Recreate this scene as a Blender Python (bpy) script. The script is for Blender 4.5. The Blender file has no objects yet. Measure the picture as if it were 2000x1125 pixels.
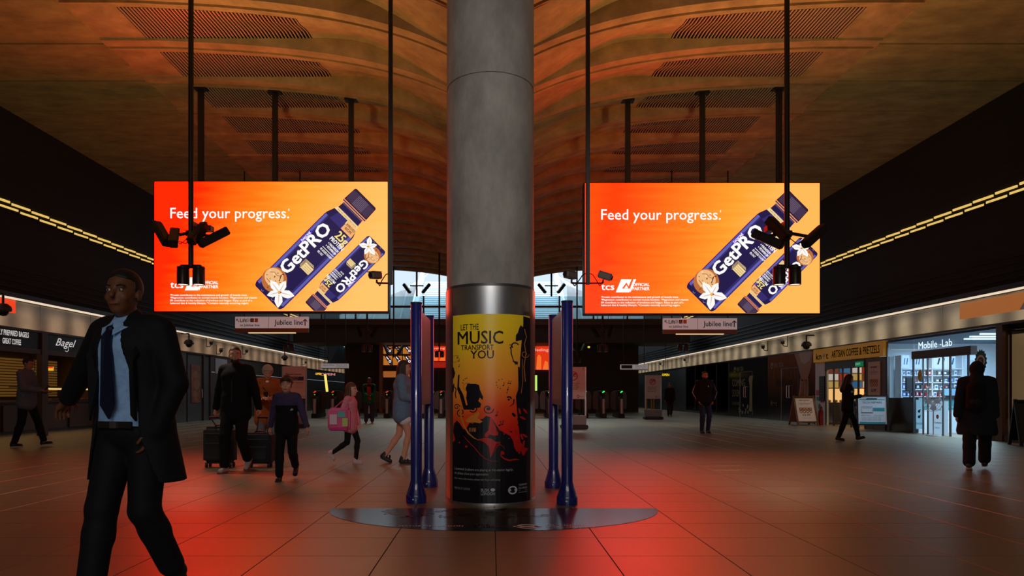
import bpy, bmesh, math, random
import numpy as np
from mathutils import Vector, Matrix
random.seed(7)
SC = bpy.context.scene
COL = SC.collection
# ---------------------------------------------------------------- camera
CH, F, VX, VY = 1.12, 1333.0, 960.0, 769.0        # eye height, focal length in px of the 2000x1125 frame, vanishing point
cd = bpy.data.cameras.new('camera'); cam = bpy.data.objects.new('camera', cd); COL.objects.link(cam)
cam.location = (0, 0, CH); cam.rotation_euler = (math.pi/2, 0, 0)
cd.sensor_width = 36; cd.lens = F*36/2000; cd.shift_x = (1000-VX)/2000; cd.shift_y = (VY-562.5)/2000
cd.clip_start = .05; cd.clip_end = 300
SC.camera = cam
# ---------------------------------------------------------------- world (daylight past the far opening)
w = bpy.data.worlds.new('daylight'); SC.world = w; w.use_nodes = True
wb = w.node_tree.nodes['Background']; wb.inputs[0].default_value = (.72, .88, 1, 1); wb.inputs[1].default_value = 1.0
SC.view_settings.view_transform = 'Standard'; SC.view_settings.look = 'None'
SC.view_settings.gamma = 1; SC.view_settings.use_curve_mapping = False
SC.view_settings.exposure = 0.0
def area(name, loc, rot, sx, sy, power, col, spread=math.pi):
    l = bpy.data.lights.new(name, 'AREA'); l.shape = 'RECTANGLE'; l.size = sx; l.size_y = sy
    l.energy = power; l.color = col; l.spread = spread
    o = bpy.data.objects.new(name, l); COL.objects.link(o); o.location = loc; o.rotation_euler = rot; return o
def spot(name, loc, power, col, ang=110, blend=.6, rad=.09):
    l = bpy.data.lights.new(name, 'SPOT'); l.energy = power; l.color = col; l.spot_size = math.radians(ang)
    l.spot_blend = blend; l.shadow_soft_size = rad
    o = bpy.data.objects.new(name, l); COL.objects.link(o); o.location = loc; return o
R90 = math.pi/2
area('rear_fill_light', (0, -17, 3.0), (R90, 0, 0), 9, 4, 170, (.86, .93, 1))  # unseen panel added behind the camera to fill column front and faces
so = spot('column_fill_spot', (0, -4.5, 6.9), 1050, (1, .93, .86), 27, .7, .25); so.rotation_euler = (math.radians(90-18), 0, 0)  # added spot, out of view, to brighten the column
area('overhead_fill_light', (0, -6, 7.0), (math.radians(53), 0, 0), 9, 1.2, 55, (1, .90, .78), math.radians(84))  # wide lamp added overhead behind the camera as weak general fill
area('far_skylight', (0, 50, 13), (0, 0, 0), 16, 14, 2600, (.8, .92, 1))
area('phone_shop_light', (13.6, 18.4, 2.55), (0, 0, 0), 2.6, 3.6, 210, (.55, .82, 1))
area('coffee_shop_light', (13.6, 23, 2.5), (0, 0, 0), 2.2, 3.4, 45, (1, .72, .42))
area('bagel_shop_light', (-13.7, 19, 2.5), (0, 0, 0), 2.0, 8, 26, (1, .62, .25))
# ---------------------------------------------------------------- materials
def lin(c):
    return tuple(((v/255)/12.92 if v/255 <= .04045 else (((v/255)+.055)/1.055)**2.4) for v in c)
_M = {}
def mat(name, col, rough=.5, metal=0, emit=None, strength=1, spec=.5, noise=0, nscale=8, bump=0, bscale=40, alpha=1, trans=0, sample=None, coat=0, stretch=None):
    if name in _M: return _M[name]
    m = bpy.data.materials.new(name); m.use_nodes = True; _M[name] = m
    nt = m.node_tree; b = nt.nodes['Principled BSDF']
    b.inputs['Base Color'].default_value = (*col, 1); b.inputs['Roughness'].default_value = rough
    b.inputs['Metallic'].default_value = metal; b.inputs['Specular IOR Level'].default_value = spec
    b.inputs['Alpha'].default_value = alpha; b.inputs['Transmission Weight'].default_value = trans
    b.inputs['Coat Weight'].default_value = coat
    if emit is not None:
        b.inputs['Emission Color'].default_value = (*emit, 1); b.inputs['Emission Strength'].default_value = strength
    if noise or bump:
        g = nt.nodes.new('ShaderNodeNewGeometry'); src = g.outputs['Position']
        if stretch:
            mp = nt.nodes.new('ShaderNodeMapping'); mp.inputs['Scale'].default_value = stretch
            nt.links.new(src, mp.inputs['Vector']); src = mp.outputs[0]
    if noise:
        n = nt.nodes.new('ShaderNodeTexNoise'); n.inputs['Scale'].default_value = nscale; n.inputs['Detail'].default_value = 6
        n.inputs['Roughness'].default_value = .65
        nt.links.new(src, n.inputs['Vector'])
        r = nt.nodes.new('ShaderNodeMapRange'); r.inputs['From Min'].default_value = .3; r.inputs['From Max'].default_value = .7
        r.inputs['To Min'].default_value = 1-noise; r.inputs['To Max'].default_value = 1+noise
        nt.links.new(n.outputs['Fac'], r.inputs['Value'])
        mx = nt.nodes.new('ShaderNodeVectorMath'); mx.operation = 'SCALE'; mx.inputs[0].default_value = col
        nt.links.new(r.outputs[0], mx.inputs['Scale']); nt.links.new(mx.outputs[0], b.inputs['Base Color'])
    if bump:
        n = nt.nodes.new('ShaderNodeTexNoise'); n.inputs['Scale'].default_value = bscale; n.inputs['Detail'].default_value = 4
        nt.links.new(src, n.inputs['Vector'])
        bp = nt.nodes.new('ShaderNodeBump'); bp.inputs['Strength'].default_value = bump; bp.inputs['Distance'].default_value = .01
        nt.links.new(n.outputs['Fac'], bp.inputs['Height']); nt.links.new(bp.outputs[0], b.inputs['Normal'])
    if sample: m.cycles.emission_sampling = sample
    return m
def glow(name, rgb, k=1.0, sample='NONE'):
    """printed-on-light material: the pixels of a screen or the face of a backlit sign"""
    return mat('glow_'+name, (.01, .01, .01), .4, emit=lin(rgb), strength=k, sample=sample)
def glass(name, col=(.9, .95, 1), mix=.12, rough=.02):
    if name in _M: return _M[name]
    m = bpy.data.materials.new(name); m.use_nodes = True; _M[name] = m
    nt = m.node_tree; nt.nodes.clear()
    o = nt.nodes.new('ShaderNodeOutputMaterial'); t = nt.nodes.new('ShaderNodeBsdfTransparent'); t.inputs[0].default_value = (*col, 1)
    g = nt.nodes.new('ShaderNodeBsdfGlossy'); g.inputs['Roughness'].default_value = rough
    fr = nt.nodes.new('ShaderNodeLayerWeight'); fr.inputs[0].default_value = .5
    pw = nt.nodes.new('ShaderNodeMath'); pw.operation = 'POWER'; pw.inputs[1].default_value = 5; nt.links.new(fr.outputs['Facing'], pw.inputs[0])
    ma = nt.nodes.new('ShaderNodeMath'); ma.operation = 'MULTIPLY_ADD'; ma.inputs[1].default_value = .5; ma.inputs[2].default_value = mix*.25; nt.links.new(pw.outputs[0], ma.inputs[0])
    mx = nt.nodes.new('ShaderNodeMixShader'); nt.links.new(ma.outputs[0], mx.inputs[0])
    nt.links.new(t.outputs[0], mx.inputs[1]); nt.links.new(g.outputs[0], mx.inputs[2]); nt.links.new(mx.outputs[0], o.inputs[0])
    return m
def node_mat(name):
    m = bpy.data.materials.new(name); m.use_nodes = True; _M[name] = m
    return m, m.node_tree, m.node_tree.nodes['Principled BSDF']

M_conc = mat('ceiling_concrete', (.42, .30, .165), .8, noise=.30, nscale=2.2, bump=.25, bscale=14)
M_conc2 = mat('ceiling_concrete_outer', (.33, .285, .135), .8, noise=.34, nscale=1.3, bump=.25, bscale=10, stretch=(1, 2.2, 1))
M_slat = mat('slat_steel', (.8, .62, .5), .35, .5)
M_void = mat('grille_void', (.004, .004, .004), .9)
M_pillar = mat('pillar_concrete', (.30, .285, .265), .62, noise=.34, nscale=3.2, bump=.3, bscale=30, stretch=(1, 1, .45))
M_steel = mat('brushed_steel', (.55, .56, .58), .33, 1, noise=.14, nscale=7, stretch=(1, 1, .12))
M_steeldark = mat('dark_steel', (.10, .10, .11), .4, .7)
M_blue = mat('totem_blue', (.012, .016, .17), .3, coat=.4)
M_black = mat('black_metal', (.012, .011, .011), .45)
M_blk2 = mat('black_satin', (.02, .018, .017), .35)
M_wall = mat('upper_wall_dark', (.015, .013, .012), .75, noise=.3, nscale=1.5, stretch=(1, .2, 6))
M_metalwall = mat('shopfront_metal', (.085, .08, .078), .42, .5, noise=.15, nscale=2)
M_frame = mat('shopfront_bronze', (.09, .055, .04), .4, .5)
M_white = mat('white_paint', (.75, .75, .76), .5)
M_grey = mat('grey_paint', (.2, .2, .21), .5)
M_dgrey = mat('dark_grey_paint', (.05, .05, .052), .5)
M_wood = mat('board_wood', (.16, .065, .024), .5, noise=.3, nscale=18, stretch=(1, 1, .15))
M_glass = glass('clear_glass')
M_tint = glass('tinted_glass', (.45, .45, .46), .2, .03)
# ---------------------------------------------------------------- mesh helpers
BASE = {}
def PX(x, y, d):
    return Vector(((x-VX)*d/F, d, CH+(VY-y)*d/F))
def tag(o, label=None, cat=None, group=None, kind=None):
    if label: o['label'] = label
    if cat: o['category'] = cat
    if group: o['group'] = group
    if kind: o['kind'] = kind
    return o
def thing(name, label, cat, loc=(0, 0, 0), rz=0, group=None):
    o = bpy.data.objects.new(name, None); COL.objects.link(o); o.empty_display_size = .1
    o.location = loc; o.rotation_euler = (0, 0, rz); BASE[o] = Matrix.LocRotScale(Vector(loc), o.rotation_euler, None).inverted()
    return tag(o, label, cat, group)
def link(name, me, parent=None):
    o = bpy.data.objects.new(name, me); COL.objects.link(o)
    if parent is not None: o.parent = parent
    return o
_T = {}
def text2d(s, bold=0, shear=0, spacing=1):
    key = (s, bold, shear, spacing)
    if key not in _T and bold:
        v, f = text2d(s, 0, shear, spacing); b = bold*.8; VV = []; FF = []
        for dx, dy in ((-b, -b*.6), (b, -b*.6), (-b, b*.6), (b, b*.6)):
            FF += [tuple(i+len(v)*(len(VV)) for i in q) for q in f]; VV.append(v+np.array((dx, dy)))
        _T[key] = (np.concatenate(VV) if len(v) else v, FF)
    if key not in _T:
        c = bpy.data.curves.new('t', 'FONT'); c.body = s; c.size = 1; c.resolution_u = 2; c.shear = shear; c.space_character = spacing
        o = bpy.data.objects.new('t', c)
        me = bpy.data.meshes.new_from_object(o)
        v = np.array([q.co[:2] for q in me.vertices]) if len(me.vertices) else np.zeros((0, 2))
        f = [tuple(p.vertices) for p in me.polygons]
        bpy.data.meshes.remove(me); bpy.data.objects.remove(o); bpy.data.curves.remove(c)
        _T[key] = (v, f)
    return _T[key]
CAP = None
class MB:
    def __init__(s): s.v = []; s.f = []; s.m = []
    def add(s, vs, fs, m=0):
        b = len(s.v); s.v += [Vector(q) for q in vs]; s.f += [tuple(i+b for i in f) for f in fs]; s.m += [m]*len(fs); return s
    def box(s, c, d, rot=None, m=0, bev=0):
        x, y, z = d[0]/2, d[1]/2, d[2]/2
        if bev <= 0:
            vs = [Vector((a*x, b*y, e*z)) for a in (-1, 1) for b in (-1, 1) for e in (-1, 1)]
            fs = [(0, 1, 3, 2), (4, 6, 7, 5), (0, 4, 5, 1), (2, 3, 7, 6), (0, 2, 6, 4), (1, 5, 7, 3)]
        else:
            bm = bmesh.new(); bmesh.ops.create_cube(bm, size=1)
            for q in bm.verts: q.co = Vector((q.co.x*2*x, q.co.y*2*y, q.co.z*2*z))
            bmesh.ops.bevel(bm, geom=bm.edges[:], offset=bev, segments=3, affect='EDGES')
            bm.verts.index_update(); vs = [q.co.copy() for q in bm.verts]; fs = [tuple(q.index for q in f.verts) for f in bm.faces]; bm.free()
        if rot is not None: vs = [rot @ q for q in vs]
        c = Vector(c); return s.add([q+c for q in vs], fs, m)
    def bb(s, x0, x1, y0, y1, z0, z1, m=0, bev=0):
        return s.box(((x0+x1)/2, (y0+y1)/2, (z0+z1)/2), (abs(x1-x0), abs(y1-y0), abs(z1-z0)), None, m, bev)
    def beam(s, p0, p1, wx, wy, m=0, up=(0, 0, 1), bev=0):
        p0, p1 = Vector(p0), Vector(p1); d = (p1-p0); L = d.length; d.normalize(); u = Vector(up)
        if abs(d.dot(u)) > .98: u = Vector((0, 1, 0))
        xa = d.cross(u).normalized(); ya = xa.cross(d).normalized()
        return s.box((p0+p1)/2, (wx, wy, L), Matrix((xa, ya, d)).transposed(), m, bev)
    def cyl(s, p0, p1, r0, r1=None, n=12, m=0, cap=True):
        r1 = r0 if r1 is None else r1; p0, p1 = Vector(p0), Vector(p1); d = (p1-p0).normalized()
        u = Vector((0, 0, 1)) if abs(d.z) < .95 else Vector((1, 0, 0)); xa = d.cross(u).normalized(); ya = d.cross(xa).normalized()
        vs = []
        for k in range(n):
            a = 2*math.pi*k/n; e = xa*math.cos(a)+ya*math.sin(a); vs += [p0+e*r0, p1+e*r1]
        fs = [(2*k, 2*k+1, (2*k+3) % (2*n), (2*k+2) % (2*n)) for k in range(n)]
        if cap: fs += [tuple(2*k for k in range(n)), tuple(2*k+1 for k in reversed(range(n)))]
        return s.add(vs, fs, m)
    def tube(s, pts, r, n=8, m=0):
        for a, b in zip(pts[:-1], pts[1:]): s.cyl(a, b, r, r, n, m)
        return s
    def lathe(s, prof, c=(0, 0, 0), n=24, m=0):
        c = Vector(c); vs = []; fs = []; k = len(prof)
        for i in range(n):
            a = 2*math.pi*i/n
            for r, z in prof: vs.append(c+Vector((r*math.cos(a), r*math.sin(a), z)))
        for i in range(n):
            j = (i+1) % n
            for q in range(k-1): fs.append((i*k+q, j*k+q, j*k+q+1, i*k+q+1))
        return s.add(vs, fs, m)
    def ell(s, c, r, n=12, m=0, rot=None):
        c = Vector(c); vs = []; fs = []; h = n//2
        for i in range(h+1):
            t = math.pi*i/h
            for j in range(n):
                a = 2*math.pi*j/n; q = Vector((r[0]*math.sin(t)*math.cos(a), r[1]*math.sin(t)*math.sin(a), r[2]*math.cos(t)))
                vs.append(c+(rot @ q if rot is not None else q))
        for i in range(h):
            for j in range(n): fs.append((i*n+j, (i+1)*n+j, (i+1)*n+(j+1) % n, i*n+(j+1) % n))
        return s.add(vs, fs, m)
    # flat art: T maps (x, y) -> 3D
    def poly(s, pts, T, m=0): return s.add([T(*p) for p in pts], [tuple(range(len(pts)))], m)
    def disc(s, c, r, T, m=0, n=24, ry=None, a=0):
        ry = r if ry is None else ry; ca, sa = math.cos(a), math.sin(a); P = []
        for k in range(n):
            t = 2*math.pi*k/n; x, y = r*math.cos(t), ry*math.sin(t); P.append((c[0]+x*ca-y*sa, c[1]+x*sa+y*ca))
        return s.poly(P, T, m)
    def ring(s, c, r0, r1, T, m=0, n=24):
        vs = []
        for k in range(n):
            t = 2*math.pi*k/n
            for r in (r0, r1): vs.append(T(c[0]+r*math.cos(t), c[1]+r*math.sin(t)))
        return s.add(vs, [(2*k, 2*k+1, (2*k+3) % (2*n), (2*k+2) % (2*n)) for k in range(n)], m)
    def stroke(s, pts, w, T, m=0):
        n = len(pts); vs = []
        ws = w if isinstance(w, (list, tuple)) else [w]*n
        for i in range(n):
            a = Vector(pts[max(0, i-1)]); b = Vector(pts[min(n-1, i+1)]); d = (b-a); d = d.normalized() if d.length else Vector((1, 0)); q = Vector((-d.y, d.x))*ws[i]/2
            p = Vector(pts[i]); vs += [T(*(p+q)), T(*(p-q))]
        return s.add(vs, [(2*i, 2*i+1, 2*i+3, 2*i+2) for i in range(n-1)], m)
    def text(s, t, x, y, T, width=None, cap=None, m=0, bold=.0, shear=0, align='L', ang=0, ydown=True, spacing=1):
        """cap height and width in the units of T; T's y axis points down when ydown"""
        v, f = text2d(t, bold, shear, spacing)
        if not len(v): return s
        k = (cap or 1)/.72; x0, x1 = v[:, 0].min(), v[:, 0].max(); kx = (width/(x1-x0)) if width else k
        if cap is None: k = kx
        W = (x1-x0)*kx; off = {'L': 0, 'C': -W/2, 'R': -W}[align]; ca, sa = math.cos(ang), math.sin(ang); sg = -1 if ydown else 1; out = []
        for q in v:
            a = (q[0]-x0)*kx+off; b = q[1]*k; a, b = a*ca-b*sa, a*sa+b*ca
            out.append(T(x+a, y+sg*b))
        return s.add(out, f, m)
    def clip(s, planes):
        bm = bmesh.new(); vv = [bm.verts.new(q) for q in s.v]
        for f, m in zip(s.f, s.m):
            try: bf = bm.faces.new([vv[i] for i in f]); bf.material_index = m
            except ValueError: pass
        for co, no in planes:
            bmesh.ops.bisect_plane(bm, geom=bm.verts[:]+bm.edges[:]+bm.faces[:], plane_co=co, plane_no=no, clear_outer=True)
        bm.verts.index_update(); s.v = [q.co.copy() for q in bm.verts]; s.f = [tuple(q.index for q in f.verts) for f in bm.faces]; s.m = [f.material_index for f in bm.faces]
        bm.free(); return s
    def build(s, name, mats, parent=None, smooth=False, kind=None):
        me = bpy.data.meshes.new(name); vs = s.v
        if parent is not None and parent in BASE:
            B = BASE[parent]; vs = [B @ q for q in vs]
        me.from_pydata([tuple(q) for q in vs], [], s.f)
        mats = mats if isinstance(mats, (list, tuple)) else [mats]
        for q in mats: me.materials.append(q)
        if len(mats) > 1: me.polygons.foreach_set('material_index', s.m)
        if smooth:
            me.polygons.foreach_set('use_smooth', [True]*len(s.f)); me.set_sharp_from_angle(angle=math.radians(40))
        me.update(); o = link(name, me, parent)
        if parent is not None and parent in BASE: BASE[o] = BASE[parent]
        if kind: o['kind'] = kind
        return o
def sline(x0, x1, n): return [x0+(x1-x0)*i/n for i in range(n+1)]
ORD = 'first second third fourth fifth sixth seventh eighth ninth tenth eleventh twelfth thirteenth fourteenth fifteenth sixteenth seventeenth eighteenth nineteenth twentieth'.split()
def copy_tree(o, parent=None):
    c = o.copy(); COL.objects.link(c)
    if parent is not None: c.parent = parent
    for ch in [q for q in o.children]: copy_tree(ch, c)
    return c
# ================================================================ the setting
# ---- floor: 0.785 x 0.59 m stone tiles
TW, TD, TX0, TY0 = .785, .59, .03, 4.71
def floor_material():
    m, nt, b = node_mat('floor_stone'); N = nt.nodes.new; L = nt.links.new
    g = N('ShaderNodeNewGeometry')
    mp = N('ShaderNodeVectorMath'); mp.operation = 'SUBTRACT'; mp.inputs[1].default_value = (TX0, TY0, 0); L(g.outputs['Position'], mp.inputs[0])
    dv = N('ShaderNodeVectorMath'); dv.operation = 'DIVIDE'; dv.inputs[1].default_value = (TW, TD, 10); L(mp.outputs[0], dv.inputs[0])
    fl = N('ShaderNodeVectorMath'); fl.operation = 'FLOOR'; L(dv.outputs[0], fl.inputs[0])
    wn = N('ShaderNodeTexWhiteNoise'); wn.noise_dimensions = '2D'; L(fl.outputs[0], wn.inputs['Vector'])
    n1 = N('ShaderNodeTexNoise'); n1.inputs['Scale'].default_value = 1.6; n1.inputs['Detail'].default_value = 5; L(g.outputs['Position'], n1.inputs['Vector'])
    n2 = N('ShaderNodeTexNoise'); n2.inputs['Scale'].default_value = 130; n2.inputs['Detail'].default_value = 2; L(g.outputs['Position'], n2.inputs['Vector'])
    a = N('ShaderNodeMath'); a.operation = 'MULTIPLY_ADD'; a.inputs[1].default_value = .22; a.inputs[2].default_value = .62; L(wn.outputs['Value'], a.inputs[0])
    c = N('ShaderNodeMath'); c.operation = 'MULTIPLY_ADD'; c.inputs[1].default_value = .28; L(n1.outputs['Fac'], c.inputs[0]); L(a.outputs[0], c.inputs[2])
    d = N('ShaderNodeMath'); d.operation = 'MULTIPLY_ADD'; d.inputs[1].default_value = .3; L(n2.outputs['Fac'], d.inputs[0]); L(c.outputs[0], d.inputs[2])
    s = N('ShaderNodeVectorMath'); s.operation = 'SCALE'; s.inputs[0].default_value = (.10, .077, .052); L(d.outputs[0], s.inputs['Scale']); L(s.outputs[0], b.inputs['Base Color'])
    r = N('ShaderNodeMapRange'); b.inputs['Specular IOR Level'].default_value = 1.0; b.inputs['IOR'].default_value = 2.5; b.inputs['Specular Tint'].default_value = (1, .86, .68, 1); r.inputs['To Min'].default_value = .36; r.inputs['To Max'].default_value = .44; L(n1.outputs['Fac'], r.inputs['Value']); L(r.outputs[0], b.inputs['Roughness'])
    bp = N('ShaderNodeBump'); bp.inputs['Strength'].default_value = .18; bp.inputs['Distance'].default_value = .003; L(n2.outputs['Fac'], bp.inputs['Height']); L(bp.outputs[0], b.inputs['Normal'])
    return m
M_floor = floor_material()
M_grout = mat('floor_joint', (.02, .016, .013), .9)
floor = tag(MB().bb(-16.5, 16.5, -20, 74, -.3, -.008).build('floor', M_grout), kind='structure')
def tile_mesh(mb, cx, cy):
    g = .0035; x0, x1, y0, y1 = cx-TW/2+g, cx+TW/2-g, cy-TD/2+g, cy+TD/2-g; e = .0012
    vs = [(x0, y0, -.008), (x1, y0, -.008), (x1, y1, -.008), (x0, y1, -.008), (x0, y0, -e), (x1, y0, -e), (x1, y1, -e), (x0, y1, -e),
          (x0+e, y0+e, 0), (x1-e, y0+e, 0), (x1-e, y1-e, 0), (x0+e, y1-e, 0)]
    fs = [(8, 9, 10, 11)]
    for a in (0, 4):
        for k in range(4): fs.append((a+k, a+(k+1) % 4, a+4+(k+1) % 4, a+4+k))
    mb.add(vs, fs)
one = MB(); tile_mesh(one, 0, 0); t_ob = one.build('floor_tile', M_floor, floor); tile_me = t_ob.data
cells = []
for j in range(-42, 118):
    cy = TY0+(j+.5)*TD
    for i in range(-21, 21):
        cells.append((TX0+(i+.5)*TW, cy))
def seen(c): return c[1] > 4.0 and abs(c[0]) < 0.76*c[1]+.5
near = sorted([c for c in cells if seen(c)], key=lambda c: c[1])[:299]; ns = set(near); rest = MB()
for k, c in enumerate(near):
    o = t_ob if k == 0 else link('floor_tile', tile_me, floor)
    o.location = (c[0], c[1], 0)
for c in cells:
    if c not in ns: tile_mesh(rest, *c)
rest.build('tile_field', M_floor, floor, kind='stuff')
# ---- ceiling: ribbed concrete shell, bays 1.52 m apart, dipping to the column line
HZ, PITCH, RY0 = 7.62, 1.52, 12.87
def sm(t): t = np.clip(t, 0, 1); return t*t*(3-2*t)
def dropA(x): x = np.abs(x); return np.maximum(0, 1.36*np.exp(-x/2)-.06)*np.where(x > 5.5, np.clip((6.7-x)/1.2, 0, 1), 1)
_bx = [0, .3, .6, .86, 1.15, 1.5, 1.85, 2.2, 2.55, 3.0, 8]; _by = [1.3, 1.11, .95, .825, .66, .45, .26, .11, .03, 0, 0]
def dropB(x):
    x = np.abs(x); return np.minimum(np.interp(x, _bx, _by), dropA(x))
def zsurf(x, t): 
    a, b = dropA(x), dropB(x); e = sm(t); return HZ+.045-(a*(1-e)+b*e)
ceil = tag(MB().bb(-16.5, 16.5, -20, 37, 7.9, 8.1).build('ceiling', M_void), kind='structure')
_xr = np.concatenate([np.linspace(0, 3.3, 32)[1:], np.linspace(3.3, 6.35, 14)[1:], [6.8, 7.2]]); XS = np.concatenate([-_xr[::-1], [0], _xr])
def ceil_z(x, y):
    k = math.ceil((y-RY0)/PITCH); yr = RY0+PITCH*k; y0 = yr-PITCH+.06; y1 = yr-.31; X_ = np.array([float(x)])
    return float(zsurf(X_, ((y-y0)/(y1-y0)-.12)/.8)[0]) if y < y1 else HZ-float(dropA(X_)[0])
def strip(mb, rows, hole=None):
    """rows: list of (ys array or value, zs array) across XS"""
    n = len(XS); vs = []
    for y, z in rows: vs += [(XS[i], y, z[i] if hasattr(z, '__len__') else z) for i in range(n)]
    fs = [(r*n+i, r*n+i+1, (r+1)*n+i+1, (r+1)*n+i) for r in range(len(rows)-1) for i in range(n-1) if not (hole and r >= hole and 3.29 < abs(XS[i]+XS[i+1])/2 < 6.36)]
    mb.add(vs, fs)
K0, K1 = -5, 15
slat_me = {}
def bay(k):
    yr = RY0+PITCH*k; y0 = yr-PITCH+.06; y1 = yr-.31           # near edge of the shell, foot of the rib face
    mb = MB(); rows = []
    tg = .14/(y1-y0)
    for t in [0, tg]+list(np.linspace(tg, 1, 8)[1:]): rows.append((y0+(y1-y0)*t, zsurf(XS, (t-.12)/.8)))
    strip(mb, rows, 1); mb.build('vault_panel', M_conc, ceil, smooth=True)
    mb = MB(); zb = HZ-dropA(XS)
    strip(mb, [(y1, zsurf(XS, 1)+.02), (y1, zb-.0), (yr-.09, zb), (yr-.09, zb+.06), (yr, zb+.06), (yr, zb+.005), (yr+.06, zb+.005), (yr+.06, zb+.06)])
    # end cheeks of the rib
    for sx in (-7.2, 7.2): mb.add([(sx, y1, HZ+.2), (sx, y1, HZ), (sx, yr+.06, HZ), (sx, yr+.06, HZ+.2)], [(0, 1, 2, 3)])
    mb.build('rib', M_conc, ceil, smooth=True)
    for s in (-1, 1):
        a = MB(); yo = yr-.13
        xa, xb = s*7.2, s*11.4
        a.bb(xa, xb, yo-PITCH+.02, yo-.02, HZ+.03, HZ+.2, bev=.008)
        a.build('concrete_slab', M_conc2, ceil)
        # recessed grille
        g0, g1 = y0+.14, y1-.0; xi, xo = 3.3, 6.35
        back = MB(); gx = np.linspace(xi, xo, 14)
        rows = [(g0+(g1-g0)*t, zsurf(gx, ((g0+(g1-g0)*t-y0)/(y1-y0)-.12)/.8)+.16) for t in np.linspace(0, 1, 5)]
        vs = []; 
        for y, z in rows: vs += [(s*gx[i], y, z[i]) for i in range(14)]
        back.add(vs, [(r*14+i, r*14+i+1, (r+1)*14+i+1, (r+1)*14+i) for r in range(4) for i in range(13)])
        for i, j in ((0, 13),):          # side cheeks of the recess
            pass
        q = len(back.v)
        for xe in (xi, xo):
            cv = [(y0+(y1-y0)*t, float(zsurf(np.array([xe]), (t-.12)/.8)[0])) for t in np.linspace(tg, 1, 6)]
            back.add([(s*xe, y, z-.002) for y, z in cv]+[(s*xe, y, z+.17) for y, z in cv], [(e, e+1, e+7, e+6) for e in range(5)])
        for ye, tt in ((g0, tg), (g1, 1)):
            cv = zsurf(gx, (tt-.12)/.8); back.add([(s*gx[e], ye, cv[e]-.002) for e in range(14)]+[(s*gx[e], ye, cv[e]+.17) for e in range(14)], [(e, e+1, e+15, e+14) for e in range(13)])
        gr = back.build('ceiling_grille', M_void, ceil)
        allm = MB(); n = 48
        for i in range(n):
            x = xi+.03+(xo-xi-.06)*i/(n-1); one = MB(); wd = .014
            vs = []
            for t in np.linspace(0, 1, 5):
                y = g0+(g1-g0)*t; z = float(zsurf(np.array([x]), ((y-y0)/(y1-y0)-.12)/.8)[0])
                vs += [(s*(x-wd), y, z+.014), (s*(x-wd*.7), y, z-.006), (s*(x+wd*.7), y, z-.006), (s*(x+wd), y, z+.014)]
            fs = [(q*4+e, q*4+e+1, q*4+e+5, q*4+e+4) for q in range(4) for e in range(3)]+[(0, 1, 2, 3), (16, 17, 18, 19)]
            if k in (0, 1, 2): one.add(vs, fs).build('slat', M_slat, gr)
            else: allm.add(vs, fs)
        if allm.v: allm.build('slats', M_slat, gr, kind='stuff')
for k in range(K0, K1+1): bay(k)
# ---- side walls: shopfront base, fascia, leaning dark wall with light slots
XW = 12.0
def side(s, nm):
    W = tag(MB().add([(s*XW, -20, 3.62), (s*11.05, -20, 8.1), (s*11.05, 36.6, 8.1), (s*XW, 36.6, 3.62), (s*11.4, 70, 6.6), (s*XW, 70, 3.62), (s*11.05, 52, 8.1)],
                     [(0, 1, 2, 3), (3, 2, 6), (3, 6, 4, 5)]).build('wall_'+nm, M_wall), kind='structure')
    # horizontal shadow gaps of the cladding
    m = MB()
    for q in range(1, 5):
        f = q*.035; x = s*(XW-.95*f-.015); m.bb(x-.012, x+.012, -20, 70, 3.62+4.48*f-.02, 3.62+4.48*f+.02)
    m.build('cladding_rail', M_wall, W)
    m = MB().bb(s*(XW-.22), s*(XW+.25), -20, 70, 3.50, 3.62); m.build('ledge', M_dgrey, W)
    # bright LED line under the ledge: one batten per fascia panel
    y = -4.0
    while y < 66:
        MB().bb(s*(XW-.2), s*(XW-.14), y+.02, y+2.25, 3.455, 3.50).build('light_batten', M_led, W); y += 2.27
    # two rows of short lamps in the leaning wall
    y = 5.6; z = 5.63
    while y < 54.5:
        for row in (0, 1):
            zz = z+.06-.12*row; x = s*(XW-(zz-3.62)*.95/4.48-.025); yy = y+.32*row
            MB().beam((x, yy+.02, zz-.012), (x, yy+.66, zz+.012), .03, .05).build('wall_lamp', M_lampY, W)
        y += .72
    m = MB(); z0 = 5.63; x = s*(XW-(z0-3.62)*.95/4.48-.004); m.beam((x, 5.3, z0), (x, 55, z0), .02, .24); m.build('lamp_recess', M_void, W)
    return W
M_led = mat('led_line', (.02, .02, .02), .5, emit=(1, .80, .58), strength=.85, sample='NONE')
M_lampY = mat('wall_lamp_glow', (.02, .02, .02), .5, emit=(.80, .52, .13), strength=1.0)
wallR = side(1, 'right'); wallL = side(-1, 'left')
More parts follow.
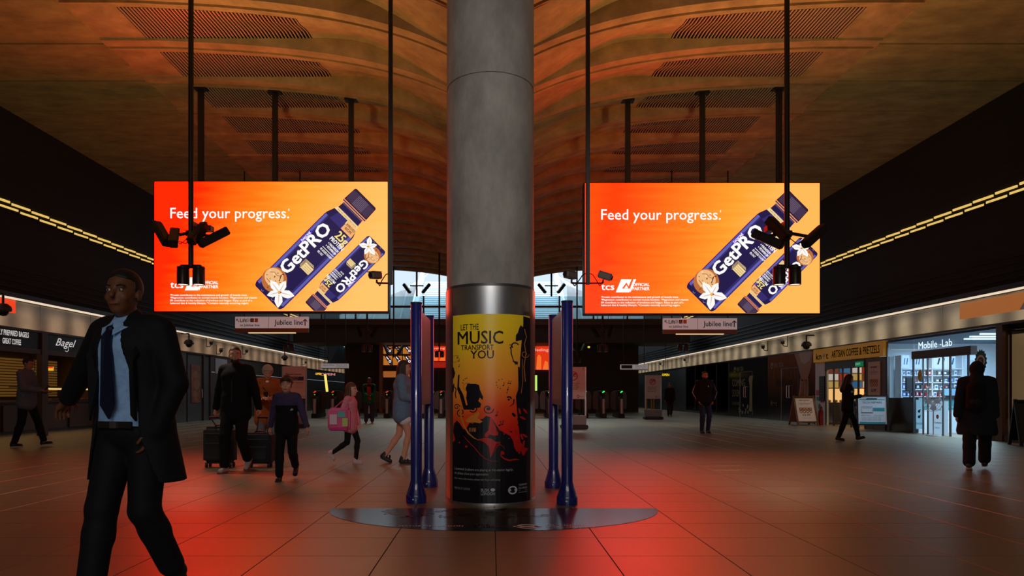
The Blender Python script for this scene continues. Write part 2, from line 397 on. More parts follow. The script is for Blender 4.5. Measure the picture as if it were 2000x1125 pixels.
def fascia_material(name, col, k):
    m, nt, b = node_mat(name); N = nt.nodes.new; L = nt.links.new
    g = N('ShaderNodeNewGeometry'); sp = N('ShaderNodeSeparateXYZ'); L(g.outputs['Position'], sp.inputs[0])
    # lamps every 1.13 m behind the opal glass: brighter round each of them
    a = N('ShaderNodeMath'); a.operation = 'MULTIPLY_ADD'; a.inputs[1].default_value = 2*math.pi/1.135; a.inputs[2].default_value = -2*math.pi*(15.88/1.135)-math.pi/2-.2; L(sp.outputs['Y'], a.inputs[0])
    c = N('ShaderNodeMath'); c.operation = 'SINE'; L(a.outputs[0], c.inputs[0])
    r = N('ShaderNodeMapRange'); r.inputs['From Min'].default_value = -1; r.inputs['To Min'].default_value = .35; r.inputs['To Max'].default_value = 1; L(c.outputs[0], r.inputs['Value'])
    z = N('ShaderNodeMapRange'); z.interpolation_type = 'SMOOTHSTEP'; z.inputs['From Min'].default_value = 3.45; z.inputs['From Max'].default_value = 3.1; z.inputs['To Min'].default_value = .35; z.inputs['To Max'].default_value = 1; L(sp.outputs['Z'], z.inputs['Value'])
    n = N('ShaderNodeTexNoise'); n.inputs['Scale'].default_value = 1.1; n.inputs['Detail'].default_value = 5; L(g.outputs['Position'], n.inputs['Vector'])
    q = N('ShaderNodeMapRange'); q.inputs['From Min'].default_value = .3; q.inputs['From Max'].default_value = .7; q.inputs['To Min'].default_value = .6; q.inputs['To Max'].default_value = 1.15; L(n.outputs['Fac'], q.inputs['Value'])
    u = N('ShaderNodeMath'); u.operation = 'MULTIPLY'; L(r.outputs[0], u.inputs[0]); L(z.outputs[0], u.inputs[1])
    v = N('ShaderNodeMath'); v.operation = 'MULTIPLY'; L(u.outputs[0], v.inputs[0]); L(q.outputs[0], v.inputs[1])
    e = N('ShaderNodeMath'); e.operation = 'MULTIPLY'; e.inputs[1].default_value = k; L(v.outputs[0], e.inputs[0])
    b.inputs['Base Color'].default_value = (.12, .10, .08, 1); b.inputs['Roughness'].default_value = .18
    b.inputs['Emission Color'].default_value = (*col, 1); L(e.outputs[0], b.inputs['Emission Strength'])
    return m
M_fasR = fascia_material('fascia_opal_glass', (1, .76, .46), .33)
M_fasL = fascia_material('fascia_opal_glass_left', (1, .62, .36), .30)
for s, W, fm in ((1, wallR, M_fasR), (-1, wallL, M_fasL)):
    T = tag(MB().bb(s*(XW+.06), s*(XW+.4), -20, 70, 2.74, 3.5).build('trim_'+('right' if s > 0 else 'left'), M_frame), kind='structure')
    y = 15.88-2.27*9
    while y < 66:
        MB().bb(s*XW, s*(XW+.06), y+.012, y+2.258, 2.80, 3.46).build('fascia_panel', fm, T); y += 2.27
    MB().bb(s*(XW-.03), s*(XW+.1), -20, 70, 2.735, 2.79).build('fascia_rail', M_frame, T)
# ---- walls that close the hall behind the shops and behind the camera
tag(MB().bb(-17, 17, -20.4, -20, 0, 8.1).build('wall_back', M_dgrey), kind='structure')
# ================================================================ the column with its poster
CX, CY, CR = -.012, 7.262, .474
col = thing('column', 'round concrete column in a steel sleeve in the middle of the hall', 'column', (CX, CY, 0))
mb = MB()
zs = [(.462, 2.215), (.462, 4.30), (.452, 4.305), (.452, 4.33), (.462, 4.335), (.462, 7.2)]
mb.lathe(zs, (CX, CY, 0), 64); mb.build('shaft', M_pillar, col, smooth=True)
MB().lathe([(.462, 2.20), (CR, 2.195), (CR, .045), (CR-.004, .04)], (CX, CY, 0), 72).build('sleeve', M_steel, col, smooth=True)
MB().lathe([(CR+.004, .0), (CR+.006, .035), (CR, .045)], (CX, CY, 0), 72).build('base_ring', M_steel, col, smooth=True)
MB().lathe([(.466, 2.19), (.4665, 2.225), (.458, 2.226)], (CX, CY, 0), 72).build('collar', M_steeldark, col, smooth=True)
def TC(off):
    """picture position on the column's face -> the point on the cylinder"""
    def T(x, y):
        th = math.asin(max(-.995, min(.995, (x-957.6)/87.2)))
        r = CR+off; d = CY-r*math.cos(th)
        return Vector((CX+r*math.sin(th), d, CH+(VY-(y))*(CY-CR)/F))
    return T
pos = thing('poster', 'yellow, red and black curved poster about buskers and music wrapped round the column', 'poster', (CX, CY, 0))
def poster_material():
    m, nt, b = node_mat('poster_print'); N = nt.nodes.new; L = nt.links.new
    g = N('ShaderNodeNewGeometry'); sp = N('ShaderNodeSeparateXYZ'); L(g.outputs['Position'], sp.inputs[0])
    a = N('ShaderNodeMath'); a.operation = 'MULTIPLY_ADD'; a.inputs[1].default_value = -.30; a.inputs[2].default_value = 0; L(sp.outputs['X'], a.inputs[0])
    c = N('ShaderNodeMath'); c.operation = 'ADD'; L(sp.outputs['Z'], c.inputs[0]); L(a.outputs[0], c.inputs[1])
    r = N('ShaderNodeMapRange'); r.inputs['From Min'].default_value = .25; r.inputs['From Max'].default_value = 1.95; L(c.outputs[0], r.inputs['Value'])
    cr = N('ShaderNodeValToRGB'); L(r.outputs[0], cr.inputs[0]); e = cr.color_ramp.elements
    e[0].position = 0; e[0].color = (.42, .006, .007, 1); e[1].position = 1; e[1].color = (.98, .72, .02, 1)
    for p, q in ((.28, (.72, .02, .01)), (.42, (.80, .07, .012)), (.56, (.92, .28, .03)), (.74, (.95, .46, .03)), (.86, (.97, .64, .02))):
        el = e.new(p); el.color = (*q, 1)
    L(cr.outputs[0], b.inputs['Base Color']); b.inputs['Roughness'].default_value = .28
    return m
M_post = poster_material(); M_ink = mat('poster_ink', (.008, .007, .012), .3); M_pred = mat('poster_red', (.55, .015, .012), .3); M_por = mat('poster_orange', (.62, .20, .03), .3); M_pw = mat('poster_white', (.62, .68, .72), .35)
n = 30; xs = sline(888, 1031.5, n); T0 = TC(.004); vs = []
for x in xs: vs += [T0(x, 613), T0(x, 983.5)]
MB().add(vs, [(2*i, 2*i+1, 2*i+3, 2*i+2) for i in range(n)]).build('sheet', M_post, pos, smooth=True)
for xe in (884.5, 1034):
    mb = MB(); T = TC(.008); mb.stroke([(xe, y) for y in sline(560, 984, 6)], 3.2, T); mb.build('poster_frame', M_steel, pos)
T1 = TC(.0075); ink = MB()
def cx(u): return 870+u/5.622
def cy(u): return 600+u/5.622
def c5(u, v): return (870+u/5.111, 780+v/5.111)
def fill(mb, pts, T, m=0):            # polygon cut into vertical slices so that it follows the cylinder
    b2 = MB(); b2.poly(pts, lambda x, y: Vector((x, y, 0)))
    bm = bmesh.new(); vv = [bm.verts.new(q) for q in b2.v]; bm.faces.new(vv)
    bmesh.ops.triangulate(bm, faces=bm.faces[:])
    x0 = min(p[0] for p in pts); x1 = max(p[0] for p in pts); k = int(x0//8)+1
    while k*8 < x1:
        bmesh.ops.bisect_plane(bm, geom=bm.verts[:]+bm.edges[:]+bm.faces[:], plane_co=(k*8, 0, 0), plane_no=(1, 0, 0)); k += 1
    bm.verts.index_update(); mb.add([T(q.co.x, q.co.y) for q in bm.verts], [tuple(q.index for q in f.verts) for f in bm.faces], m); bm.free()
def spiral(c, r0, r1, a0, turns, n=26):
    return [(c[0]+(r0+(r1-r0)*i/n)*math.cos(a0+turns*2*math.pi*i/n), c[1]+(r0+(r1-r0)*i/n)*math.sin(a0+turns*2*math.pi*i/n)) for i in range(n+1)]
# black foot of the poster with its wavy upper edge
edge = [(888, 868), (894, 858), (902, 852), (908, 840), (915, 836), (920, 826), (926, 828), (931, 822), (938, 826), (944, 818), (950, 812), (956, 814), (961, 818), (967, 828), (974, 840), (984, 846), (994, 852), (999, 862), (1001, 874), (1006, 884), (1012, 880), (1018, 893), (1024, 884), (1031.5, 876)]
fill(ink, edge+[(1031.5, 983.4), (888, 983.4)], T1)
# black band of instruments down the right edge
fill(ink, [(1018, 614.5), (1031.5, 617), (1031.5, 880), (1020, 876), (1012, 862), (1006, 800), (1004, 774), (1008, 762), (1011, 730), (1012, 700), (1014, 676), (1018, 668), (1016, 650), (1018, 630)], T1)
fill(ink, [(1010, 640), (1013, 633), (1017, 636), (1019, 652), (1017, 662), (1009, 664), (1004, 666), (1004, 654), (1008, 648)], T1)
fill(ink, [(1008, 716), (1011, 716), (1013, 760), (1009, 762)], T1)
for (x, y, r) in ((1003, 682, 0), (996, 688, 0)): pass
ink.stroke(spiral((1001, 676), 9, 3, -.4, -.55), [.6, 2]+[2.4]*25, T1)
ink.stroke([(995, 676), (995.5, 690), (999, 702), (1004, 712)], [2, 2, 1.6, 1.2], T1); fill(ink, [(997, 704), (1008, 706), (1007, 712), (1003, 709)], T1)
for x, y in ((993.5, 673), (993.5, 679)): ink.disc((x, y), 1.1, T1)
# lettering
for s, x0, x1, yb, cp in (('LET THE', 903.5, 936.5, 643.5, 12), ('MUSIC', 897.5, 981, 671, 26), ('TRANSPORT', 904, 963.5, 683, 10.5), ('YOU', 921.5, 964, 700, 16.5)):
    ink.text(s, x0, yb, T1, x1-x0, cp, bold=.012)
# guitar players and flourishes
fill(ink, [c5(95, 330), c5(105, 250), c5(135, 215), c5(165, 250), c5(215, 330), c5(250, 400), c5(120, 420)], T1)
def g4(u, v): return (cx(u), cy(v))
fill(ink, [g4(160, 740), g4(176, 735), g4(172, 800), g4(170, 870), g4(215, 960), g4(245, 1080), g4(300, 1060), g4(330, 1125), g4(220, 1125), g4(175, 960), g4(150, 900), g4(152, 860)], T1)
fill(ink, [g4(258, 838), g4(270, 850), g4(262, 900), g4(258, 960), g4(268, 990), g4(300, 1005), g4(330, 1010), g4(318, 960), g4(312, 900), g4(322, 858), g4(348, 842), g4(378, 855), g4(388, 905), g4(400, 940), g4(420, 985), g4(415, 1020), g4(385, 990), g4(370, 1030), g4(400, 1060), g4(390, 1100), g4(330, 1110), g4(262, 1075), g4(246, 1000), g4(252, 930), g4(240, 890)], T1)
fill(ink, [g4(97, 640), g4(112, 660), g4(128, 720), g4(118, 760), g4(100, 790)], T1); fill(ink, [g4(97, 860), g4(120, 830), g4(112, 920), g4(97, 940)], T1)
ink.stroke([g4(120, 870), g4(140, 900), g4(128, 950), g4(138, 1000)], 1.8, T1)
for c, r, a, tn, wd in ((g4(470, 1115), 10.2, 0, 1.35, 1.7), (g4(320, 1110), 8.2, 2.5, -1.4, 2.0), ((904, 806), 9, 1, 1.3, 1.6), ((896, 795), 6, 0, -1.2, 1.3)):
    ink.stroke(spiral(c, r, 1.2, a, tn), wd, T1)
ink.disc(g4(470, 1115), 3.0, T1)
ink.ring(g4(258, 872), 7.2, 7.6, T1); ink.ring(g4(130, 560), 6.5, 6.8, T1)
for u, v in ((210, 830), (218, 800), (235, 783), (253, 778), (555, 825), (578, 797), (612, 790), (556, 855), (568, 878), (594, 893)): ink.disc(g4(u, v), .9, T1)
def note(x, y, s=1):
    ink.disc((x, y), 1.5*s, T1, ry=1.1*s); ink.stroke([(x+1.2*s, y), (x+1.2*s, y-6*s), (x+3.2*s, y-4.6*s)], .7*s, T1)
for u, v, s in ((625, 858, 1), (675, 835, .9), (695, 838, .9), (150, 548, .8), (168, 585, .8), (168, 645, .8), (668, 905, 1), (660, 940, .7)): note(*g4(u, v), s)
note(*c5(503, 160), 1.4); note(*c5(532, 258), 1.3); note(*c5(556, 250), 1.3)
ink.stroke(spiral(g4(690, 1010), 6, 2, -2.6, .42), [2.2]+[2.6]*20+[1.6]*6, T1); ink.stroke([g4(735, 1010), g4(730, 1060), g4(690, 1090)], [2.4, 1.8, .8], T1)
ink.disc(g4(680, 1015), 2, T1)
for u, v, a, r in ((665, 155, .9, 5), (712, 205, 1.4, 4.6), (765, 240, .5, 5), (720, 260, .4, 4), (640, 325, .3, 2.4), (765, 310, 1, 4.5)): ink.disc(c5(u, v), r, T1, ry=r*.5, a=a)
ink.build('ink_print', M_ink, pos)
T2 = TC(.0095); rd = MB()
fill(rd, [c5(395, 370), c5(400, 340), c5(430, 310), c5(445, 190), c5(456, 175), c5(458, 285), c5(500, 310), c5(520, 330), c5(515, 360), c5(480, 362), c5(462, 330), c5(440, 350), c5(420, 380)], T2)
fill(rd, [c5(330, 398), c5(400, 382), c5(460, 392), c5(490, 420), c5(545, 430), c5(500, 440), c5(455, 445), c5(460, 560), c5(450, 585), c5(435, 470), c5(395, 430)], T2)
rd.stroke([c5(195, 365), c5(250, 430), c5(300, 480), c5(345, 540), c5(400, 590), c5(460, 615), c5(515, 620)], [.5, 1.2, 1.4, 1.3, 1, .8, .4], T2)
rd.stroke([c5(500, 460), c5(540, 452), c5(570, 475), c5(580, 500)], [1.2, 1, .8, .4], T2)
rd.stroke([c5(548, 520), c5(545, 560), c5(570, 590), c5(620, 612), c5(680, 605), c5(715, 610)], [1.5, 2, 3, 3.4, 2.6, .4], T2); rd.disc(c5(560, 535), 4, T2, ry=3, a=.8)
for u, v, r in ((225, 475, 2.4), (575, 345, 1.6), (620, 392, 1), (640, 385, 1), (160, 440, 1.6)): rd.disc(c5(u, v), r, T2)
for u, v, a in ((705, 440, 1.5), (740, 380, 1.2), (760, 450, 1.7), (765, 540, 1.8), (715, 520, 1.5), (770, 370, .6), (690, 330, 1.1), (750, 190, .5), (775, 120, .9), (720, 120, 1.3)): rd.disc(c5(u, v), 6.5, T2, ry=2, a=a)
rd.build('red_print', M_pred, pos)
og = MB()
og.stroke([c5(180, 60), c5(170, 120), c5(178, 190), c5(205, 270), c5(245, 340), c5(295, 385), c5(345, 410)], [4, 3.5, 3.4, 3.2, 3, 2, .4], T2)
fill(og, [c5(215, 215), c5(250, 180), c5(300, 150), c5(345, 120), c5(350, 150), c5(330, 190), c5(380, 220), c5(350, 240), c5(300, 230), c5(240, 235)], T2)
for u in (255, 268, 285, 298, 310): og.stroke([c5(u, 285), c5(u+3, 325)], 1.2, T2)
og.stroke(spiral((1021, 690), 8, 2, 0, 1.2), 1.2, T2); og.stroke([(1020, 640), (1024, 655), (1020, 670), (1023, 690), (1019, 715), (1022, 745)], 1.4, T2); og.stroke([(1016, 700), (1017, 740), (1014, 768)], .9, T2)
og.build('orange_print', M_por, pos)
wt = MB()
for s, x, y, wd, cp in (('Licensed buskers are playing at this station legally,', 892, 920, 107, 5.0), ('so please show your appreciation.', 892, 928.5, 63, 5.0), ('For more information please visit tfl.gov.uk/busking', 892, 938.5, 83, 3.8),
                        ('MAYOR OF LONDON', 892, 958.5, 29, 4.6)):
    wt.text(s, x, y, T2, wd, cp, bold=.006)
wt.build('busking_notice', M_pw, pos); wt = MB()
wt.text('BUSK', 940.5, 960, T2, 15.5, 6, bold=.02); wt.text('LONDON', 940.5, 967, T2, 25.5, 6, bold=.02)
wt.disc((962, 956.5), 4, T2, ry=3.2); wt.build('busking_mark', M_pw, pos); wt = MB()
wt.ring((998, 958.5), 5.6, 8.4, T2); wt.stroke([(989.5, 958.5), (1006.5, 958.5)], 3.6, T2)
for s, y in (('TRANSPORT', 951), ('FOR LONDON', 957.5)): wt.text(s, 1009, y, T2, 16, 3.6, bold=.02)
wt.stroke([(1009, 960), (1025, 960)], .5, T2); wt.text('EVERY JOURNEY MATTERS', 1009, 965, T2, 16, 1.8)
wt.build('transport_mark', M_pw, pos)
# ---- worn half-round vinyl on the floor in front of the column
dec = thing('floor_sticker', 'worn half-round dark vinyl busking pitch sticker on the floor before the column', 'floor sticker', (.02, 6.66, 0))
def decal_material():
    m, nt, b = node_mat('floor_vinyl'); N = nt.nodes.new; L = nt.links.new
    g = N('ShaderNodeNewGeometry'); sp = N('ShaderNodeSeparateXYZ'); L(g.outputs['Position'], sp.inputs[0])
    r = N('ShaderNodeMapRange'); r.inputs['From Min'].default_value = 5.6; r.inputs['From Max'].default_value = 6.7; L(sp.outputs['Y'], r.inputs['Value'])
    cr = N('ShaderNodeValToRGB'); L(r.outputs[0], cr.inputs[0]); e = cr.color_ramp.elements
    e[0].position = .1; e[0].color = (.012, .011, .013, 1); e[1].position = 1; e[1].color = (.07, .045, .016, 1)
    el = e.new(.5); el.color = (.03, .022, .016, 1)
    n = N('ShaderNodeTexNoise'); n.inputs['Scale'].default_value = 3.5; n.inputs['Detail'].default_value = 6; L(g.outputs['Position'], n.inputs['Vector'])
    q = N('ShaderNodeMapRange'); q.inputs['From Min'].default_value = .4; q.inputs['From Max'].default_value = .75; q.inputs['To Max'].default_value = .5; L(n.outputs['Fac'], q.inputs['Value'])
    mx = N('ShaderNodeMix'); mx.data_type = 'RGBA'; mx.inputs['B'].default_value = (.06, .045, .03, 1); L(q.outputs[0], mx.inputs['Factor']); L(cr.outputs[0], mx.inputs['A']); L(mx.outputs['Result'], b.inputs['Base Color'])
    b.inputs['Roughness'].default_value = .2
    return m
mb = MB(); P = [(.02+1.58*math.cos(t), 6.66-1.11*math.sin(t)) for t in [math.pi*i/40 for i in range(41)]]
mb.add([(x, y, .003) for x, y in P]+[(x, y, .0) for x, y in P], [tuple(range(41))]+[(i, i+1, i+42, i+41) for i in range(40)]); mb.build('vinyl', decal_material(), dec)
TF = lambda x, y: Vector((x, y, .0045))
mb = MB(); mk = mat('vinyl_ink', (.008, .008, .009), .3)
for k in range(26):
    x = random.uniform(-1.05, .75); y = random.uniform(6.15, 6.6)
    if k % 2: mb.stroke([(x+.07*math.cos(t)*(1-t/9), y+.05*math.sin(t)*(1-t/9)) for t in [i*.5 for i in range(14)]], random.uniform(.008, .02), TF)
    else: mb.disc((x, y), random.uniform(.03, .09), TF, ry=random.uniform(.015, .05), a=random.uniform(0, 3), n=9)
mb.build('faded_print', mk, dec)
mb = MB(); TG = lambda x, y: Vector((x, y, .0045))
mb.text('MAYOR OF LONDON', -.78, 5.735, TG, .54, .05, ydown=False); mb.text('BUSK', -.14, 5.77, TG, .13, .06, ydown=False, bold=.02); mb.text('LONDON', -.14, 5.69, TG, .24, .06, ydown=False, bold=.02)
mb.ring((.30, 5.74), .06, .095, TG); mb.stroke([(.18, 5.74), (.42, 5.74)], .04, TG); mb.text('TRANSPORT', .46, 5.77, TG, .36, .045, ydown=False); mb.text('FOR LONDON', .46, 5.69, TG, .40, .045, ydown=False)
mb.build('white_lettering', mat('vinyl_white', (.75, .75, .75), .4), dec)
# ================================================================ blue information totems
M_tpan = mat('totem_panel', (.30, .27, .26), .35, .6)
def totem(lab, a, b):
    c = ((a[0]+b[0])/2, (a[1]+b[1])/2, 0); t = thing('information_totem', lab, 'sign', c, group='blue posted information totems')
    for x, y in (a, b):
        p = MB().lathe([(.001, 2.06), (.05, 2.06), (.058, 2.05), (.058, .23), (.066, .20), (.10, .085), (.108, .07), (.108, .0)], (x, y, 0), 28).build('post', M_blue, t, smooth=True)
        MB().lathe([(.059, 2.062), (.061, 2.055), (.0595, 2.045)], (x, y, 0), 28).build('post_cap', M_black, p)
        MB().cyl((x-.02, y-.1, .045), (x-.02, y-.112, .045), .008, n=8).build('screw', M_steel, p)
    A = Vector((a[0], a[1], 0)); B = Vector((b[0], b[1], 0)); d = (B-A).normalized()
    A += d*.05; B -= d*.05
    mb = MB().beam((A+B)/2+Vector((0, 0, 1.0)), (A+B)/2+Vector((0, 0, 2.0)), .05, (B-A).length, up=d)
    mb.build('panel', M_tpan, t)
    mb = MB(); nrm = Vector((-d.y, d.x, 0))
    for s in (-1, 1):
        o = nrm*s*.028
        T = lambda u, v: A+(B-A)*u+Vector((0, 0, v))+o
        mb.poly([T_ for T_ in ((.05, 1.06), (.95, 1.06), (.95, 1.95), (.05, 1.95))], T)
    mb.build('notice', mat('totem_notice', (.34, .30, .28), .4), t)
totem('blue twin-post information totem standing left of the column', (-.776, 7.04), (-.755, 8.25))
totem('blue twin-post information totem standing right of the column', (.767, 6.93), (.742, 8.16))
# ================================================================ the two hanging LED screens
def screen_material(name, stops, ang, kx):
    """gradient of the advert: u runs 0..1 across the screen, v 0..1 up"""
    m, nt, b = node_mat(name); N = nt.nodes.new; L = nt.links.new
    tc = N('ShaderNodeTexCoord'); sp = N('ShaderNodeSeparateXYZ'); L(tc.outputs['Generated'], sp.inputs[0])
    a = N('ShaderNodeMath'); a.operation = 'MULTIPLY'; a.inputs[1].default_value = ang; L(sp.outputs['Z'], a.inputs[0])
    c = N('ShaderNodeMath'); c.operation = 'ADD'; L(sp.outputs['X'], c.inputs[0]); L(a.outputs[0], c.inputs[1])
    # soft rays spreading from the upper right
    mp = N('ShaderNodeMapping'); mp.inputs['Rotation'].default_value = (0, -.6, 0); mp.inputs['Scale'].default_value = (kx, 1, 16); L(tc.outputs['Generated'], mp.inputs['Vector'])
    n = N('ShaderNodeTexNoise'); n.inputs['Scale'].default_value = 1.6; n.inputs['Detail'].default_value = 3; L(mp.outputs[0], n.inputs['Vector'])
    d = N('ShaderNodeMath'); d.operation = 'MULTIPLY_ADD'; d.inputs[1].default_value = .20; L(n.outputs['Fac'], d.inputs[0]); L(c.outputs[0], d.inputs[2])
    # fine beat pattern of the LED grid
    wv = N('ShaderNodeTexWave'); wv.inputs['Scale'].default_value = 11; wv.inputs['Distortion'].default_value = 1.2; L(mp.outputs[0], wv.inputs['Vector'])
    e2 = N('ShaderNodeMath'); e2.operation = 'MULTIPLY_ADD'; e2.inputs[1].default_value = .035; L(wv.outputs['Fac'], e2.inputs[0]); L(d.outputs[0], e2.inputs[2])
    cr = N('ShaderNodeValToRGB'); L(e2.outputs[0], cr.inputs[0]); el = cr.color_ramp.elements
    for i, (p, q) in enumerate(stops):
        k = el[i] if i < 2 else el.new(p)
        k.position = p; k.color = (*q, 1)
    b.inputs['Base Color'].default_value = (.01, .01, .01, 1); L(cr.outputs[0], b.inputs['Emission Color']); b.inputs['Emission Strength'].default_value = SCREEN_K
    m.cycles.emission_sampling = 'FRONT_BACK'
    return m
SCREEN_K = 7.0
def S(r, g, b): return (r/SCREEN_K, g/SCREEN_K, b/SCREEN_K)
RED, ORR, ORG, YOR, YEL = S(7, .022, 0), S(6.2, .08, .001), S(4.6, .20, .006), S(2.7, .37, .03), S(1.7, .50, .10)
M_scL = screen_material('screen_gradient_left', [(0.0, RED), (.98, S(1.8, .56, .14)), (.10, RED), (.20, ORR), (.36, ORG), (.56, YOR), (.78, YEL)], -.22, 3)
M_scR = screen_material('screen_gradient_right', [(0.0, S(6.6, .09, .002)), (1.0, YEL), (.14, S(7, .045, .001)), (.27, S(6.6, .10, .004)), (.45, S(4.6, .20, .01)), (.66, YOR), (.86, YEL)], -.12, 2)
def screen(lab, x0, x1, zt, d, gm):
    sc = (x1-x0)/1711; zb = zt-949*sc; cxm = (x0+x1)/2
    t = thing('led_screen', lab, 'screen', (cxm, d, zb), group='hanging advertising screens')
    MB().bb(x0-.03, x1+.03, d+.012, d+.26, zb-.035, zt+.02, bev=.01).build('cabinet', M_black, t)
    MB().bb(x0, x1, d, d+.012, zb, zt).build('display', gm, t)
    MB().bb(x0, x1, d+.26, d+.27, zb, zt).build('rear_display', M_rear, t)
    def lay(k):
        return lambda ax, ay: Vector((x0+ax*sc, d-.004-.004*k, zt-ay*sc))
    cut = [((x0, 0, 0), (-1, 0, 0)), ((x1, 0, 0), (1, 0, 0)), ((0, 0, zt), (0, 0, 1)), ((0, 0, zb), (0, 0, -1))]
    wt = MB(); T = lay(1)
    wt.text('Feed your progress.', 116, 268, T, 872, 80, bold=.008); wt.text('1', 984, 215, T, 6, 18)
    wt.build('headline', glow('white', (255, 250, 245), 1.05), t); wt = MB()
    wt.text('tcs', 116, 780, T, 96, 52, bold=.02)
    # slanted badge beside the sponsor's name
    wt.poly([(222, 798), (262, 702), (338, 702), (316, 754), (300, 726), (268, 770), (330, 770), (322, 798)], T); wt.poly([(352, 702), (372, 702), (330, 798), (322, 780)], T); wt.poly([(284, 768), (300, 744), (314, 768)], T)
    wt.text('OFFICIAL', 345, 752, T, 124, 23, bold=.03); wt.text('PARTNER', 345, 782, T, 124, 23, bold=.03)
    wt.build('sponsor_mark', glow('white', (255, 250, 245), 1.05), t); wt = MB()
    for i, s in enumerate(('\u00b9Protein contributes to the maintenance and growth of muscle mass.', '\u00b2Magnesium contributes to normal muscle function. \u00b3Magnesium and vitamin', 'B9 contribute to the reduction of tiredness and fatigue. Enjoy as part of a', 'balanced diet & healthy lifestyle. *Contains naturally occurring sugars.')):
        wt.text(s, 116, 838+i*20, T, (565, 636, 600, 576)[i], 13.5, bold=.022)
    wt.build('small_print', glow('white', (255, 250, 245), 1.05), t)
    # two bottles, drawn in a frame (w across, h up) whose foot sits at o and which leans by 45 degrees
    def bottle(o, k, a, nm):
        ca, sa = math.cos(a), math.sin(a)
        def fr(q):
            T = lay(q)
            def G(wd, h):
                x = wd*ca+h*sa; y = wd*sa-h*ca
                return T(o[0]+k*x, o[1]+k*y)
            return G
        prof = [(0, 118), (8, 130), (30, 140), (700, 140), (760, 136), (812, 116), (850, 100), (884, 98)]
        body = MB().poly([(-r, h) for h, r in prof]+[(r, h) for h, r in reversed(prof)], fr(1))
        body.clip(cut).build(nm, glow('navy', (34, 26, 74), 1), t)
        sh = MB(); G = fr(2)
        for xa, xb, c in ((-139, -132, 0), (-132, -112, 1), (-112, -100, 0), (96, 112, 0), (112, 130, 1), (130, 139, 0)):
            sh.poly([(xa, 34), (xb, 34), (xb, 745), (xa, 745)], G, c)
        sh.poly([(-60, 850), (20, 850), (60, 740), (-90, 740)], G, 0)
        for c in ((-118, 60), (40, 14), (112, 60), (-60, 12)): sh.stroke([(c[0]-12, c[1]+4), (c[0], c[1]-4), (c[0]+10, c[1]+6)], 4, G, 2)
        sh.clip(cut).build('bottle_sheen', [glow('navy2', (52, 44, 110), 1), glow('navy3', (96, 96, 176), 1), glow('lilac', (140, 130, 180), 1)], t)
        cap = MB(); G = fr(2)
        cap.poly([(-98, 882), (98, 882), (98, 896), (-98, 896)], G, 1); cap.poly([(-112, 900), (112, 900), (114, 912), (-114, 912)], G, 1)
        cap.poly([(-113, 916), (113, 916), (108, 1022), (98, 1030), (-98, 1030), (-108, 1022)], G, 0)
        G = fr(3)
        for i in range(22):
            xx = -100+200*i/21; cap.poly([(xx-2, 926), (xx+2, 926), (xx+2, 1012), (xx-2, 1012)], G, 1 if abs(xx) > 50 else 2)
        cap.clip(cut).build('bottle_cap', [glow('cap_dark', (40, 28, 52), 1), glow('cap_mid', (92, 70, 100), 1), glow('cap_lite', (130, 110, 136), 1)], t)
        lb = MB(); G = fr(3)
        lb.poly([(-114, 816), (-104, 842), (104, 842), (118, 812), (117, 790), (20, 790), (20, 818)], G, 0); lb.poly([(24, 742), (130, 742), (118, 822), (24, 822)], G, 1)
        lb.clip(cut).build('label_band', [glow('cream', (246, 214, 150), 1), glow('peach', (246, 176, 112), 1)], t); lb = MB()
        lb.poly([(20, 330), (98, 330), (98, 388), (20, 388)], G, 0)
        for q in (0, 1, 2): lb.stroke([(16-q*7, 326+q*8), (16-q*7, 392+q*5), (92-q*6, 396+q*5)], 3, G, 0)
        lb.clip(cut).build('flavour_box', glow('cream', (246, 214, 150), 1), t)
        bk = MB(); G = fr(4)
        for i, s in enumerate(('IMPROVED', 'RECIPE')): bk.text(s, 76, 786-i*26, G, (84, 62)[i], 19, bold=.02, align='C', ydown=False)
        bk.text('SPORT  MILK  VANILLA COOKIE FLAVOUR', 4, 824, G, 190, 9, align='C', ydown=False)
        for i, s in enumerate(('MILK & SKYR BASED', 'VANILLA FLAVOUR', 'HIGH PROTEIN DRINK')): bk.text(s, 59, 368-i*15, G, 66, 7, align='C', ydown=False)
        bk.clip(cut).build('black_lettering', glow('label_ink', (50, 26, 18), 1), t)
        w2 = MB(); G = fr(4)
        w2.text('GetPRO', -12, 220, G, 470, 96, bold=.035, ang=R90, ydown=False)
        w2.text('PROTEIN', 84, 628, G, 126, 31, bold=.03, align='C', ydown=False)
        for i, (s, wd) in enumerate((('+ MAGNESIUM', 100), ('+ VITAMIN B9', 100))): w2.text(s, 84, 596-i*25, G, wd, 18, bold=.03, align='C', ydown=False)
        w2.stroke([(24, 556), (136, 556)], 4, G)
        for i, (s, wd) in enumerate((('0% ADDED SUGARS*', 116), ('0% FAT', 50))): w2.text(s, 22, 528-i*28, G, wd, 17, bold=.02, ydown=False)
        w2.clip(cut).build('white_lettering', glow('white', (255, 250, 245), 1.05), t)
        gd = MB(); gd.text('25g', 84, 668, G, 104, 62, bold=.03, align='C', ydown=False); gd.clip(cut).build('gold_lettering', glow('gold', (248, 222, 130), 1), t)
        dn = MB(); dn.disc((-112, 520), 62, fr(4), ry=16, a=R90); dn.clip(cut).build('purple_badge', glow('violet', (74, 34, 190), 1), t)
        dn = MB(); dn.text('DANONE', -104, 520, fr(5), 92, 19, bold=.03, ang=R90, align='C', ydown=False); dn.clip(cut).build('badge_lettering', glow('white', (255, 250, 245), 1.05), t)
        ck = MB(); G = fr(4); ck.disc((-53, 131), 94, G, 0, 32); G = fr(5)
        ck.disc((-66, 142), 74, G, 1, 28, ry=66); 
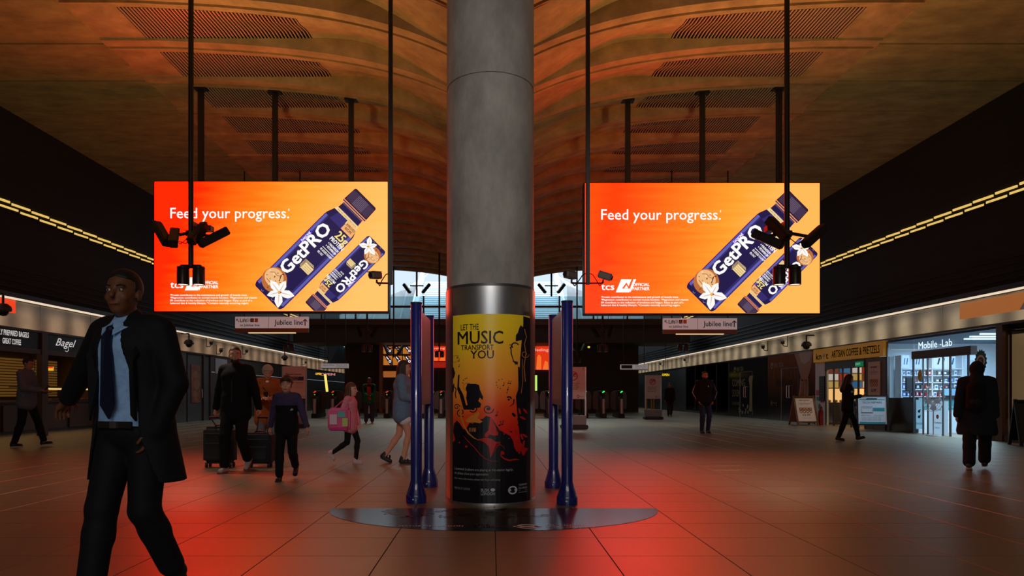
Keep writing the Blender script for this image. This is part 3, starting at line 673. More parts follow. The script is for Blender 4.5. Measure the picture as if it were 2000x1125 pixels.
        for i in range(16):
            q = i*2.4; rr = 14+66*((i*7) % 16)/16; ck.disc((-53+rr*math.cos(q), 131+rr*math.sin(q)), 4+(i*5) % 6, fr(6), 2+(i % 2), 8, ry=3+(i*3) % 4, a=q)
        ck.stroke([(-115, 150), (-90, 172), (-60, 168), (-30, 186)], 4, fr(6), 2); ck.stroke([(-100, 100), (-60, 96), (-20, 120)], 4, fr(6), 2)
        ck.clip(cut).build('biscuit', [glow('bisc1', (190, 110, 58), 1), glow('bisc2', (240, 186, 128), 1), glow('bisc3', (140, 74, 40), 1), glow('bisc4', (250, 214, 164), 1)], t)
        fl = MB(); c = (40, 92)
        for q, ln in ((.55, 112), (1.85, 96), (3.0, 108), (4.15, 92), (5.4, 112)):
            G = fr(7); u = Vector((math.cos(q), math.sin(q))); v = Vector((-u.y, u.x)); cc = Vector(c)
            P = [cc+u*ln*s+v*ln*wq for s, wq in ((.04, -.06), (.30, -.24), (.62, -.26), (.86, -.12), (1.02, 0), (.86, .13), (.60, .27), (.30, .22), (.04, .06))]
            fl.poly([tuple(p) for p in P], G, 0); G = fr(8)
            fl.stroke([tuple(cc+u*ln*.15), tuple(cc+u*ln*.5), tuple(cc+u*ln*.85)], [9, 7, 1], G, 1)
        fl.disc(c, 13, fr(9), 2, 10); fl.disc((c[0]+8, c[1]+8), 7, fr(10), 3, 8)
        fl.clip(cut).build('blossom', [glow('petal', (255, 250, 244), 1.02), glow('petal2', (222, 200, 200), 1), glow('petal3', (232, 180, 90), 1), glow('petal4', (200, 70, 60), 1)], t)
        pd = MB(); pd.stroke([(60, 130), (95, 150), (140, 152)], 6, fr(5)); pd.stroke([(-20, 150), (-40, 190), (-30, 210)], 7, fr(6)); pd.clip(cut).build('vanilla_pod', glow('pod', (70, 30, 34), 1), t)
    bottle((826, 851), 1.0, math.pi/4, 'bottle_picture')
    bottle((1637, 455), .66, math.pi/4+math.pi, 'bottle_picture')
    # hangers up to the ceiling
    for px in (.187, .508, .838):
        x = x0+(x1-x0)*px; zt2 = ceil_z(x, d+.14)
        hg = MB().bb(x-.05, x+.05, d+.09, d+.19, zt+.02, zt2+.01).build('hanger', M_black, t)
        MB().bb(x-.13, x+.13, d+.05, d+.23, zt2-.03, zt2+.01).build('ceiling_plate', M_black, hg)
    return t
SD = 14.5
M_rear = mat('rear_screen', (.01, .01, .01), .4, emit=(1.6, .16, .02), strength=1.0)
screen('LED screen with drink bottles left of the column, its left side deep red', (302-VX)*SD/F, (757-VX)*SD/F, CH+(VY-355)*SD/F, SD, M_scL)
screen('LED screen with drink bottles right of the column, mostly orange and yellow', (1143-VX)*SD/F, (1601-VX)*SD/F, CH+(VY-357.5)*SD/F, SD, M_scR)
# ================================================================ ceiling poles with cameras and downlights
M_lampw = mat('downlight_glow', (.1, .1, .1), .4, emit=(1, .86, .66), strength=1.6, sample='NONE')
M_lampg = mat('downlight_glow_far', (.1, .1, .1), .4, emit=(.75, 1, .78), strength=1.0, sample='NONE')
M_can = mat('lamp_can', (.055, .045, .045), .32, .4)
def camera_box(mb, p, d, L, wd, ht):
    """a security camera housing whose centre is at p and which points along d"""
    p, d = Vector(p), Vector(d).normalized()
    mb.beam(p-d*L*.5, p+d*L*.5, wd, ht, bev=.012); mb.beam(p-d*L*.38+Vector((0, 0, ht*.5)), p+d*L*.58+Vector((0, 0, ht*.5)), wd*1.12, .012)
    mb.cyl(p+d*L*.5, p+d*L*.54, wd*.36, n=12)
def pole(lab, x, d, cams, lamps=True, zb=2.98, glow_m=None, s=1.0, light=0, ztop=None, grp='ceiling poles with cameras and lamps'):
    t = thing('camera_pole', lab, 'pole', (x, d, zb), group=grp)
    zt = (ceil_z(x, d) if abs(x) < 7.1 else HZ+.03)+.012
    MB().cyl((x, d, zb), (x, d, zt), .038*s, n=14).build('pole', M_black, t, smooth=True)
    zr = 3.47
    if cams:
        hub = MB().cyl((x, d, zr-.04*s), (x, d, zr+.03*s), .075*s, n=14)
        for sx in (-1, 1): hub.beam((x, d, zr+.01), (x+sx*.30*s, d, zr-.045*s), .035*s, .04*s)
        hub.build('bracket', M_black, t)
        for (dx, dz, vx, vz, vy, L, yo) in cams:
            p = Vector((x+dx*s, d+yo*s, zr+dz*s)); v = Vector((vx, vy, vz))
            mb = MB(); camera_box(mb, p, v, L*s, .12*s, .125*s); cam_o = mb.build('security_camera', M_black, t)
            j = Vector((x+(.26 if dx > 0 else -.26)*s*min(1, abs(dx)/.2), d, zr-.03*s))
            mb = MB(); q = p+v.normalized()*(-L*.1*s)
            mb.tube([j, (j+q)/2+Vector((0, 0, -.05*s)), q], .012*s); mb.tube([Vector((x, d-.02, zr-.05)), Vector((x+dx*.35*s, d-.03, zr-.16*s)), q+Vector((0, 0, -.05*s))], .007*s); mb.build('camera_cable', M_black, cam_o)
    if light and d < 15:  # box and upward lamp added behind the pole to brighten the ceiling
        MB().bb(x-.14, x+.14, d+.36, d+.50, 3.60, 3.68).bb(x-.02, x+.02, d, d+.40, 3.62, 3.66).build('added_uplight_box', M_black, t)
        area('ceiling_fill_light', (x, d+.43, 3.70), (math.pi, 0, 0), .24, .10, light*3.2, (1, .60, .18))
    if lamps:
        MB().bb(x-.155*s, x+.155*s, d-.03*s, d+.03*s, zb-.02, zb+.03*s, bev=.01*s).build('crossbar', M_black, t)
        for sx in (-1, 1):
            lx = x+sx*.115*s
            mb = MB().lathe([(.001, zb), (.086*s, zb), (.09*s, zb-.03*s), (.082*s, zb-.035*s), (.088*s, zb-.05*s), (.088*s, zb-.265*s), (.08*s, zb-.265*s), (.08*s, zb-.24*s), (.001, zb-.24*s)], (lx, d, 0), 20)
            l = mb.build('downlight', M_can, t, smooth=True)
            MB().lathe([(.001, zb-.25*s), (.079*s, zb-.255*s)], (lx, d, 0), 20).build('lamp_face', glow_m or M_lampw, l)
            if light: spot('downlight_beam', (lx, d, zb-.29*s), light, (1, .86, .68), 120)

    return t
CL = [(-.40, -.02, .42, -.52, -.35, .50, -.06), (-.17, -.10, .20, -.48, -.55, .42, -.16), (.155, -.03, -.14, -.50, -.45, .44, -.12), (.36, -.07, -.46, -.36, -.3, .46, -.05)]
CR_ = [(-.31, -.10, .55, -.38, -.35, .46, -.06), (-.19, .03, .24, -.52, -.4, .46, -.14), (.38, -.05, -.62, -.50, -.3, .50, -.05)]
pole('black ceiling pole with four cameras and twin downlights before the left screen', (373-VX)*10/F, 10, CL, light=26)
pole('black ceiling pole with three cameras and twin downlights before the right screen', (1537-VX)*10/F, 10, CR_, light=26)
CF = [(-.30, 0, .24, -.5, -.3, .5, -.1), (.30, 0, -.24, -.5, -.3, .5, -.1)]
pole('far black ceiling pole with two cameras seen below the left screen corner', (717-VX)*26/F, 26, CF, light=20, glow_m=M_lampg)
pole('far black ceiling pole with two cameras seen below the right screen', (1177-VX)*26/F, 26, CF, light=20, glow_m=M_lampg)
pole('black ceiling pole with cameras before the distant advert screens, left', (769-VX)*35/F, 35, [(-.36, -.1, .24, -.5, -.3, .6, -.1), (.36, -.1, -.24, -.5, -.3, .6, -.1)], lamps=False)
pole('most distant ceiling pole on the right with twin downlights over the barriers', (1127-VX)*35/F, 35, CF, glow_m=M_lampg)
pole('small ceiling pole with twin downlights beside the distant red advert screen', (858-VX)*30/F, 30, [], glow_m=M_lampg)
for x, lab in ((564, 'copper-tinted twin downlights hung above the planned closures stand'), (1334, 'copper-tinted twin downlights hung below the right direction sign')):
    pole(lab, (x-VX)*26/F, 26, [], glow_m=M_lampg, zb=3.0, light=16, ztop=7.7, s=1.0, grp='outer twin downlights')
for px_, ycam, lab in ((814, 548, 'thin pole with two cameras against the bright far opening, left of the column'), (1077, 548, 'thin pole with two cameras against the bright far opening, right of the column')):
    x = (px_-VX)*35.6/F; t = thing('camera_pole', lab, 'pole', (x, 35.6, 6.1), group='ceiling poles with cameras and lamps')
    MB().cyl((x, 35.6, 6.2), (x, 35.6, ceil_z(x, 35.6)+.01), .05, n=10).build('pole', M_black, t); MB().beam((x-.35, 35.6, 6.75), (x+.35, 35.6, 6.75), .05, .06).build('bracket', M_black, t)
    for s in (-1, 1):
        mb = MB(); camera_box(mb, (x+s*.5, 35.5, 6.6), (-s*.45, -.2, -.6), .6, .16, .16); mb.build('security_camera', M_black, t)
# ---- thin poles with small wall cameras close to the column
def rod(lab, px, d, cams, zb):
    x = (px-VX)*d/F; t = thing('camera_pole', lab, 'pole', (x, d, zb), group='square poles with small cameras')
    MB().bb(x-.03, x+.03, d-.03, d+.03, zb, ceil_z(x, d)+.01, bev=.006).build('pole', M_black, t)
    for sx, L, face in cams:
        arm = MB().tube([(x, d, zb+.02), (x+sx*L, d-.02, zb+.02), (x+sx*L, d-.02, zb+.07)], .014); arm.tube([(x, d, zb+.17), (x+sx*.07, d, zb+.15), (x+sx*.13, d, zb+.06), (x+sx*L*.8, d, zb-.02), (x+sx*L, d, zb+.05)], .008)
        arm.build('camera_arm', M_black, t)
        mb = MB(); v = Vector(face); camera_box(mb, Vector((x+sx*L, d-.03, zb+.13))+v*.03, v, .20, .105, .10)
        c = mb.build('security_camera', mat('camera_grey', (.16, .13, .12), .4), t); p = Vector((x+sx*L, d-.03, zb+.13))+v*.03+v.normalized()*.112
        MB().cyl(p, p+v.normalized()*.006, .036, n=12).build('lens', M_void, c)
rod('square black pole with one small camera at the right edge of the left screen', 763, 10, [(-1, .20, (-.5, -.8, -.1))], CH+(VY-556)*10/F)
rod('square black pole with two small cameras at the left edge of the right screen', 1148, 10, [(-1, .24, (-.75, -.6, .05)), (1, .22, (.8, -.25, -.3))], CH+(VY-556)*10/F)
# ================================================================ hanging direction signs
M_sign = mat('sign_white', (.50, .48, .49), .4, emit=(1, .93, .95), strength=.17); M_signt = mat('sign_navy', (.012, .012, .04), .4)
M_sgrey = mat('sign_grey', (.13, .11, .11), .45)
def hang_sign(lab, x0, x1, yt, yb, d, near=True):
    A = PX(x0, yt, d); B = PX(x1, yb, d); W = B.x-A.x; H = A.z-B.z
    t = thing('direction_sign', lab, 'sign', ((A.x+B.x)/2, d, B.z-.1), group='hanging direction signs')
    MB().bb(A.x, B.x, d, d+.10, B.z, A.z, bev=.008).build('sign_face', M_sign, t)
    MB().bb(A.x, B.x, d-.005, d+.105, B.z-.12 if near else B.z-.04, B.z).build('sign_tray', M_sgrey, t)
    if near: MB().bb(A.x+W*.18, B.x-W*.18, d, d+.1, B.z-.145, B.z-.12).build('light_tube', mat('sign_tube', (.1, .1, .1), .4, emit=(1, .68, .34), strength=.8, sample='NONE'), t)
    for f in (.12, .88):
        x = A.x+W*f; MB().cyl((x, d+.05, A.z), (x, d+.05, (ceil_z(x, d) if d < 36 else 7.9)+.01), .02, n=8).build('hanger_rod', M_black, t)
    T = lambda u, v: Vector((A.x+u*W/143, d-.009, A.z-v*H/24)); mb = MB()
    if near:
        mb.text('Lift', 10, 11.5, T, 12.5, 8, bold=.02); mb.text('to Jubilee line', 10, 20, T, 38, 5.2, bold=.015); mb.text('Jubilee line', 77, 17, T, 56, 11, bold=.012)
        mb.stroke([(137, 19), (137, 5.5)], 1.9, T); mb.stroke([(133, 10), (137, 5.5), (141, 10)], 1.9, T); mb.stroke([(8, 11), (3, 5)], 1.2, T); mb.stroke([(3, 9), (3, 5), (7, 5)], 1.2, T)
        mb.ring((25, 7.5), 2.6, 3.4, T); mb.stroke([(23.6, 9), (25, 6), (26.5, 9)], .8, T); mb.build('lettering', M_signt, t)
        MB().poly([(30, 3.5), (37, 3.5), (37, 11.5), (30, 11.5)], T).build('lift_symbol', mat('sym_blue', (.02, .03, .2), .4), t)
        MB().poly([(38.5, 3.5), (45, 3.5), (45, 11.5), (38.5, 11.5)], T).build('lift_symbol', mat('sym_red', (.5, .05, .02), .4), t)
        T = lambda u, v: Vector((A.x+u*W/143, d-.012, A.z-v*H/24)); q = MB()
        for c in (33.5, 41.7): q.disc((c, 5.2), .8, T, n=8); q.stroke([(c, 6), (c, 8.4), (c+1.6, 8.4), (c+2, 10)], .7, T); q.ring((c-.3, 8.8), 1.3, 1.8, T, n=12)
        q.build('wheelchair_mark', M_white, t)
        MB().poly([(65.6, 0), (66.2, 0), (66.2, 24), (65.6, 24)], T).build('panel_joint', M_sgrey, t)
    else:
        mb.poly([(4, 3), (62, 3), (62, 20), (4, 20)], T) if x0 > 1000 else mb.text('Jubilee line  Platforms', 8, 11, T, 60, 7)
        mb.text('Way out  Exit', 78, 10, T, 56, 6); mb.text('Canada Square', 78, 19, T, 56, 5); mb.build('lettering', M_signt, t)
hang_sign('lit white Lift and Jubilee line sign hanging below the left screen', 459, 602, 618.5, 641, 20)
hang_sign('lit white Lift and Jubilee line sign hanging below the right screen', 1295.5, 1440, 621.5, 643.5, 20)
hang_sign('small far white direction sign behind the girl and planned closures stand', 628, 680.5, 710, 719, 34, False)
hang_sign('small far direction sign with a dark half over the right barriers', 1212, 1265, 712, 721.5, 34, False)
hang_sign('distant small direction sign further back over the right barriers', 1164, 1192, 728, 736, 44, False)
# ================================================================ cameras fixed to the fascia
def bullet(lab, x, y, s, d=None):
    X = s*(XW-.28); d = d or X*F/(x-VX); p = PX(x, y, d)
    t = thing('security_camera', lab, 'camera', (p.x, p.y, p.z), group='cameras on the shop fascia')
    mb = MB(); camera_box(mb, p, (-s*.25, -.85, -.25), .34, .13, .12); mb.build('housing', M_dgrey, t)
    MB().tube([p+Vector((0, .05, -.05)), p+Vector((s*.12, .12, -.16)), p+Vector((s*.27, .14, -.16)), p+Vector((s*.27, .14, .26))], .016).build('bracket', M_black, t)
def dome(lab, x, y, s):
    X = s*(XW-.30); d = X*F/(x-VX); p = PX(x, y, d)
    t = thing('dome_camera', lab, 'camera', (p.x, p.y, p.z), group='dome cameras on the shop fascia')
    MB().lathe([(.001, .17), (.09, .17), (.17, .10), (.185, .03), (.17, -.01), (.12, -.01)], p, 20).build('shroud', M_dgrey, t, smooth=True)
    MB().lathe([(.12, -.01), (.115, -.06), (.07, -.115), (.001, -.13)], p, 20).build('dome', mat('dome_glass', (.005, .005, .006), .08), t, smooth=True)
    MB().tube([p+Vector((0, 0, .16)), p+Vector((0, 0, .40)), p+Vector((s*.29, 0, .40))], .028).build('arm', M_black, t)
bullet('bullet camera on the right fascia nearest the yellow coffee sign', 1528, 668, 1)
bullet('bullet camera on the right fascia above the dark coming-soon shopfront', 1490, 677, 1)
bullet('small bullet camera on the far right fascia above the standing man', 1337, 702, 1)
bullet('tiny bullet camera on the far right fascia over the bike stand', 1290, 710, 1)
dome('dark dome camera on an arm over the yellow coffee sign corner', 1575, 676, 1)
dome('dark dome camera at the left picture edge over the bagel shop', 6, 607, -1)
dome('dome camera on the left fascia behind the suited man', 369, 672, -1)
dome('small dome camera on the left fascia right of the man with suitcases', 556, 700, -1)
bullet('bullet camera on the left fascia left of the bearded man', 413, 669, -1)
bullet('second bullet camera on the left fascia behind the bearded man', 432, 684, -1)
bullet('bullet camera on the left fascia right of the bearded head', 482, 685, -1)
bullet('tiny bullet camera on the far left fascia over the planned closures stand', 597, 707, -1)
# LED screen reflections in the fascia glass, put in as glowing panels
def fascia_reflection(lab, s, x0, x1, y0, y1, rgb):
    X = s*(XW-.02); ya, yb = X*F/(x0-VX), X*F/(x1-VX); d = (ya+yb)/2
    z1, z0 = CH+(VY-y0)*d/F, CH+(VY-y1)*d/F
    t = thing('screen_reflection', lab, 'advert', (X, d, z0)); MB().bb(X-.02, X+.02, min(ya, yb), max(ya, yb), z0, z1).build('display', glow('advert_'+lab[:6], rgb, 1), t)  # glowing pane put in for a screen reflection
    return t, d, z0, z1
fascia_reflection('small bright red-orange advert panel on the fascia over the bagel shop', -1, -30, 29, 581, 607, (235, 60, 12))  # reflection of an LED screen, put in as a glowing panel
t, d, z0, z1 = fascia_reflection('dim orange and grey advert with a white letter on the right fascia', 1, 1876, 2040, 579, 612, (150, 86, 38))  # also a screen reflection, put in as glowing panels
mb = MB(); T = lambda u, v: Vector((XW-.05, 16.2-u, z0+v)); mb.poly([(1.15, .5), (3.2, .5), (3.2, 0.0), (.75, 0)], T); mb.build('grey_field', glow('reflect_grey', (74, 58, 56), 1), t)
mb = MB(); T = lambda u, v: Vector((XW-.06, 16.2-u, z0+v)); mb.ring((1.27, .30), .12, .17, T); mb.build('reflected_letter', glow('reflect_white', (190, 180, 180), 1), t)
# ================================================================ ticket barriers
M_gate = mat('gate_case', (.035, .026, .024), .35, .3); M_gpost = mat('gate_post_steel', (.62, .54, .50), .32, .35)
M_grn = mat('gate_green', (.01, .05, .01), .4, emit=(.05, 1, .1), strength=1.0); M_redl = mat('gate_red', (.05, .01, .01), .4, emit=(1, .06, .02), strength=.6)
M_paddle = mat('gate_paddle', (.10, .085, .08), .3, .3)
GY = 31.6
def gate(i, lab):
    x = (614+35.3*i-VX)*GY/F; t = thing('ticket_barrier', lab, 'barrier', (x, GY, 0), group='row of ticket barriers')
    MB().bb(x-.13, x+.13, GY-.1, GY+1.7, 0, .20, bev=.02).build('plinth', M_black, t)
    mb = MB(); P = [(GY+.12, .2), (GY+.12, .88), (GY+.30, 1.0), (GY+.5, 1.24), (GY+1.1, 1.26), (GY+1.3, 1.02), (GY+1.6, .9), (GY+1.6, .2)]
    vs = [(x+s*.12, y, z) for s in (-1, 1) for y, z in P]; n = len(P)
    mb.add(vs, [tuple(range(n)), tuple(range(2*n-1, n-1, -1))]+[(k, (k+1) % n, n+(k+1) % n, n+k) for k in range(n)]); mb.build('case', M_gate, t)
    MB().cyl((x, GY+.02, .2), (x, GY+.02, .88), .075, n=16).build('end_post', M_gpost, t, smooth=True)
    MB().cyl((x, GY+.02, .88), (x, GY+.02, .97), .085, .07, n=16).build('card_reader', M_gate, t, smooth=True)
    MB().cyl((x, GY+.05, .96), (x, GY+.12, 1.2), .02, n=8).build('light_stalk', M_black, t)
    g = i > 11; mb = MB(); T = lambda u, v: Vector((x+u, GY+.06, 1.2+v))
    mb.beam((x-.045, GY+.05, 1.17), (x+.05, GY+.05, 1.24), .05, .05); mb.build('arrow_light', M_grn if g else M_redl, t)
    if not g: MB().box((x, GY+.06, 1.08), (.05, .03, .05)).build('lower_light', mat('gate_amber', (.02, .02, .02), .4, emit=(.5, 1, .15), strength=.35), t)
    for s in (-1, 1):
        mb = MB(); T = lambda u, v: Vector((x+s*(.13+u), GY+.75, v)); P = [(0, .35), (.24, .42), (.26, 1.0), (.2, 1.2), (.06, 1.26), (0, 1.2)]
        vs = [T(*p) for p in P]+[T(*p)+Vector((0, .03, 0)) for p in P]; n = 6; mb.add(vs, [tuple(range(n)), tuple(range(2*n-1, n-1, -1))]+[(k, (k+1) % n, n+(k+1) % n, n+k) for k in range(n)]); mb.build('paddle', M_paddle, t)
names = {0: 'leftmost red-lit ticket barrier beside the planned closures stand', 1: 'second red-lit ticket barrier from the left behind the girl', 2: 'third ticket barrier from the left behind the person with green sleeves', 3: 'fourth ticket barrier from the left beside the denim-shirted woman',
         7: 'red-lit ticket barrier just left of the column', 13: 'green-lit ticket barrier just right of the column', 15: 'green-lit ticket barrier right of the blue totem', 16: 'green-lit ticket barrier in the middle of the right three', 17: 'rightmost green-lit ticket barrier left of the no-bikes stand'}
for i in range(18):
    gate(i, names.get(i) or ORD[i]+' ticket barrier from the left, partly hidden behind the column or totems')
# ================================================================ poster stands on the concourse
M_paper = mat('notice_white', (.62, .60, .62), .45); M_ptxt = mat('notice_text', (.02, .02, .04), .5); M_pred2 = mat('notice_red', (.55, .02, .02), .45); M_pblue = mat('notice_blue', (.01, .025, .17), .45)
def stand(lab, x, d, wd, top, zp, kind, tilt=0):
    t = thing('poster_stand', lab, 'sign stand', (x, d, 0), group='notice stands')
    h = wd/2
    MB().bb(x-h-.06, x+h+.06, d-.25, d+.25, 0, .12, bev=.02).build('base', M_black, t)
    MB().bb(x-h-.01, x+h+.01, d-.16, d+.16, .12, .42, bev=.015).build('ballast_box', mat('stand_grey', (.24, .23, .24), .4, .4), t)
    for s in (-1, 1): MB().bb(x+s*(h-.0)-.022, x+s*(h-.0)+.022, d-.03, d+.03, .4, top, bev=.006).build('upright', M_steel, t)
    MB().bb(x-h+.022, x+h-.022, d-.02, d+.02, zp, top, bev=.006).build('notice', M_paper, t)
    H = top-zp; T = lambda u, v: Vector((x-h+wd*u/100, d-.024, top-H*v/100)); T2_ = lambda u, v: Vector((x-h+wd*u/100, d-.027, top-H*v/100)); tx = MB()
    if kind == 'bike':
        MB().ring((46, 28), 16, 21, lambda u, v: Vector((x-h+wd*u/100, d-.024, top-H*.28-wd*(v-28)/100))).build('red_ring', M_pred2, t)
        TT = lambda u, v: Vector((x-h+wd*u/100, d-.026, top-H*.28-wd*(v-28)/100)); MB().stroke([(33, 40), (59, 16)], 5, TT).build('red_bar', M_pred2, t)
        for c in (38, 54): tx.ring((c, 25), 4.5, 6, T2_)
        tx.stroke([(38, 25), (44, 20), (52, 20), (54, 25)], 1.4, T2_); tx.stroke([(44, 20), (47, 25), (52, 20)], 1.4, T2_)
        for i, (s, wq) in enumerate((('Non-folding bikes', 62), ('cannot be taken', 56), ('on trains at peak', 58), ('times. Thank you', 52))): tx.text(s, 14, 52+i*6, T, wq, 3.6, bold=.02)
        tx.text('tfl.gov.uk', 12, 94, T, 22, 2.4); tx.ring((68, 92), 3, 5, T, n=14); tx.text('UNDERGROUND', 74, 94, T, 20, 3); tx.stroke([(90, 3), (84, 9), (96, 9), (90, 3)], 1, T)
    else:
        tx.text('Planned closures', 14, 27, T, 66, 5.2, bold=.02); tx.text('x', 20, 40, T, 5, 5); tx.text('For details visit tfl.gov.uk', 36, 90, T, 36, 2); tx.ring((70, 93), 2.5, 4.4, T, n=14); tx.text('UNDERGROUND', 76, 94, T, 20, 3); tx.stroke([(88, 3), (82, 9), (94, 9), (88, 3)], 1, T)
        for i in range(4): tx.text('Jubilee line part closed', 56, 56+i*4, T, 28, 1.8)
        MB().poly([(28, 32), (90, 32), (90, 44), (28, 44)], T).build('blue_box', M_pblue, t)
        q = MB(); q.text('Saturday 6 and', 31, 37, T2_, 36, 3.4); q.text('Sunday 7 June', 31, 42, T2_, 34, 3.4); q.build('box_lettering', M_white, t)
        MB().poly([(16, 50), (52, 50), (52, 51.6), (16, 51.6)], T).build('red_rule', M_pred2, t); MB().poly([(55, 50), (90, 50), (90, 51.6), (55, 51.6)], T).build('violet_rule', mat('notice_violet', (.12, .03, .2), .5), t)
    tx.build('lettering', M_ptxt, t)
    return t
stand('white no-bikes notice stand in front of the right ticket barriers', (1275.5-VX)*29.8/F, 29.8, .68, 1.93, .90, 'bike')
stand('white no-bikes notice stand half hidden by the right blue totem', (1121-VX)*22/F, 22, .74, 1.98, .95, 'bike')
stand('white Planned closures notice stand behind the boy', (575-VX)*22.6/F, 22.6, .78, 2.03, .96, 'plan')
mb = MB()
for x in (1263, 1272.5, 1277): 
    p = PX(x, 810, 31.4); mb.cyl((p.x, 31.4, 0), (p.x, 31.4, 1.05), .03, n=8)
tag(mb.build('handrail', mat('yellow_rail', (.45, .26, .01), .45)), 'yellow grab rails standing behind the no-bikes notice stand', 'rail')
# slim steel bollards
for px, y0, y1, lab in ((404, 771, 815, 'slim steel bollard left of the man with suitcases'),):
    d = 1493/(y1-VY); x = (px-VX)*d/F; t = thing('bollard', lab, 'bollard', (x, d, 0))
    MB().cyl((x, d, 0), (x, d, 1.0), .075, n=16).build('shaft', M_gpost, t, smooth=True); MB().cyl((x, d, 1.0), (x, d, 1.08), .09, .07, n=16).build('cap', M_dgrey, t, smooth=True)
# ================================================================ beyond the barriers: bridge, glass front, stairs to daylight
M_dark = mat('bridge_brown', (.05, .032, .022), .6); M_pale = mat('pale_concrete', (.62, .64, .66), .6, noise=.15, nscale=1); M_pale2 = mat('white_cladding', (.75, .80, .85), .5)
M_stair = mat('stair_shadow_gap', (.12, .15, .16), .6)
M_gl2 = glass('balustrade_glass', (.70, .85, .88), .2)
BR = 38.5
t = thing('footbridge', 'dark upper-level bridge crossing the hall beyond the ticket barriers', 'bridge', (0, BR, 4.0))
MB().bb(-11.2, 11.2, BR, BR+3, 4.0, 5.32).build('deck', M_dark, t)
MB().bb(-11.2, 11.2, BR-.08, BR, 5.0, 5.34).build('deck_edge', M_frame, t)
for x in sline(-9.6, 9.6, 10): MB().bb(x-.05, x+.05, BR+.05, BR+.13, 5.3, 6.65).build('baluster', M_dgrey, t)
for x in sline(-9.6, 9.6, 10)[:-1]: MB().bb(x+.06, x+1.86, BR+.08, BR+.1, 5.36, 6.62).build('glass_pane', M_gl2, t)
MB().bb(-9.7, 9.7, BR+.02, BR+.12, 5.98, 6.10).build('rail', M_black, t)
t = thing('stair', 'pale far stairs rising to daylight left of the column', 'stairs', (-3.9, 43, 5.3))
for k in range(22):
    MB().bb(-4.9, -2.7, 43+.34*k, 43+.34*(k+1), 5.1, 5.45+.185*k).build('step', M_pale2, t); MB().bb(-4.9, -2.7, 42.985+.34*k, 43+.34*k, 5.27+.185*k, 5.34+.185*k).build('shadow_gap_strip', M_stair, t)  # dark strips put in for the shadow gap under each step
for s in (-5.05, -2.6): MB().beam((s, 43, 6.0), (s, 50.6, 10.1), .12, .9).build('side_panel', M_pale2, t)
t = thing('stair', 'pale far stairs rising to daylight right of the column', 'stairs', (3.6, 43, 5.3))
for k in range(22): MB().bb(2.2, 4.6, 43+.34*k, 43+.34*(k+1), 5.1, 5.45+.185*k).build('step', M_pale2, t); MB().bb(2.2, 4.6, 42.985+.34*k, 43+.34*k, 5.27+.185*k, 5.34+.185*k).build('shadow_gap_strip', M_stair, t)
for s in (2.1, 4.7): MB().beam((s, 43, 6.0), (s, 50.6, 10.1), .12, .9).build('side_panel', M_pale2, t)
for s, nm in ((-1, 'left'), (1, 'right')):
    W = MB().add([(s*5.2, 47, 5), (s*5.2, 47, 8.6), (s*9.8, 44, 6.2), (s*9.8, 44, 5), (s*5.2, 60, 12), (s*9.8, 60, 9)], [(0, 1, 2, 3), (1, 4, 5, 2)])
    W = tag(W.build('canopy_flank', M_pale), 'pale sloping flank of the far canopy, '+nm+' of the stairs', 'canopy')
    for f in (.12, .30, .5, .7): MB().beam((s*(5.2+4.6*f), 47-3*f-.06, 8.6-2.4*f), (s*(5.2+4.6*f+.5), 46.7-3*f-.06, 6.2-1.2*f), .14, .08).build('rib', M_pale2, W)
tag(MB().bb(-9, 9, 41, 62, 5.0, 5.2).build('ceiling_2', M_dark), kind='structure')
# steel and far shopfront under the bridge
tag(MB().bb(-9, 9, 41.82, 42, 0, 4.98).build('wall_far', mat('far_wall', (.04, .034, .03), .6)), kind='structure')
tag(MB().bb(-12, 12, 62, 62.3, 0, 6.2).build('wall_end', mat('far_wall', (.04, .034, .03), .6)), kind='structure')
FY = 40.5
t = thing('kiosk', 'far kiosk with orange post and stacked advert screens behind the denim-shirted woman', 'kiosk', (-4.5, FY, 0))
p0 = PX(741, 674.5, FY); p1 = PX(805, 740, FY)
MB().bb(p0.x, p0.x+.2, FY-.1, FY+.2, 0, p0.z).build('post', mat('kiosk_post', (.42, .16, .07), .5), t)
MB().bb(p0.x+.2, PX(836, 0, FY).x, FY, FY+.9, 0, p0.z).build('body', M_dark, t)
M_ka = glow('kiosk_amber', (200, 120, 40), .8); M_kn = glow('kiosk_navy', (26, 22, 46), 1); M_kw = glow('white', (255, 250, 245), 1.05)
for r, (ya, yb) in enumerate(((677, 691), (695, 713))):
    for c in range(3):
        a = PX(749+c*19, ya, FY-.03); b = PX(766+c*19, yb, FY-.03); s_ = MB().bb(a.x, b.x, FY-.05, FY, b.z, a.z).build('display', M_ka, t)
        q = MB(); T = lambda u, v: Vector((a.x+(b.x-a.x)*u, FY-.055, b.z+(a.z-b.z)*v)); q.poly([(.1, 1), (.55, 1), (1, .45), (1, 0), (.75, 0)], T); q.build('bottle_picture', M_kn, s_)
        q = MB(); T = lambda u, v: Vector((a.x+(b.x-a.x)*u, FY-.06, b.z+(a.z-b.z)*v)); q.stroke([(.35, .9), (.5, .7), (.62, .62)], .09, T); q.ring((.75, .4), .08, .15, T, n=10); q.build('lettering', M_kw, s_)
a = PX(749, 725, FY); b = PX(800, 737, FY); MB().bb(a.x, b.x, FY-.05, FY, b.z, a.z).build('counter_light', glow('counter', (150, 84, 36), 1), t)
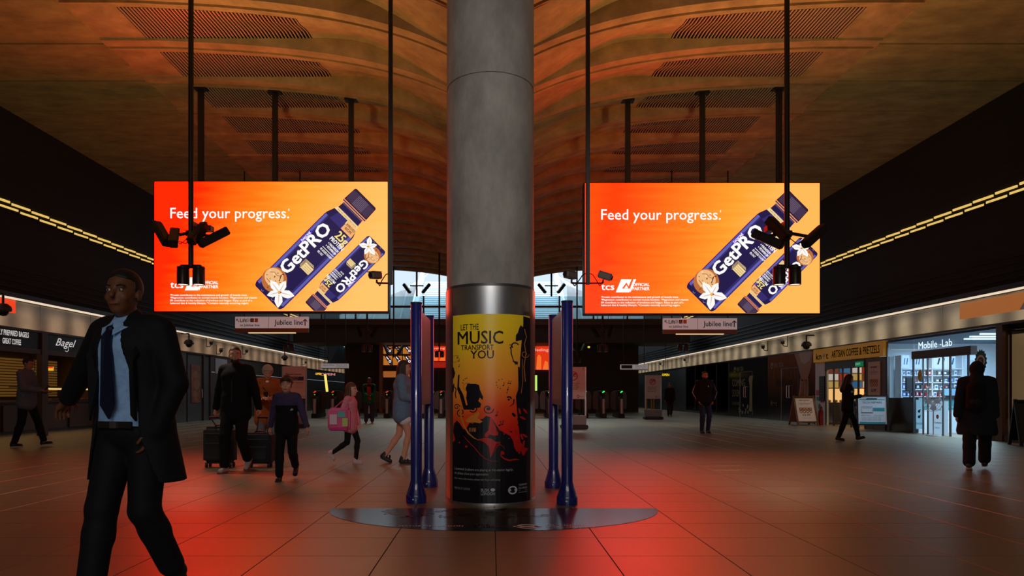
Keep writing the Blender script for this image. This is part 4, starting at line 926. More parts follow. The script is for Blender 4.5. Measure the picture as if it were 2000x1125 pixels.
def advert_wall(lab, x0, x1, y0, y1, d):
    a = PX(x0, y0, d); b = PX(x1, y1, d); t = thing('advert_screen', lab, 'screen', ((a.x+b.x)/2, d, b.z))
    MB().bb(a.x, b.x, d, d+.12, b.z, a.z).build('display', glow('ad_red', (222, 52, 16), 1), t); T = lambda u, v: Vector((a.x+(b.x-a.x)*u, d-.006, b.z+(a.z-b.z)*v)); q = MB()
    q.text('feeling', .03, .72, T, .9, .12, ydown=False); q.build('lettering', glow('ad_pink', (250, 190, 170), 1), t); q = MB()
    q.poly([(.1, 0), (.45, 0), (.45, .5), (.3, .6), (.18, .5)], T); q.poly([(.55, 0), (.95, 0), (.9, .3), (.7, .35)], T); q.build('picture', glow('ad_orange', (244, 110, 40), 1), t)
    return t
advert_wall('far red-orange advert screen just right of the column', 1044, 1073, 672, 722, 41.7)
advert_wall('far red advert screen seen between the left blue totem and the column', 842, 871, 673, 705, 41.7)
a = PX(843, 707, 41.65); b = PX(872, 718, 41.65); tag(MB().bb(a.x, b.x, 41.65, 41.82, b.z, a.z).build('shelf_sign', glow('shelf_red', (150, 26, 12), 1)), 'small dark red lit shop sign under the far advert left of the column', 'sign')
# curved wall end with its pane of daylight on the left
t = thing('skylight', 'far slanted skylight pane of blue daylight high on the left wall', 'skylight', (-9.6, 47, 4.5))
Pp = [PX(668, 668, 47), PX(676, 666, 47), PX(690, 675, 47.4), PX(699, 676, 47.6), PX(707, 683, 47.8), PX(711, 697, 48), PX(690, 689, 47.4), PX(676, 682, 47)]
MB().add(Pp+[q+Vector((-.1, .2, 0)) for q in Pp], [tuple(range(8))]+[(k, (k+1) % 8, 8+(k+1) % 8, 8+k) for k in range(8)]).build('pane', glow('sky_pane', (120, 160, 165), 1), t)
mb = MB()
for k in range(5):
    a = Pp[1]*(1-k/5)+Pp[4]*(k/5); b = Pp[7]*(1-k/5)+Pp[6]*(k/5); o = Vector((0, -.03, 0)); mb.beam(a+o, b+o+Vector((.25, 0, 0)), .05, .05); mb.beam(a+o+Vector((.3, 0, -.1)), b+o+Vector((-.2, 0, 0)), .04, .04)
mb.build('glazing_bar', M_dgrey, t)
mb = MB(); P = [PX(640, 640, 47.3), PX(655, 652, 47.3), PX(668, 664, 47.3), PX(711, 700, 48.2), PX(713, 724, 48.2), PX(640, 716, 47.3)]
mb.add(P+[q+Vector((0, .4, 0)) for q in P], [tuple(range(6)), tuple(range(11, 5, -1))]+[(k, (k+1) % 6, 6+(k+1) % 6, 6+k) for k in range(6)]); mb.build('wall_end', mat('curved_panel', (.05, .055, .06), .3), t)
for (x, y, d, rgb, wq, hq, lab, nm) in ((622, 730, 40.2, (250, 190, 40), .35, .12, 'small amber lit word of a far shop on the left', 'lit_sign'), (640, 731, 40.4, (190, 120, 110), .9, .14, 'row of small coloured lit icons of a far shop on the left', 'lit_sign'),
                            (637, 748, 39.4, (255, 230, 110), .10, 1.0, 'slanting yellow light tube seen over the left barriers', 'light_tube'), (844, 750, 39.4, (190, 235, 110), .08, 1.0, 'small green-yellow light tube left of the column', 'light_tube'), (1047, 748, 39.4, (190, 235, 110), .08, .9, 'small green-yellow light tube right of the column', 'light_tube'),
                            (1300, 732, 39.2, (235, 190, 30), .42, .14, 'small yellow lit sign word above the far right walker', 'lit_sign'), (1150, 678, 39, (210, 190, 90), .16, .1, 'tiny yellow lamp under the bridge on the right', 'lamp')):
    p = PX(x, y, d); H0 = BASE; hz = p.z+hq/2
    if nm == 'lit_sign':
        mb = MB(); T = lambda u, v: Vector((p.x+u, d, p.z+v)); mb.text('OPEN' if wq < 1 else '\u25cf\u25a0\u25cf\u25a0', -wq/2, -hq/2, T, wq, hq, ydown=False, bold=.05); o = tag(mb.build(nm, glow('s%d' % x, rgb, 1)), lab, 'sign')
    else: o = tag(MB().beam((p.x-wq*.6 if hq > .95 else p.x, d, p.z+hq/2), (p.x+wq*.6 if hq > .95 else p.x, d, p.z-hq/2), .12, .1).build(nm, glow('s%d' % x, rgb, 1)), lab, 'lamp')
    MB().cyl((p.x, d+.02, hz-.03), (p.x, d+.02, 4.02), .015, n=6).build('hanger', M_black, o)
# ================================================================ shops, right side
def TR(Y0, off=.0):   # flat art on the right wall: u runs to the reader's right (towards the camera), v is height
    return lambda u, v: Vector((XW-off, Y0-u, v))
def TL(Y0, off=.0):
    return lambda u, v: Vector((-XW+off, Y0+u, v))
def wallbox(nm, s, y0, y1, z0=0, z1=2.74, m=None, x0=0, x1=.3):
    return MB().bb(s*(XW+x0), s*(XW+x1), y0, y1, z0, z1)
M_shopw = mat('shop_white', (.70, .74, .78), .5); M_shopd = mat('shop_dark', (.03, .028, .028), .5)
wallbox('', 1, -20, 13.0).build('metal_panel', M_metalwall, wallR); 
for y in sline(42.2, 70, 12)[:-1]: MB().bb(XW, XW+.2, y+.01, y+2.3, 0, 2.74, bev=.01).build('metal_panel', M_metalwall, wallR)
def shell(lab, name, s, y0, y1, depth, m, cm=None):
    """back, sides, ceiling and threshold of a shop unit"""
    t = thing(name, lab, 'shop', (s*(XW+depth/2), (y0+y1)/2, 0))
    X = XW+depth
    MB().bb(s*X, s*(X+.1), y0, y1, 0, 2.8).build('back_wall', m, t); MB().bb(s*(XW+.12), s*X, y0-.04, y0+.04, 0, 2.8).build('side_wall', m, t); MB().bb(s*(XW+.12), s*X, y1-.04, y1+.04, 0, 2.8).build('side_wall', m, t)
    MB().bb(s*(XW+.12), s*X, y0, y1, 2.68, 2.74).build('shop_ceiling', cm or M_shopd, t)
    return t
# ---- phone shop
ps = shell('brightly lit blue-white phone shop with a white name sign over its glass front', 'phone_shop', 1, 16.2, 21.35, 4.0, M_shopw, mat('shop_ceil_blue', (.10, .12, .16), .6))
MB().bb(XW-.03, XW+.14, 16.0, 16.2, 0, 2.74).build('corner_post', mat('post_bronze', (.13, .07, .045), .35, .5), ps)
MB().bb(XW-.04, XW+.14, 17.05, 19.45, 2.10, 2.32, bev=.01).build('door_lintel', M_frame, ps)
MB().bb(XW-.01, XW+.10, 19.45, 20.72, 0, 1.0).build('plinth_panel', mat('plinth_dark', (.035, .04, .03), .3), ps)
MB().bb(XW-.01, XW+.10, 16.2, 17.15, 0, .22).build('plinth_panel', M_frame, ps)
for y, wq in ((20.70, .05), (19.42, .05), (18.98, .03), (18.78, .03), (18.15, .03), (17.86, .05), (17.18, .05)):
    MB().bb(XW-.01, XW+.025, y-wq/2, y+wq/2, 0, 2.12 if 17.1 < y < 19.5 else 2.70).build('door_frame', M_steeldark, ps)
MB().bb(XW+.02, XW+.035, 19.45, 20.68, 1.0, 2.7).build('window_pane', M_glass, ps); MB().bb(XW+.02, XW+.035, 16.22, 17.15, .22, 2.7).build('window_pane', M_glass, ps)
MB().bb(XW+.02, XW+.035, 19.0, 19.4, .05, 2.1).build('door_leaf', M_glass, ps); MB().bb(XW+.02, XW+.035, 17.2, 17.84, .05, 2.1).build('door_leaf', M_glass, ps); MB().bb(XW+.02, XW+.035, 17.1, 19.4, 2.32, 2.7).build('window_pane', M_glass, ps)
for y in (18.72, 18.2): 
    MB().tube([(XW-.02, y, .85), (XW-.06, y, .88), (XW-.06, y, 1.28), (XW-.02, y, 1.31)], .014).build('door_handle', M_steel, ps)
M_sgw = mat('shop_letter', (.1, .1, .1), .4, emit=(.72, .9, 1), strength=.95)
mb = MB(); mb.text('Mobile', 0, 2.37, TR(19.15, .02), .80, .20, ydown=False, bold=.012); mb.text('Lab', 1.0, 2.37, TR(19.15, .02), .40, .20, ydown=False, bold=.012); mb.stroke([(.92, 2.43), (.97, 2.43)], .025, TR(19.15, .02)); mb.build('name_lettering', M_sgw, ps)
D = 21.28
def DP(x, y, o=0): p = PX(x, y, D-o); return p
M_lb = glow('lightbox', (176, 216, 250), 1.25); M_ink2 = mat('phone_ink', (.03, .035, .06), .5); M_blu = mat('pack_blue', (.05, .16, .42), .5); M_pk = mat('pack_white', (.72, .74, .78), .5); M_red3 = mat('pack_red', (.5, .03, .05), .5); M_yl = mat('pack_yellow', (.6, .5, .03), .5)
def panel(x0, x1, y0, y1, o, name, m, par, th=.03):
    a = DP(x0, y0, o); b = DP(x1, y1, o); return MB().bb(a.x, b.x, D-o, D-o+th, b.z, a.z).build(name, m, par)
for i, (x0, x1) in enumerate(((1761, 1776), (1785, 1799), (1805, 1821), (1824, 1850), (1852, 1877), (1890, 1926))):
    b = panel(x0, x1, 694, 719, .04, 'lightbox', M_lb, ps); q = MB(); a = DP(x0, 694, .06); e = DP(x1, 719, .06); T = lambda u, v: Vector((a.x+(e.x-a.x)*u, D-.07, e.z+(a.z-e.z)*v))
    for k in range(2): c = (.35+.35*k, .5); q.stroke([(c[0]-.06, .28), (c[0]+.06, .78)], .12, T)
    if i == 5: q = MB(); q.text('CONNECTED', .05, .45, T, .9, .18, ydown=False)
    q.build('phone_picture', M_ink2 if i % 2 else M_blu, b)
for y in (720, 733, 746.5, 760, 774): panel(1761, 1880, y, y+1.4, .34, 'shelf', M_shopw, ps, .32)
for x in (1760, 1820, 1879): panel(x, x+2, 694, 777, .34, 'shelf_upright', M_shopw, ps, .32)
rr = random.Random(3); shown = 0
for r, y in enumerate((733, 746.5, 760, 774)):
    x = 1763; cnt = 0
    while x < 1876:
        wq = rr.choice((4, 5, 6, 7)); h = rr.uniform(6, 9.5)
        if not (1814 < x < 1823) and x+wq < 1878:
            a = DP(x, y-h, .3); b = DP(x+wq, y, .3); m = rr.choice((M_pk, M_pk, M_blu, M_ink2, M_pk, M_red3, M_grey))
            o = MB().bb(a.x, b.x, D-.3, D-.22, b.z+.001, a.z).build('phone_accessory_box', m)
            q = MB(); q.box(((a.x+b.x)/2, D-.305, (a.z+b.z)/2), ((b.x-a.x)*.55, .01, (a.z-b.z)*.5)); q.build('box_print', M_blu if m is M_pk else M_pk, o)
            tag(o, ORD[cnt]+' accessory box from the left, '+{M_pk: 'white', M_blu: 'blue', M_ink2: 'black', M_red3: 'red', M_grey: 'grey'}[m]+', on the '+('top', 'second', 'third', 'lowest')[r]+' shelf of the phone shop', 'box', 'accessory boxes on the phone shop shelves'); cnt += 1
        x += wq+rr.uniform(2, 5)
ct = thing('counter', 'black-topped white shop counter with a teal band inside the phone shop', 'counter', (13.4, 19.7, 0))
MB().bb(12.2, 13.7, 19.5, 20.1, 0, .95).build('body', M_pk, ct); MB().bb(12.15, 13.75, 19.45, 20.15, .95, 1.02).build('top', M_black, ct); MB().bb(12.2, 13.7, 19.48, 19.5, .66, .93).build('teal_band', mat('teal', (.03, .28, .30), .5), ct)
mb = MB(); T = lambda u, v: Vector((12.25+u, 19.47, v))
for i in range(2): mb.text('repairs  cases  chargers', .05+.6*i, .78-.05*i, T, .5, .04, ydown=False)
mb.build('lettering', M_shopw, ct)
for k, (x, z, wq, h, m, lab, cat) in enumerate(((1790, 700, .34, .62, M_black, 'black speaker box hung inside the phone shop window', 'speaker'),)):
    pass
a = PX(1770, 737, 20.2); b = PX(1788, 764, 20.2); t = thing('display_screen', 'black back of a screen standing behind the phone shop window', 'screen', ((a.x+b.x)/2, 20.2, b.z)); MB().bb(a.x, b.x, 20.2, 20.26, b.z, a.z, bev=.01).build('body', M_black, t); MB().bb((a.x+b.x)/2-.02, (a.x+b.x)/2+.02, 20.22, 20.25, 1.0, b.z).build('stem', M_dgrey, t)
a = PX(1843, 757, 19.8); b = PX(1872, 773, 19.8); t = thing('display_screen', 'bright display screen on the phone shop counter', 'screen', ((a.x+b.x)/2, 19.8, 1.02)); MB().bb(a.x, b.x, 19.8, 19.84, 1.03, a.z).build('body', M_black, t); MB().bb(a.x+.02, b.x-.02, 19.79, 19.80, 1.07, a.z-.03).build('display', glow('disp', (120, 190, 240), 1), t); MB().bb((a.x+b.x)/2-.1, (a.x+b.x)/2+.1, 19.75, 19.9, 1.02, 1.035).build('foot', M_black, t)
t = thing('oval_sticker', 'yellow oval sticker on the phone shop door glass', 'sticker', (XW, 19.2, 1.5)); MB().disc((0, 1.62), .10, TR(19.1, .012), n=20, ry=.17).build('sheet', M_yl, t); MB().text('SALE', 0, 1.6, TR(19.1, .016), .13, .045, ydown=False, align='C').build('lettering', M_ink2, t)
t = thing('rosette_sign', 'green serrated rosette sign in the phone shop right window', 'sign', (XW, 16.75, 1.8)); P = []
for i in range(32): q = 2*math.pi*i/32; r = 1 if i % 2 else .84; P.append((.22*r*math.cos(q), 1.92+.30*r*math.sin(q)))
MB().poly(P, TR(16.72, .014)).build('rosette', mat('rosette_green', (.02, .12, .07), .5), t); MB().ring((0, 1.92), .10, .15, TR(16.72, .018)).build('ring', M_pk, t); MB().text('%', 0, 1.87, TR(16.72, .02), .1, .1, ydown=False, align='C').build('lettering', M_pk, t)
t = thing('brand_poster', 'white poster of phone makers standing in the phone shop doorway', 'poster', (12.25, 18.25, 0))
MB().bb(12.24, 12.28, 18.35, 19.18, .02, .92).build('sheet', glow('poster_lit', (150, 186, 214), .9), t)
mb = MB(); T = lambda u, v: Vector((12.232, 19.12-u, v)); mb.text('HONOR', .22, .66, T, .34, .055, ydown=False); mb.text('UGREEN', .22, .30, T, .34, .05, ydown=False, bold=.02); mb.text('TECH', .28, .16, T, .2, .05, ydown=False); mb.ring((.38, .18), .0, .01, T, n=6); mb.build('lettering', M_ink2, t)
mb = MB(); mb.disc((.40, .49), .06, T, n=16); mb.build('orange_badge', mat('badge_orange', (.7, .22, .03), .5), t); mb = MB(); mb.text('mi', .40, .47, lambda u, v: T(u, v)-Vector((.004, 0, 0)), .06, .04, ydown=False, align='C'); mb.build('badge_lettering', M_pk, t)
t = thing('window_poster', 'white and teal poster with black birds on the left phone shop door', 'poster', (12.2, 19.15, 0)); MB().bb(12.18, 12.19, 19.22, 19.7, .12, 1.0).build('sheet', glow('poster_lit2', (140, 190, 214), .8), t)
mb = MB(); T = lambda u, v: Vector((12.172, 19.68-u, v))
for v in (.62, .46): mb.disc((.25, v), .06, T, n=10, ry=.04); mb.stroke([(.2, v), (.32, v+.05)], .03, T)
mb.text('XIAOMI', .1, .24, T, .34, .06, ydown=False); mb.build('print', M_ink2, t)
for i, (yy, xx, L) in enumerate(((17.6, 12.6, 1.3), (18.4, 12.9, 1.5), (19.2, 13.3, 1.4), (17.2, 13.6, 1.2))):
    tag(MB().beam((xx, yy, 2.66), (xx+L, yy, 2.66), .05, .04).build('strip_light', mat('tube_cool', (.1, .1, .1), .4, emit=(.75, .95, 1), strength=1.6, sample='NONE')), ORD[i]+' cool white strip light on the phone shop ceiling', 'lamp', 'strip lights on the phone shop ceiling')
# standing fan
fx, fy = 11.72, 18.1
t = thing('pedestal_fan', 'white pedestal fan standing in the phone shop doorway', 'fan', (fx, fy, 0))
M_fan = mat('fan_white', (.62, .64, .68), .4)
MB().lathe([(.001, .03), (.17, .025), (.18, 0)], (fx, fy, 0), 20).build('foot', M_fan, t); MB().cyl((fx, fy, .02), (fx, fy, .80), .018, n=10).build('stem', M_fan, t); MB().cyl((fx-.02, fy-.02, .84), (fx+.14, fy+.12, .84), .06, .045, n=14).build('motor', M_fan, t)
fd = Vector((-.62, -.78, 0)).normalized(); fu = Vector((fd.y, -fd.x, 0)); fc = Vector((fx, fy, .86))+fd*.10
TFn = lambda o: (lambda u, v: fc+fd*o+fu*u+Vector((0, 0, v)))
mb = MB()
for r in (.21, .16, .11, .06):
    for o in (-.04, .05) if r > .2 else (.05,): mb.tube([TFn(o)(r*math.cos(q), r*math.sin(q)) for q in sline(0, 2*math.pi, 22)], .004, 5)
for k in range(16): q = 2*math.pi*k/16; mb.tube([TFn(.05)(.04*math.cos(q), .04*math.sin(q)), TFn(.05)(.21*math.cos(q), .21*math.sin(q))], .0025, 4)
mb.build('cage', M_fan, t)
for k in range(3):
    q = 2*math.pi*k/3+.5; mb = MB(); P = [(.03, -.03), (.10, -.075), (.18, -.06), (.19, .02), (.13, .075), (.05, .04)]; G = TFn(.0)
    mb.poly([(a*math.cos(q)-b*math.sin(q), a*math.sin(q)+b*math.cos(q)) for a, b in P], G); mb.build('blade', mat('fan_blade', (.55, .6, .68), .3), t)
# ---- coffee and pretzel shop
cs = shell('warm coffee and pretzel shop under a yellow sign board', 'coffee_shop', 1, 21.46, 25.9, 3.6, mat('cafe_wall', (.32, .20, .12), .6))
sg = thing('shop_sign', 'yellow sign board reading ARTISAN COFFEE & PRETZELS', 'sign', (XW, 23, 2.3))
MB().bb(XW-.10, XW+.05, 20.74, 25.25, 2.27, 2.74, bev=.01).build('board', mat('sign_yellow', (.42, .20, .008), .5, emit=(1, .45, .02), strength=.09), sg)
T = TR(25.25, .105); mb = MB(); mb.text('kn', .22, 2.36, T, .42, .24, ydown=False, bold=.02); mb.text('t', .97, 2.36, T, .16, .24, ydown=False, bold=.02); mb.text('ARTISAN COFFEE & PRETZELS', 1.38, 2.38, T, 2.95, .25, ydown=False, bold=.02); mb.build('black_lettering', M_black, sg)
mb = MB(); 
for c in ((.76, 2.50), (.86, 2.50), (.81, 2.42)): mb.ring(c, .03, .062, T, n=14)
mb.build('pretzel_mark', mat('pretzel_white', (.7, .66, .6), .5), sg)
MB().bb(XW-.02, XW+.1, 24.5, 25.25, .0, 2.25).build('white_panel', mat('cafe_white', (.60, .58, .57), .5), cs)
MB().bb(XW-.04, XW+.1, 21.9, 24.5, 1.98, 2.25).build('door_header', M_dgrey, cs)
for y in (24.48, 23.9, 23.3, 22.75, 22.3, 21.9): MB().bb(XW-.03, XW+.01, y-.03, y+.03, 0, 2.0).build('door_frame', M_steeldark, cs)
for y in (23.93, 23.33, 22.33): MB().bb(XW+.0, XW+.012, y, y+.5, .1, 1.96).build('door_leaf', M_glass, cs)
tag(MB().bb(XW-.02, XW+.1, 20.74, 21.4, 0, 2.25).build('shopfront_panel', mat('cafe_brown', (.10, .06, .035), .5)), 'plain brown panel between the coffee shop and the phone shop', 'panel'); MB().bb(XW-.02, XW+.1, 21.42, 21.9, 0, 2.25).build('brown_panel', mat('cafe_brown', (.10, .06, .035), .5), cs)
MB().bb(XW-.05, XW+.0, 24.52, 24.9, .85, 1.75).build('menu_board', M_black, cs)
mb = MB()
for i in range(7): mb.text('espresso  latte  mocha', 0, 1.62-.1*i, TR(24.86, .056), .3, .035, ydown=False)
mb.build('menu_lettering', mat('chalk', (.25, .25, .24), .8), cs)
for (y, z, wq, h, m, nm) in ((25.2, 1.05, .3, .2, M_red3, 'red_notice'), (24.85, .8, .24, .12, M_red3, 'red_notice'), (25.16, .87, .24, .14, mat('notice_green', (.1, .25, .1), .5), 'green_notice')): MB().poly([(0, z), (wq, z), (wq, z+h), (0, z+h)], TR(y, .025)).build(nm, m, cs)
mb = MB(); T = TR(25.0, .026); mb.disc((.1, .62), .10, T, n=14, ry=.15, a=.4); mb.stroke([(0, .2), (0, .5), (.08, .5), (.08, .2)], .03, T); mb.stroke([(.14, .2), (.14, .45), (.22, .45), (.22, .2)], .03, T); mb.build('drawing', mat('cafe_drawing', (.10, .06, .04), .6), cs)
p = thing('pretzel_poster', 'tall cream pretzel price poster on the coffee shop front', 'poster', (XW, 21.5, .8))
MB().bb(XW-.05, XW-.02, 21.02, 21.66, .9, 2.12).build('sheet', mat('poster_cream', (.62, .48, .40), .5), p)
def pretzel_ad(par, T, u0, v0, wd, ht, ink):
    q = MB(); q.text('NO WAIT!', u0+wd/2, v0+ht*.86, T, wd*.62, ht*.05, align='C', ydown=False, bold=.02); q.text('BUY', u0+wd/2, v0+ht*.79, T, wd*.12, ht*.03, align='C', ydown=False); q.text('CINNAMON PRETZEL', u0+wd/2, v0+ht*.74, T, wd*.8, ht*.03, align='C', ydown=False); q.text('MIGHTY TASTY', u0+wd/2, v0+ht*.69, T, wd*.55, ht*.03, align='C', ydown=False)
    q.text('\u00a32.95', u0+wd/2, v0+ht*.22, T, wd*.5, ht*.075, align='C', ydown=False, bold=.02); q.text('AVAILABLE AT COUNTER', u0+wd/2, v0+ht*.11, T, wd*.6, ht*.018, align='C', ydown=False); q.build('lettering', ink, par)
    q = MB()
    for k in range(4):
        c = u0+wd*(.2+.2*k)
        q.ring((c, v0+ht*.50), wd*.05, wd*.10, T, n=16); q.ring((c, v0+ht*.40), wd*.055, wd*.10, T, n=16); q.stroke([(c-wd*.1, v0+ht*.56), (c, v0+ht*.46), (c+wd*.1, v0+ht*.56)], wd*.04, T)
    q.build('pretzel_picture', mat('pretzel_brown', (.40, .17, .03), .5), par)
pretzel_ad(p, TR(21.62, .055), 0, .94, .56, 1.14, mat('pretzel_ink', (.05, .02, .015), .5))
ex = tag(MB().bb(XW-.12, XW-.04, 21.95, 22.3, 2.0, 2.16).build('exit_sign', glow('exit_green', (12, 96, 62), 1)), 'small green emergency exit sign under the yellow sign board', 'sign'); q = MB(); q.text('EXIT', .02, 2.05, TR(22.28, .125), .28, .07, ydown=False); q.build('lettering', glow('exit_white', (130, 190, 160), 1), ex)
# things in the coffee shop
fe = thing('fire_extinguisher', 'red fire extinguisher by the white panel of the coffee shop', 'extinguisher', (11.75, 24.35, 0)); MB().lathe([(.001, .62), (.03, .62), (.045, .56), (.085, .50), (.085, 0)], (11.75, 24.35, 0), 14).build('bottle', mat('ext_red', (.22, .012, .01), .35), fe, smooth=True); MB().tube([(11.75, 24.35, .62), (11.75, 24.28, .66), (11.75, 24.2, .4)], .015).build('hose', M_black, fe)
M_warm = glow('warm_shelf', (255, 190, 110), 1.1)
lf = thing('pastry_case', 'warm lit pastry case inside the coffee shop', 'display case', (13.0, 25.2, 0)); MB().bb(12.3, 14.5, 24.9, 25.6, 0, .8).build('body', M_shopd, lf); MB().bb(12.3, 14.5, 25.55, 25.6, .8, 1.3).build('back_light', M_warm, lf)
for i in range(8): MB().ell((12.45+.24*i, 25.2, .85), (.09, .1, .055), 8).build('pastry', mat('pastry', (.5, .24, .07), .6), lf)
cols = ((.45, .1, .05), (.1, .25, .35), (.5, .4, .2), (.55, .5, .45), (.3, .12, .08))
wb_ = thing('picture_wall', 'wall of coloured menu pictures at the back of the coffee shop', 'menu', (13.5, 25.8, 1)); 
for i in range(5):
    for j in range(3): MB().bb(12.3+.44*i, 12.66+.44*i, 25.78, 25.82, 1.35+.28*j, 1.58+.28*j).build('menu_picture', glow('menu%d' % ((i*2+j) % 5), tuple(int(255*min(1, c*1.5)) for c in cols[(i*2+j) % 5]), .9), wb_)
# ---- A-boards in front
def aboard(lab, x, y, rz, wd, ht, fm, pm, lean=.16, zl=.12):
    t = thing('pavement_board', lab, 'sign board', (x, y, 0), rz); B = BASE[t].inverted(); h = wd/2
    def G(u, v, o, f=1): return B @ Vector((u, -f*(.30-lean*2*v/ht*1.0)-o, v))
    for f in (1, -1):
        fr = MB()
        for u in (-h+.03, h-.03): fr.beam(G(u, 0, 0, f), G(u, ht, 0, f), .06, .04)
        for v in (zl, ht-.03): fr.beam(G(-h+.03, v, 0, f), G(h-.03, v, 0, f), .06, .04)
        fr.build('frame', fm, t)
        q = MB(); P = [G(-h+.05, zl+.02, .0, f), G(h-.05, zl+.02, .0, f), G(h-.05, ht-.05, .0, f), G(-h+.05, ht-.05, .0, f)]
        q.add(P+[p+(B.to_3x3() @ Vector((0, f*.02, 0))) for p in P], [(0, 1, 2, 3), (7, 6, 5, 4), (0, 4, 5, 1), (1, 5, 6, 2), (2, 6, 7, 3), (3, 7, 4, 0)]); q.build('back_panel' if f < 0 else 'sheet', fm if f < 0 else pm, t)
    return t, G
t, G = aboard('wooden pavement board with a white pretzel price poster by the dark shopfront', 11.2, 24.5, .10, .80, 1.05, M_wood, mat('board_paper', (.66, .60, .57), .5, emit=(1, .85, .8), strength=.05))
pretzel_ad(t, lambda u, v: G(u-.33, v+.16, .006), .03, 0, .60, .82, M_ink2)
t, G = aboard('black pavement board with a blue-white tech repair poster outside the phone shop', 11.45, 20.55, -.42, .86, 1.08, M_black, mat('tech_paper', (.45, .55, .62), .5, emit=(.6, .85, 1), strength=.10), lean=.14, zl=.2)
T = lambda u, v: G(u-.38, v, .008); mb = MB(); mb.text('TECH REPAIRS', .12, .83, T, .52, .06, ydown=False); mb.text('Smartphone', .13, .68, T, .22, .035, ydown=False); mb.text('Laptops  Tablets', .08, .46, T, .25, .03, ydown=False); mb.text('Screens  Batteries', .42, .46, T, .25, .03, ydown=False)
for i in range(4):
    mb.text('screen repairs from only', .1, .41-.035*i, T, .5, .02, ydown=False)
mb.poly([(.22, .945), (.52, .945), (.50, .985), (.24, .985)], T); mb.build('lettering', M_ink2, t)
mb = MB(); mb.poly([(.04, .22), (.72, .22), (.72, .28), (.04, .28)], T); mb.poly([(.40, .60), (.70, .60), (.70, .70), (.40, .70)], lambda u, v: G(u-.38, v, .01)); mb.poly([(.05, .93), (.71, .93), (.71, .955), (.05, .955)], T); mb.build('teal_print', mat('teal2', (.03, .36, .42), .5), t)
mb = MB(); mb.stroke([(.10, .56), (.10, .73), (.38, .73), (.38, .56), (.10, .56)], .012, lambda u, v: G(u-.38, v, .012)); mb.poly([(.07, .535), (.41, .535), (.39, .56), (.09, .56)], T); mb.build('laptop_picture', M_grey, t)
t, G = aboard('plain black pavement board by the wine shop at the right picture edge', 11.6, 14.7, -.3, .6, 1.0, M_black, M_blk2)
# ---- coming-soon tea shop hoarding
hb = thing('shop_hoarding', 'dark printed coming-soon hoarding of a tea shop between coffee shop and glass front', 'hoarding', (XW, 30, 0))
def tea_material():
    m, nt, b = node_mat('hoarding_woodprint'); N = nt.nodes.new; L = nt.links.new
    g = N('ShaderNodeNewGeometry'); mp = N('ShaderNodeMapping'); mp.inputs['Scale'].default_value = (1, 5, .35); L(g.outputs['Position'], mp.inputs['Vector'])
    n = N('ShaderNodeTexNoise'); n.inputs['Scale'].default_value = 2.0; n.inputs['Detail'].default_value = 5; L(mp.outputs[0], n.inputs['Vector'])
    sp = N('ShaderNodeSeparateXYZ'); L(g.outputs['Position'], sp.inputs[0]); r = N('ShaderNodeMapRange'); r.inputs['From Min'].default_value = .8; r.inputs['From Max'].default_value = 2.6; L(sp.outputs['Z'], r.inputs['Value'])
    cr = N('ShaderNodeValToRGB'); e = cr.color_ramp.elements; e[0].color = (.012, .008, .006, 1); e[1].color = (.34, .10, .03, 1); mm = N('ShaderNodeMath'); mm.operation = 'MULTIPLY'; L(n.outputs['Fac'], mm.inputs[0]); L(r.outputs[0], mm.inputs[1]); L(mm.outputs[0], cr.inputs[0]); L(cr.outputs[0], b.inputs['Base Color']); b.inputs['Roughness'].default_value = .25
    return m
MB().bb(XW-.02, XW+.1, 25.32, 29.6, 0, 2.72).build('wood_print_panel', tea_material(), hb); MB().bb(XW-.02, XW+.1, 29.62, 34.4, 0, 2.72).build('black_print_panel', mat('hoarding_black', (.012, .012, .013), .2), hb)
M_skinp = mat('hand_print', (.34, .13, .06), .4); M_gold = mat('gold_print', (.22, .15, .06), .4); M_shirt = mat('sleeve_print', (.42, .30, .24), .4)
T = TR(29.6, .024); mb = MB()
mb.poly([(2.6, 2.70), (2.95, 2.2), (3.15, 1.75), (3.25, 1.6), (3.75, 1.7), (4.0, 2.1), (4.2, 2.70)], T)
for a, b in (((3.2, 1.7), (2.95, .70)), ((3.35, 1.65), (3.1, .62)), ((3.5, 1.65), (3.38, .62)), ((3.62, 1.65), (3.55, .68)), ((3.72, 1.7), (3.72, .80))): mb.stroke([a, ((a[0]+b[0])/2+.03, (a[1]+b[1])/2), b], [.17, .15, .07], T)
mb.build('hand_picture', M_skinp, hb); mb = MB(); T = TR(29.6, .028); mb.poly([(3.0, 2.70), (3.2, 2.35), (3.5, 2.25), (3.95, 2.4), (4.1, 2.70)], T); mb.build('sleeve_picture', M_shirt, hb)
mb = MB(); T = TR(29.6, .027)
for u in (3.28, 3.42, 3.56, 3.67): mb.stroke([(u, 1.55), (u-.1*(3.7-u)*2, .85)], .025, T)
mb.text('HOMEMADE', .85, 1.42, T, 1.6, .30, ydown=False); mb.build('dark_print', mat('hoarding_ink', (.03, .012, .006), .3), hb)
mb = MB(); mb.text('BN TEA', .75, 2.22, T, .85, .2, ydown=False); mb.stroke(spiral((.45, 2.3), .15, .05, 0, 1.4), .05, T); mb.text('H \u2022 c', .35, .62, T, .6, .22, ydown=False)
T = TR(34.4, .025); mb.text('BN TEA', 1.1, 2.22, T, .85, .2, ydown=False); mb.stroke(spiral((.8, 2.28), .15, .05, 0, 1.4), .05, T); mb.text('COMING', .45, 1.48, T, 1.7, .36, ydown=False); mb.text('SOON', .45, .98, T, 1.1, .36, ydown=False); mb.text('HOME MADE', .45, .56, T, 1.1, .16, ydown=False)
mb.poly([(2.6, 1.78), (2.75, 1.95), (3.15, 1.95), (3.05, 1.5), (3.1, .3), (2.7, .3), (2.75, 1.5)], T); mb.build('gold_print', M_gold, hb)
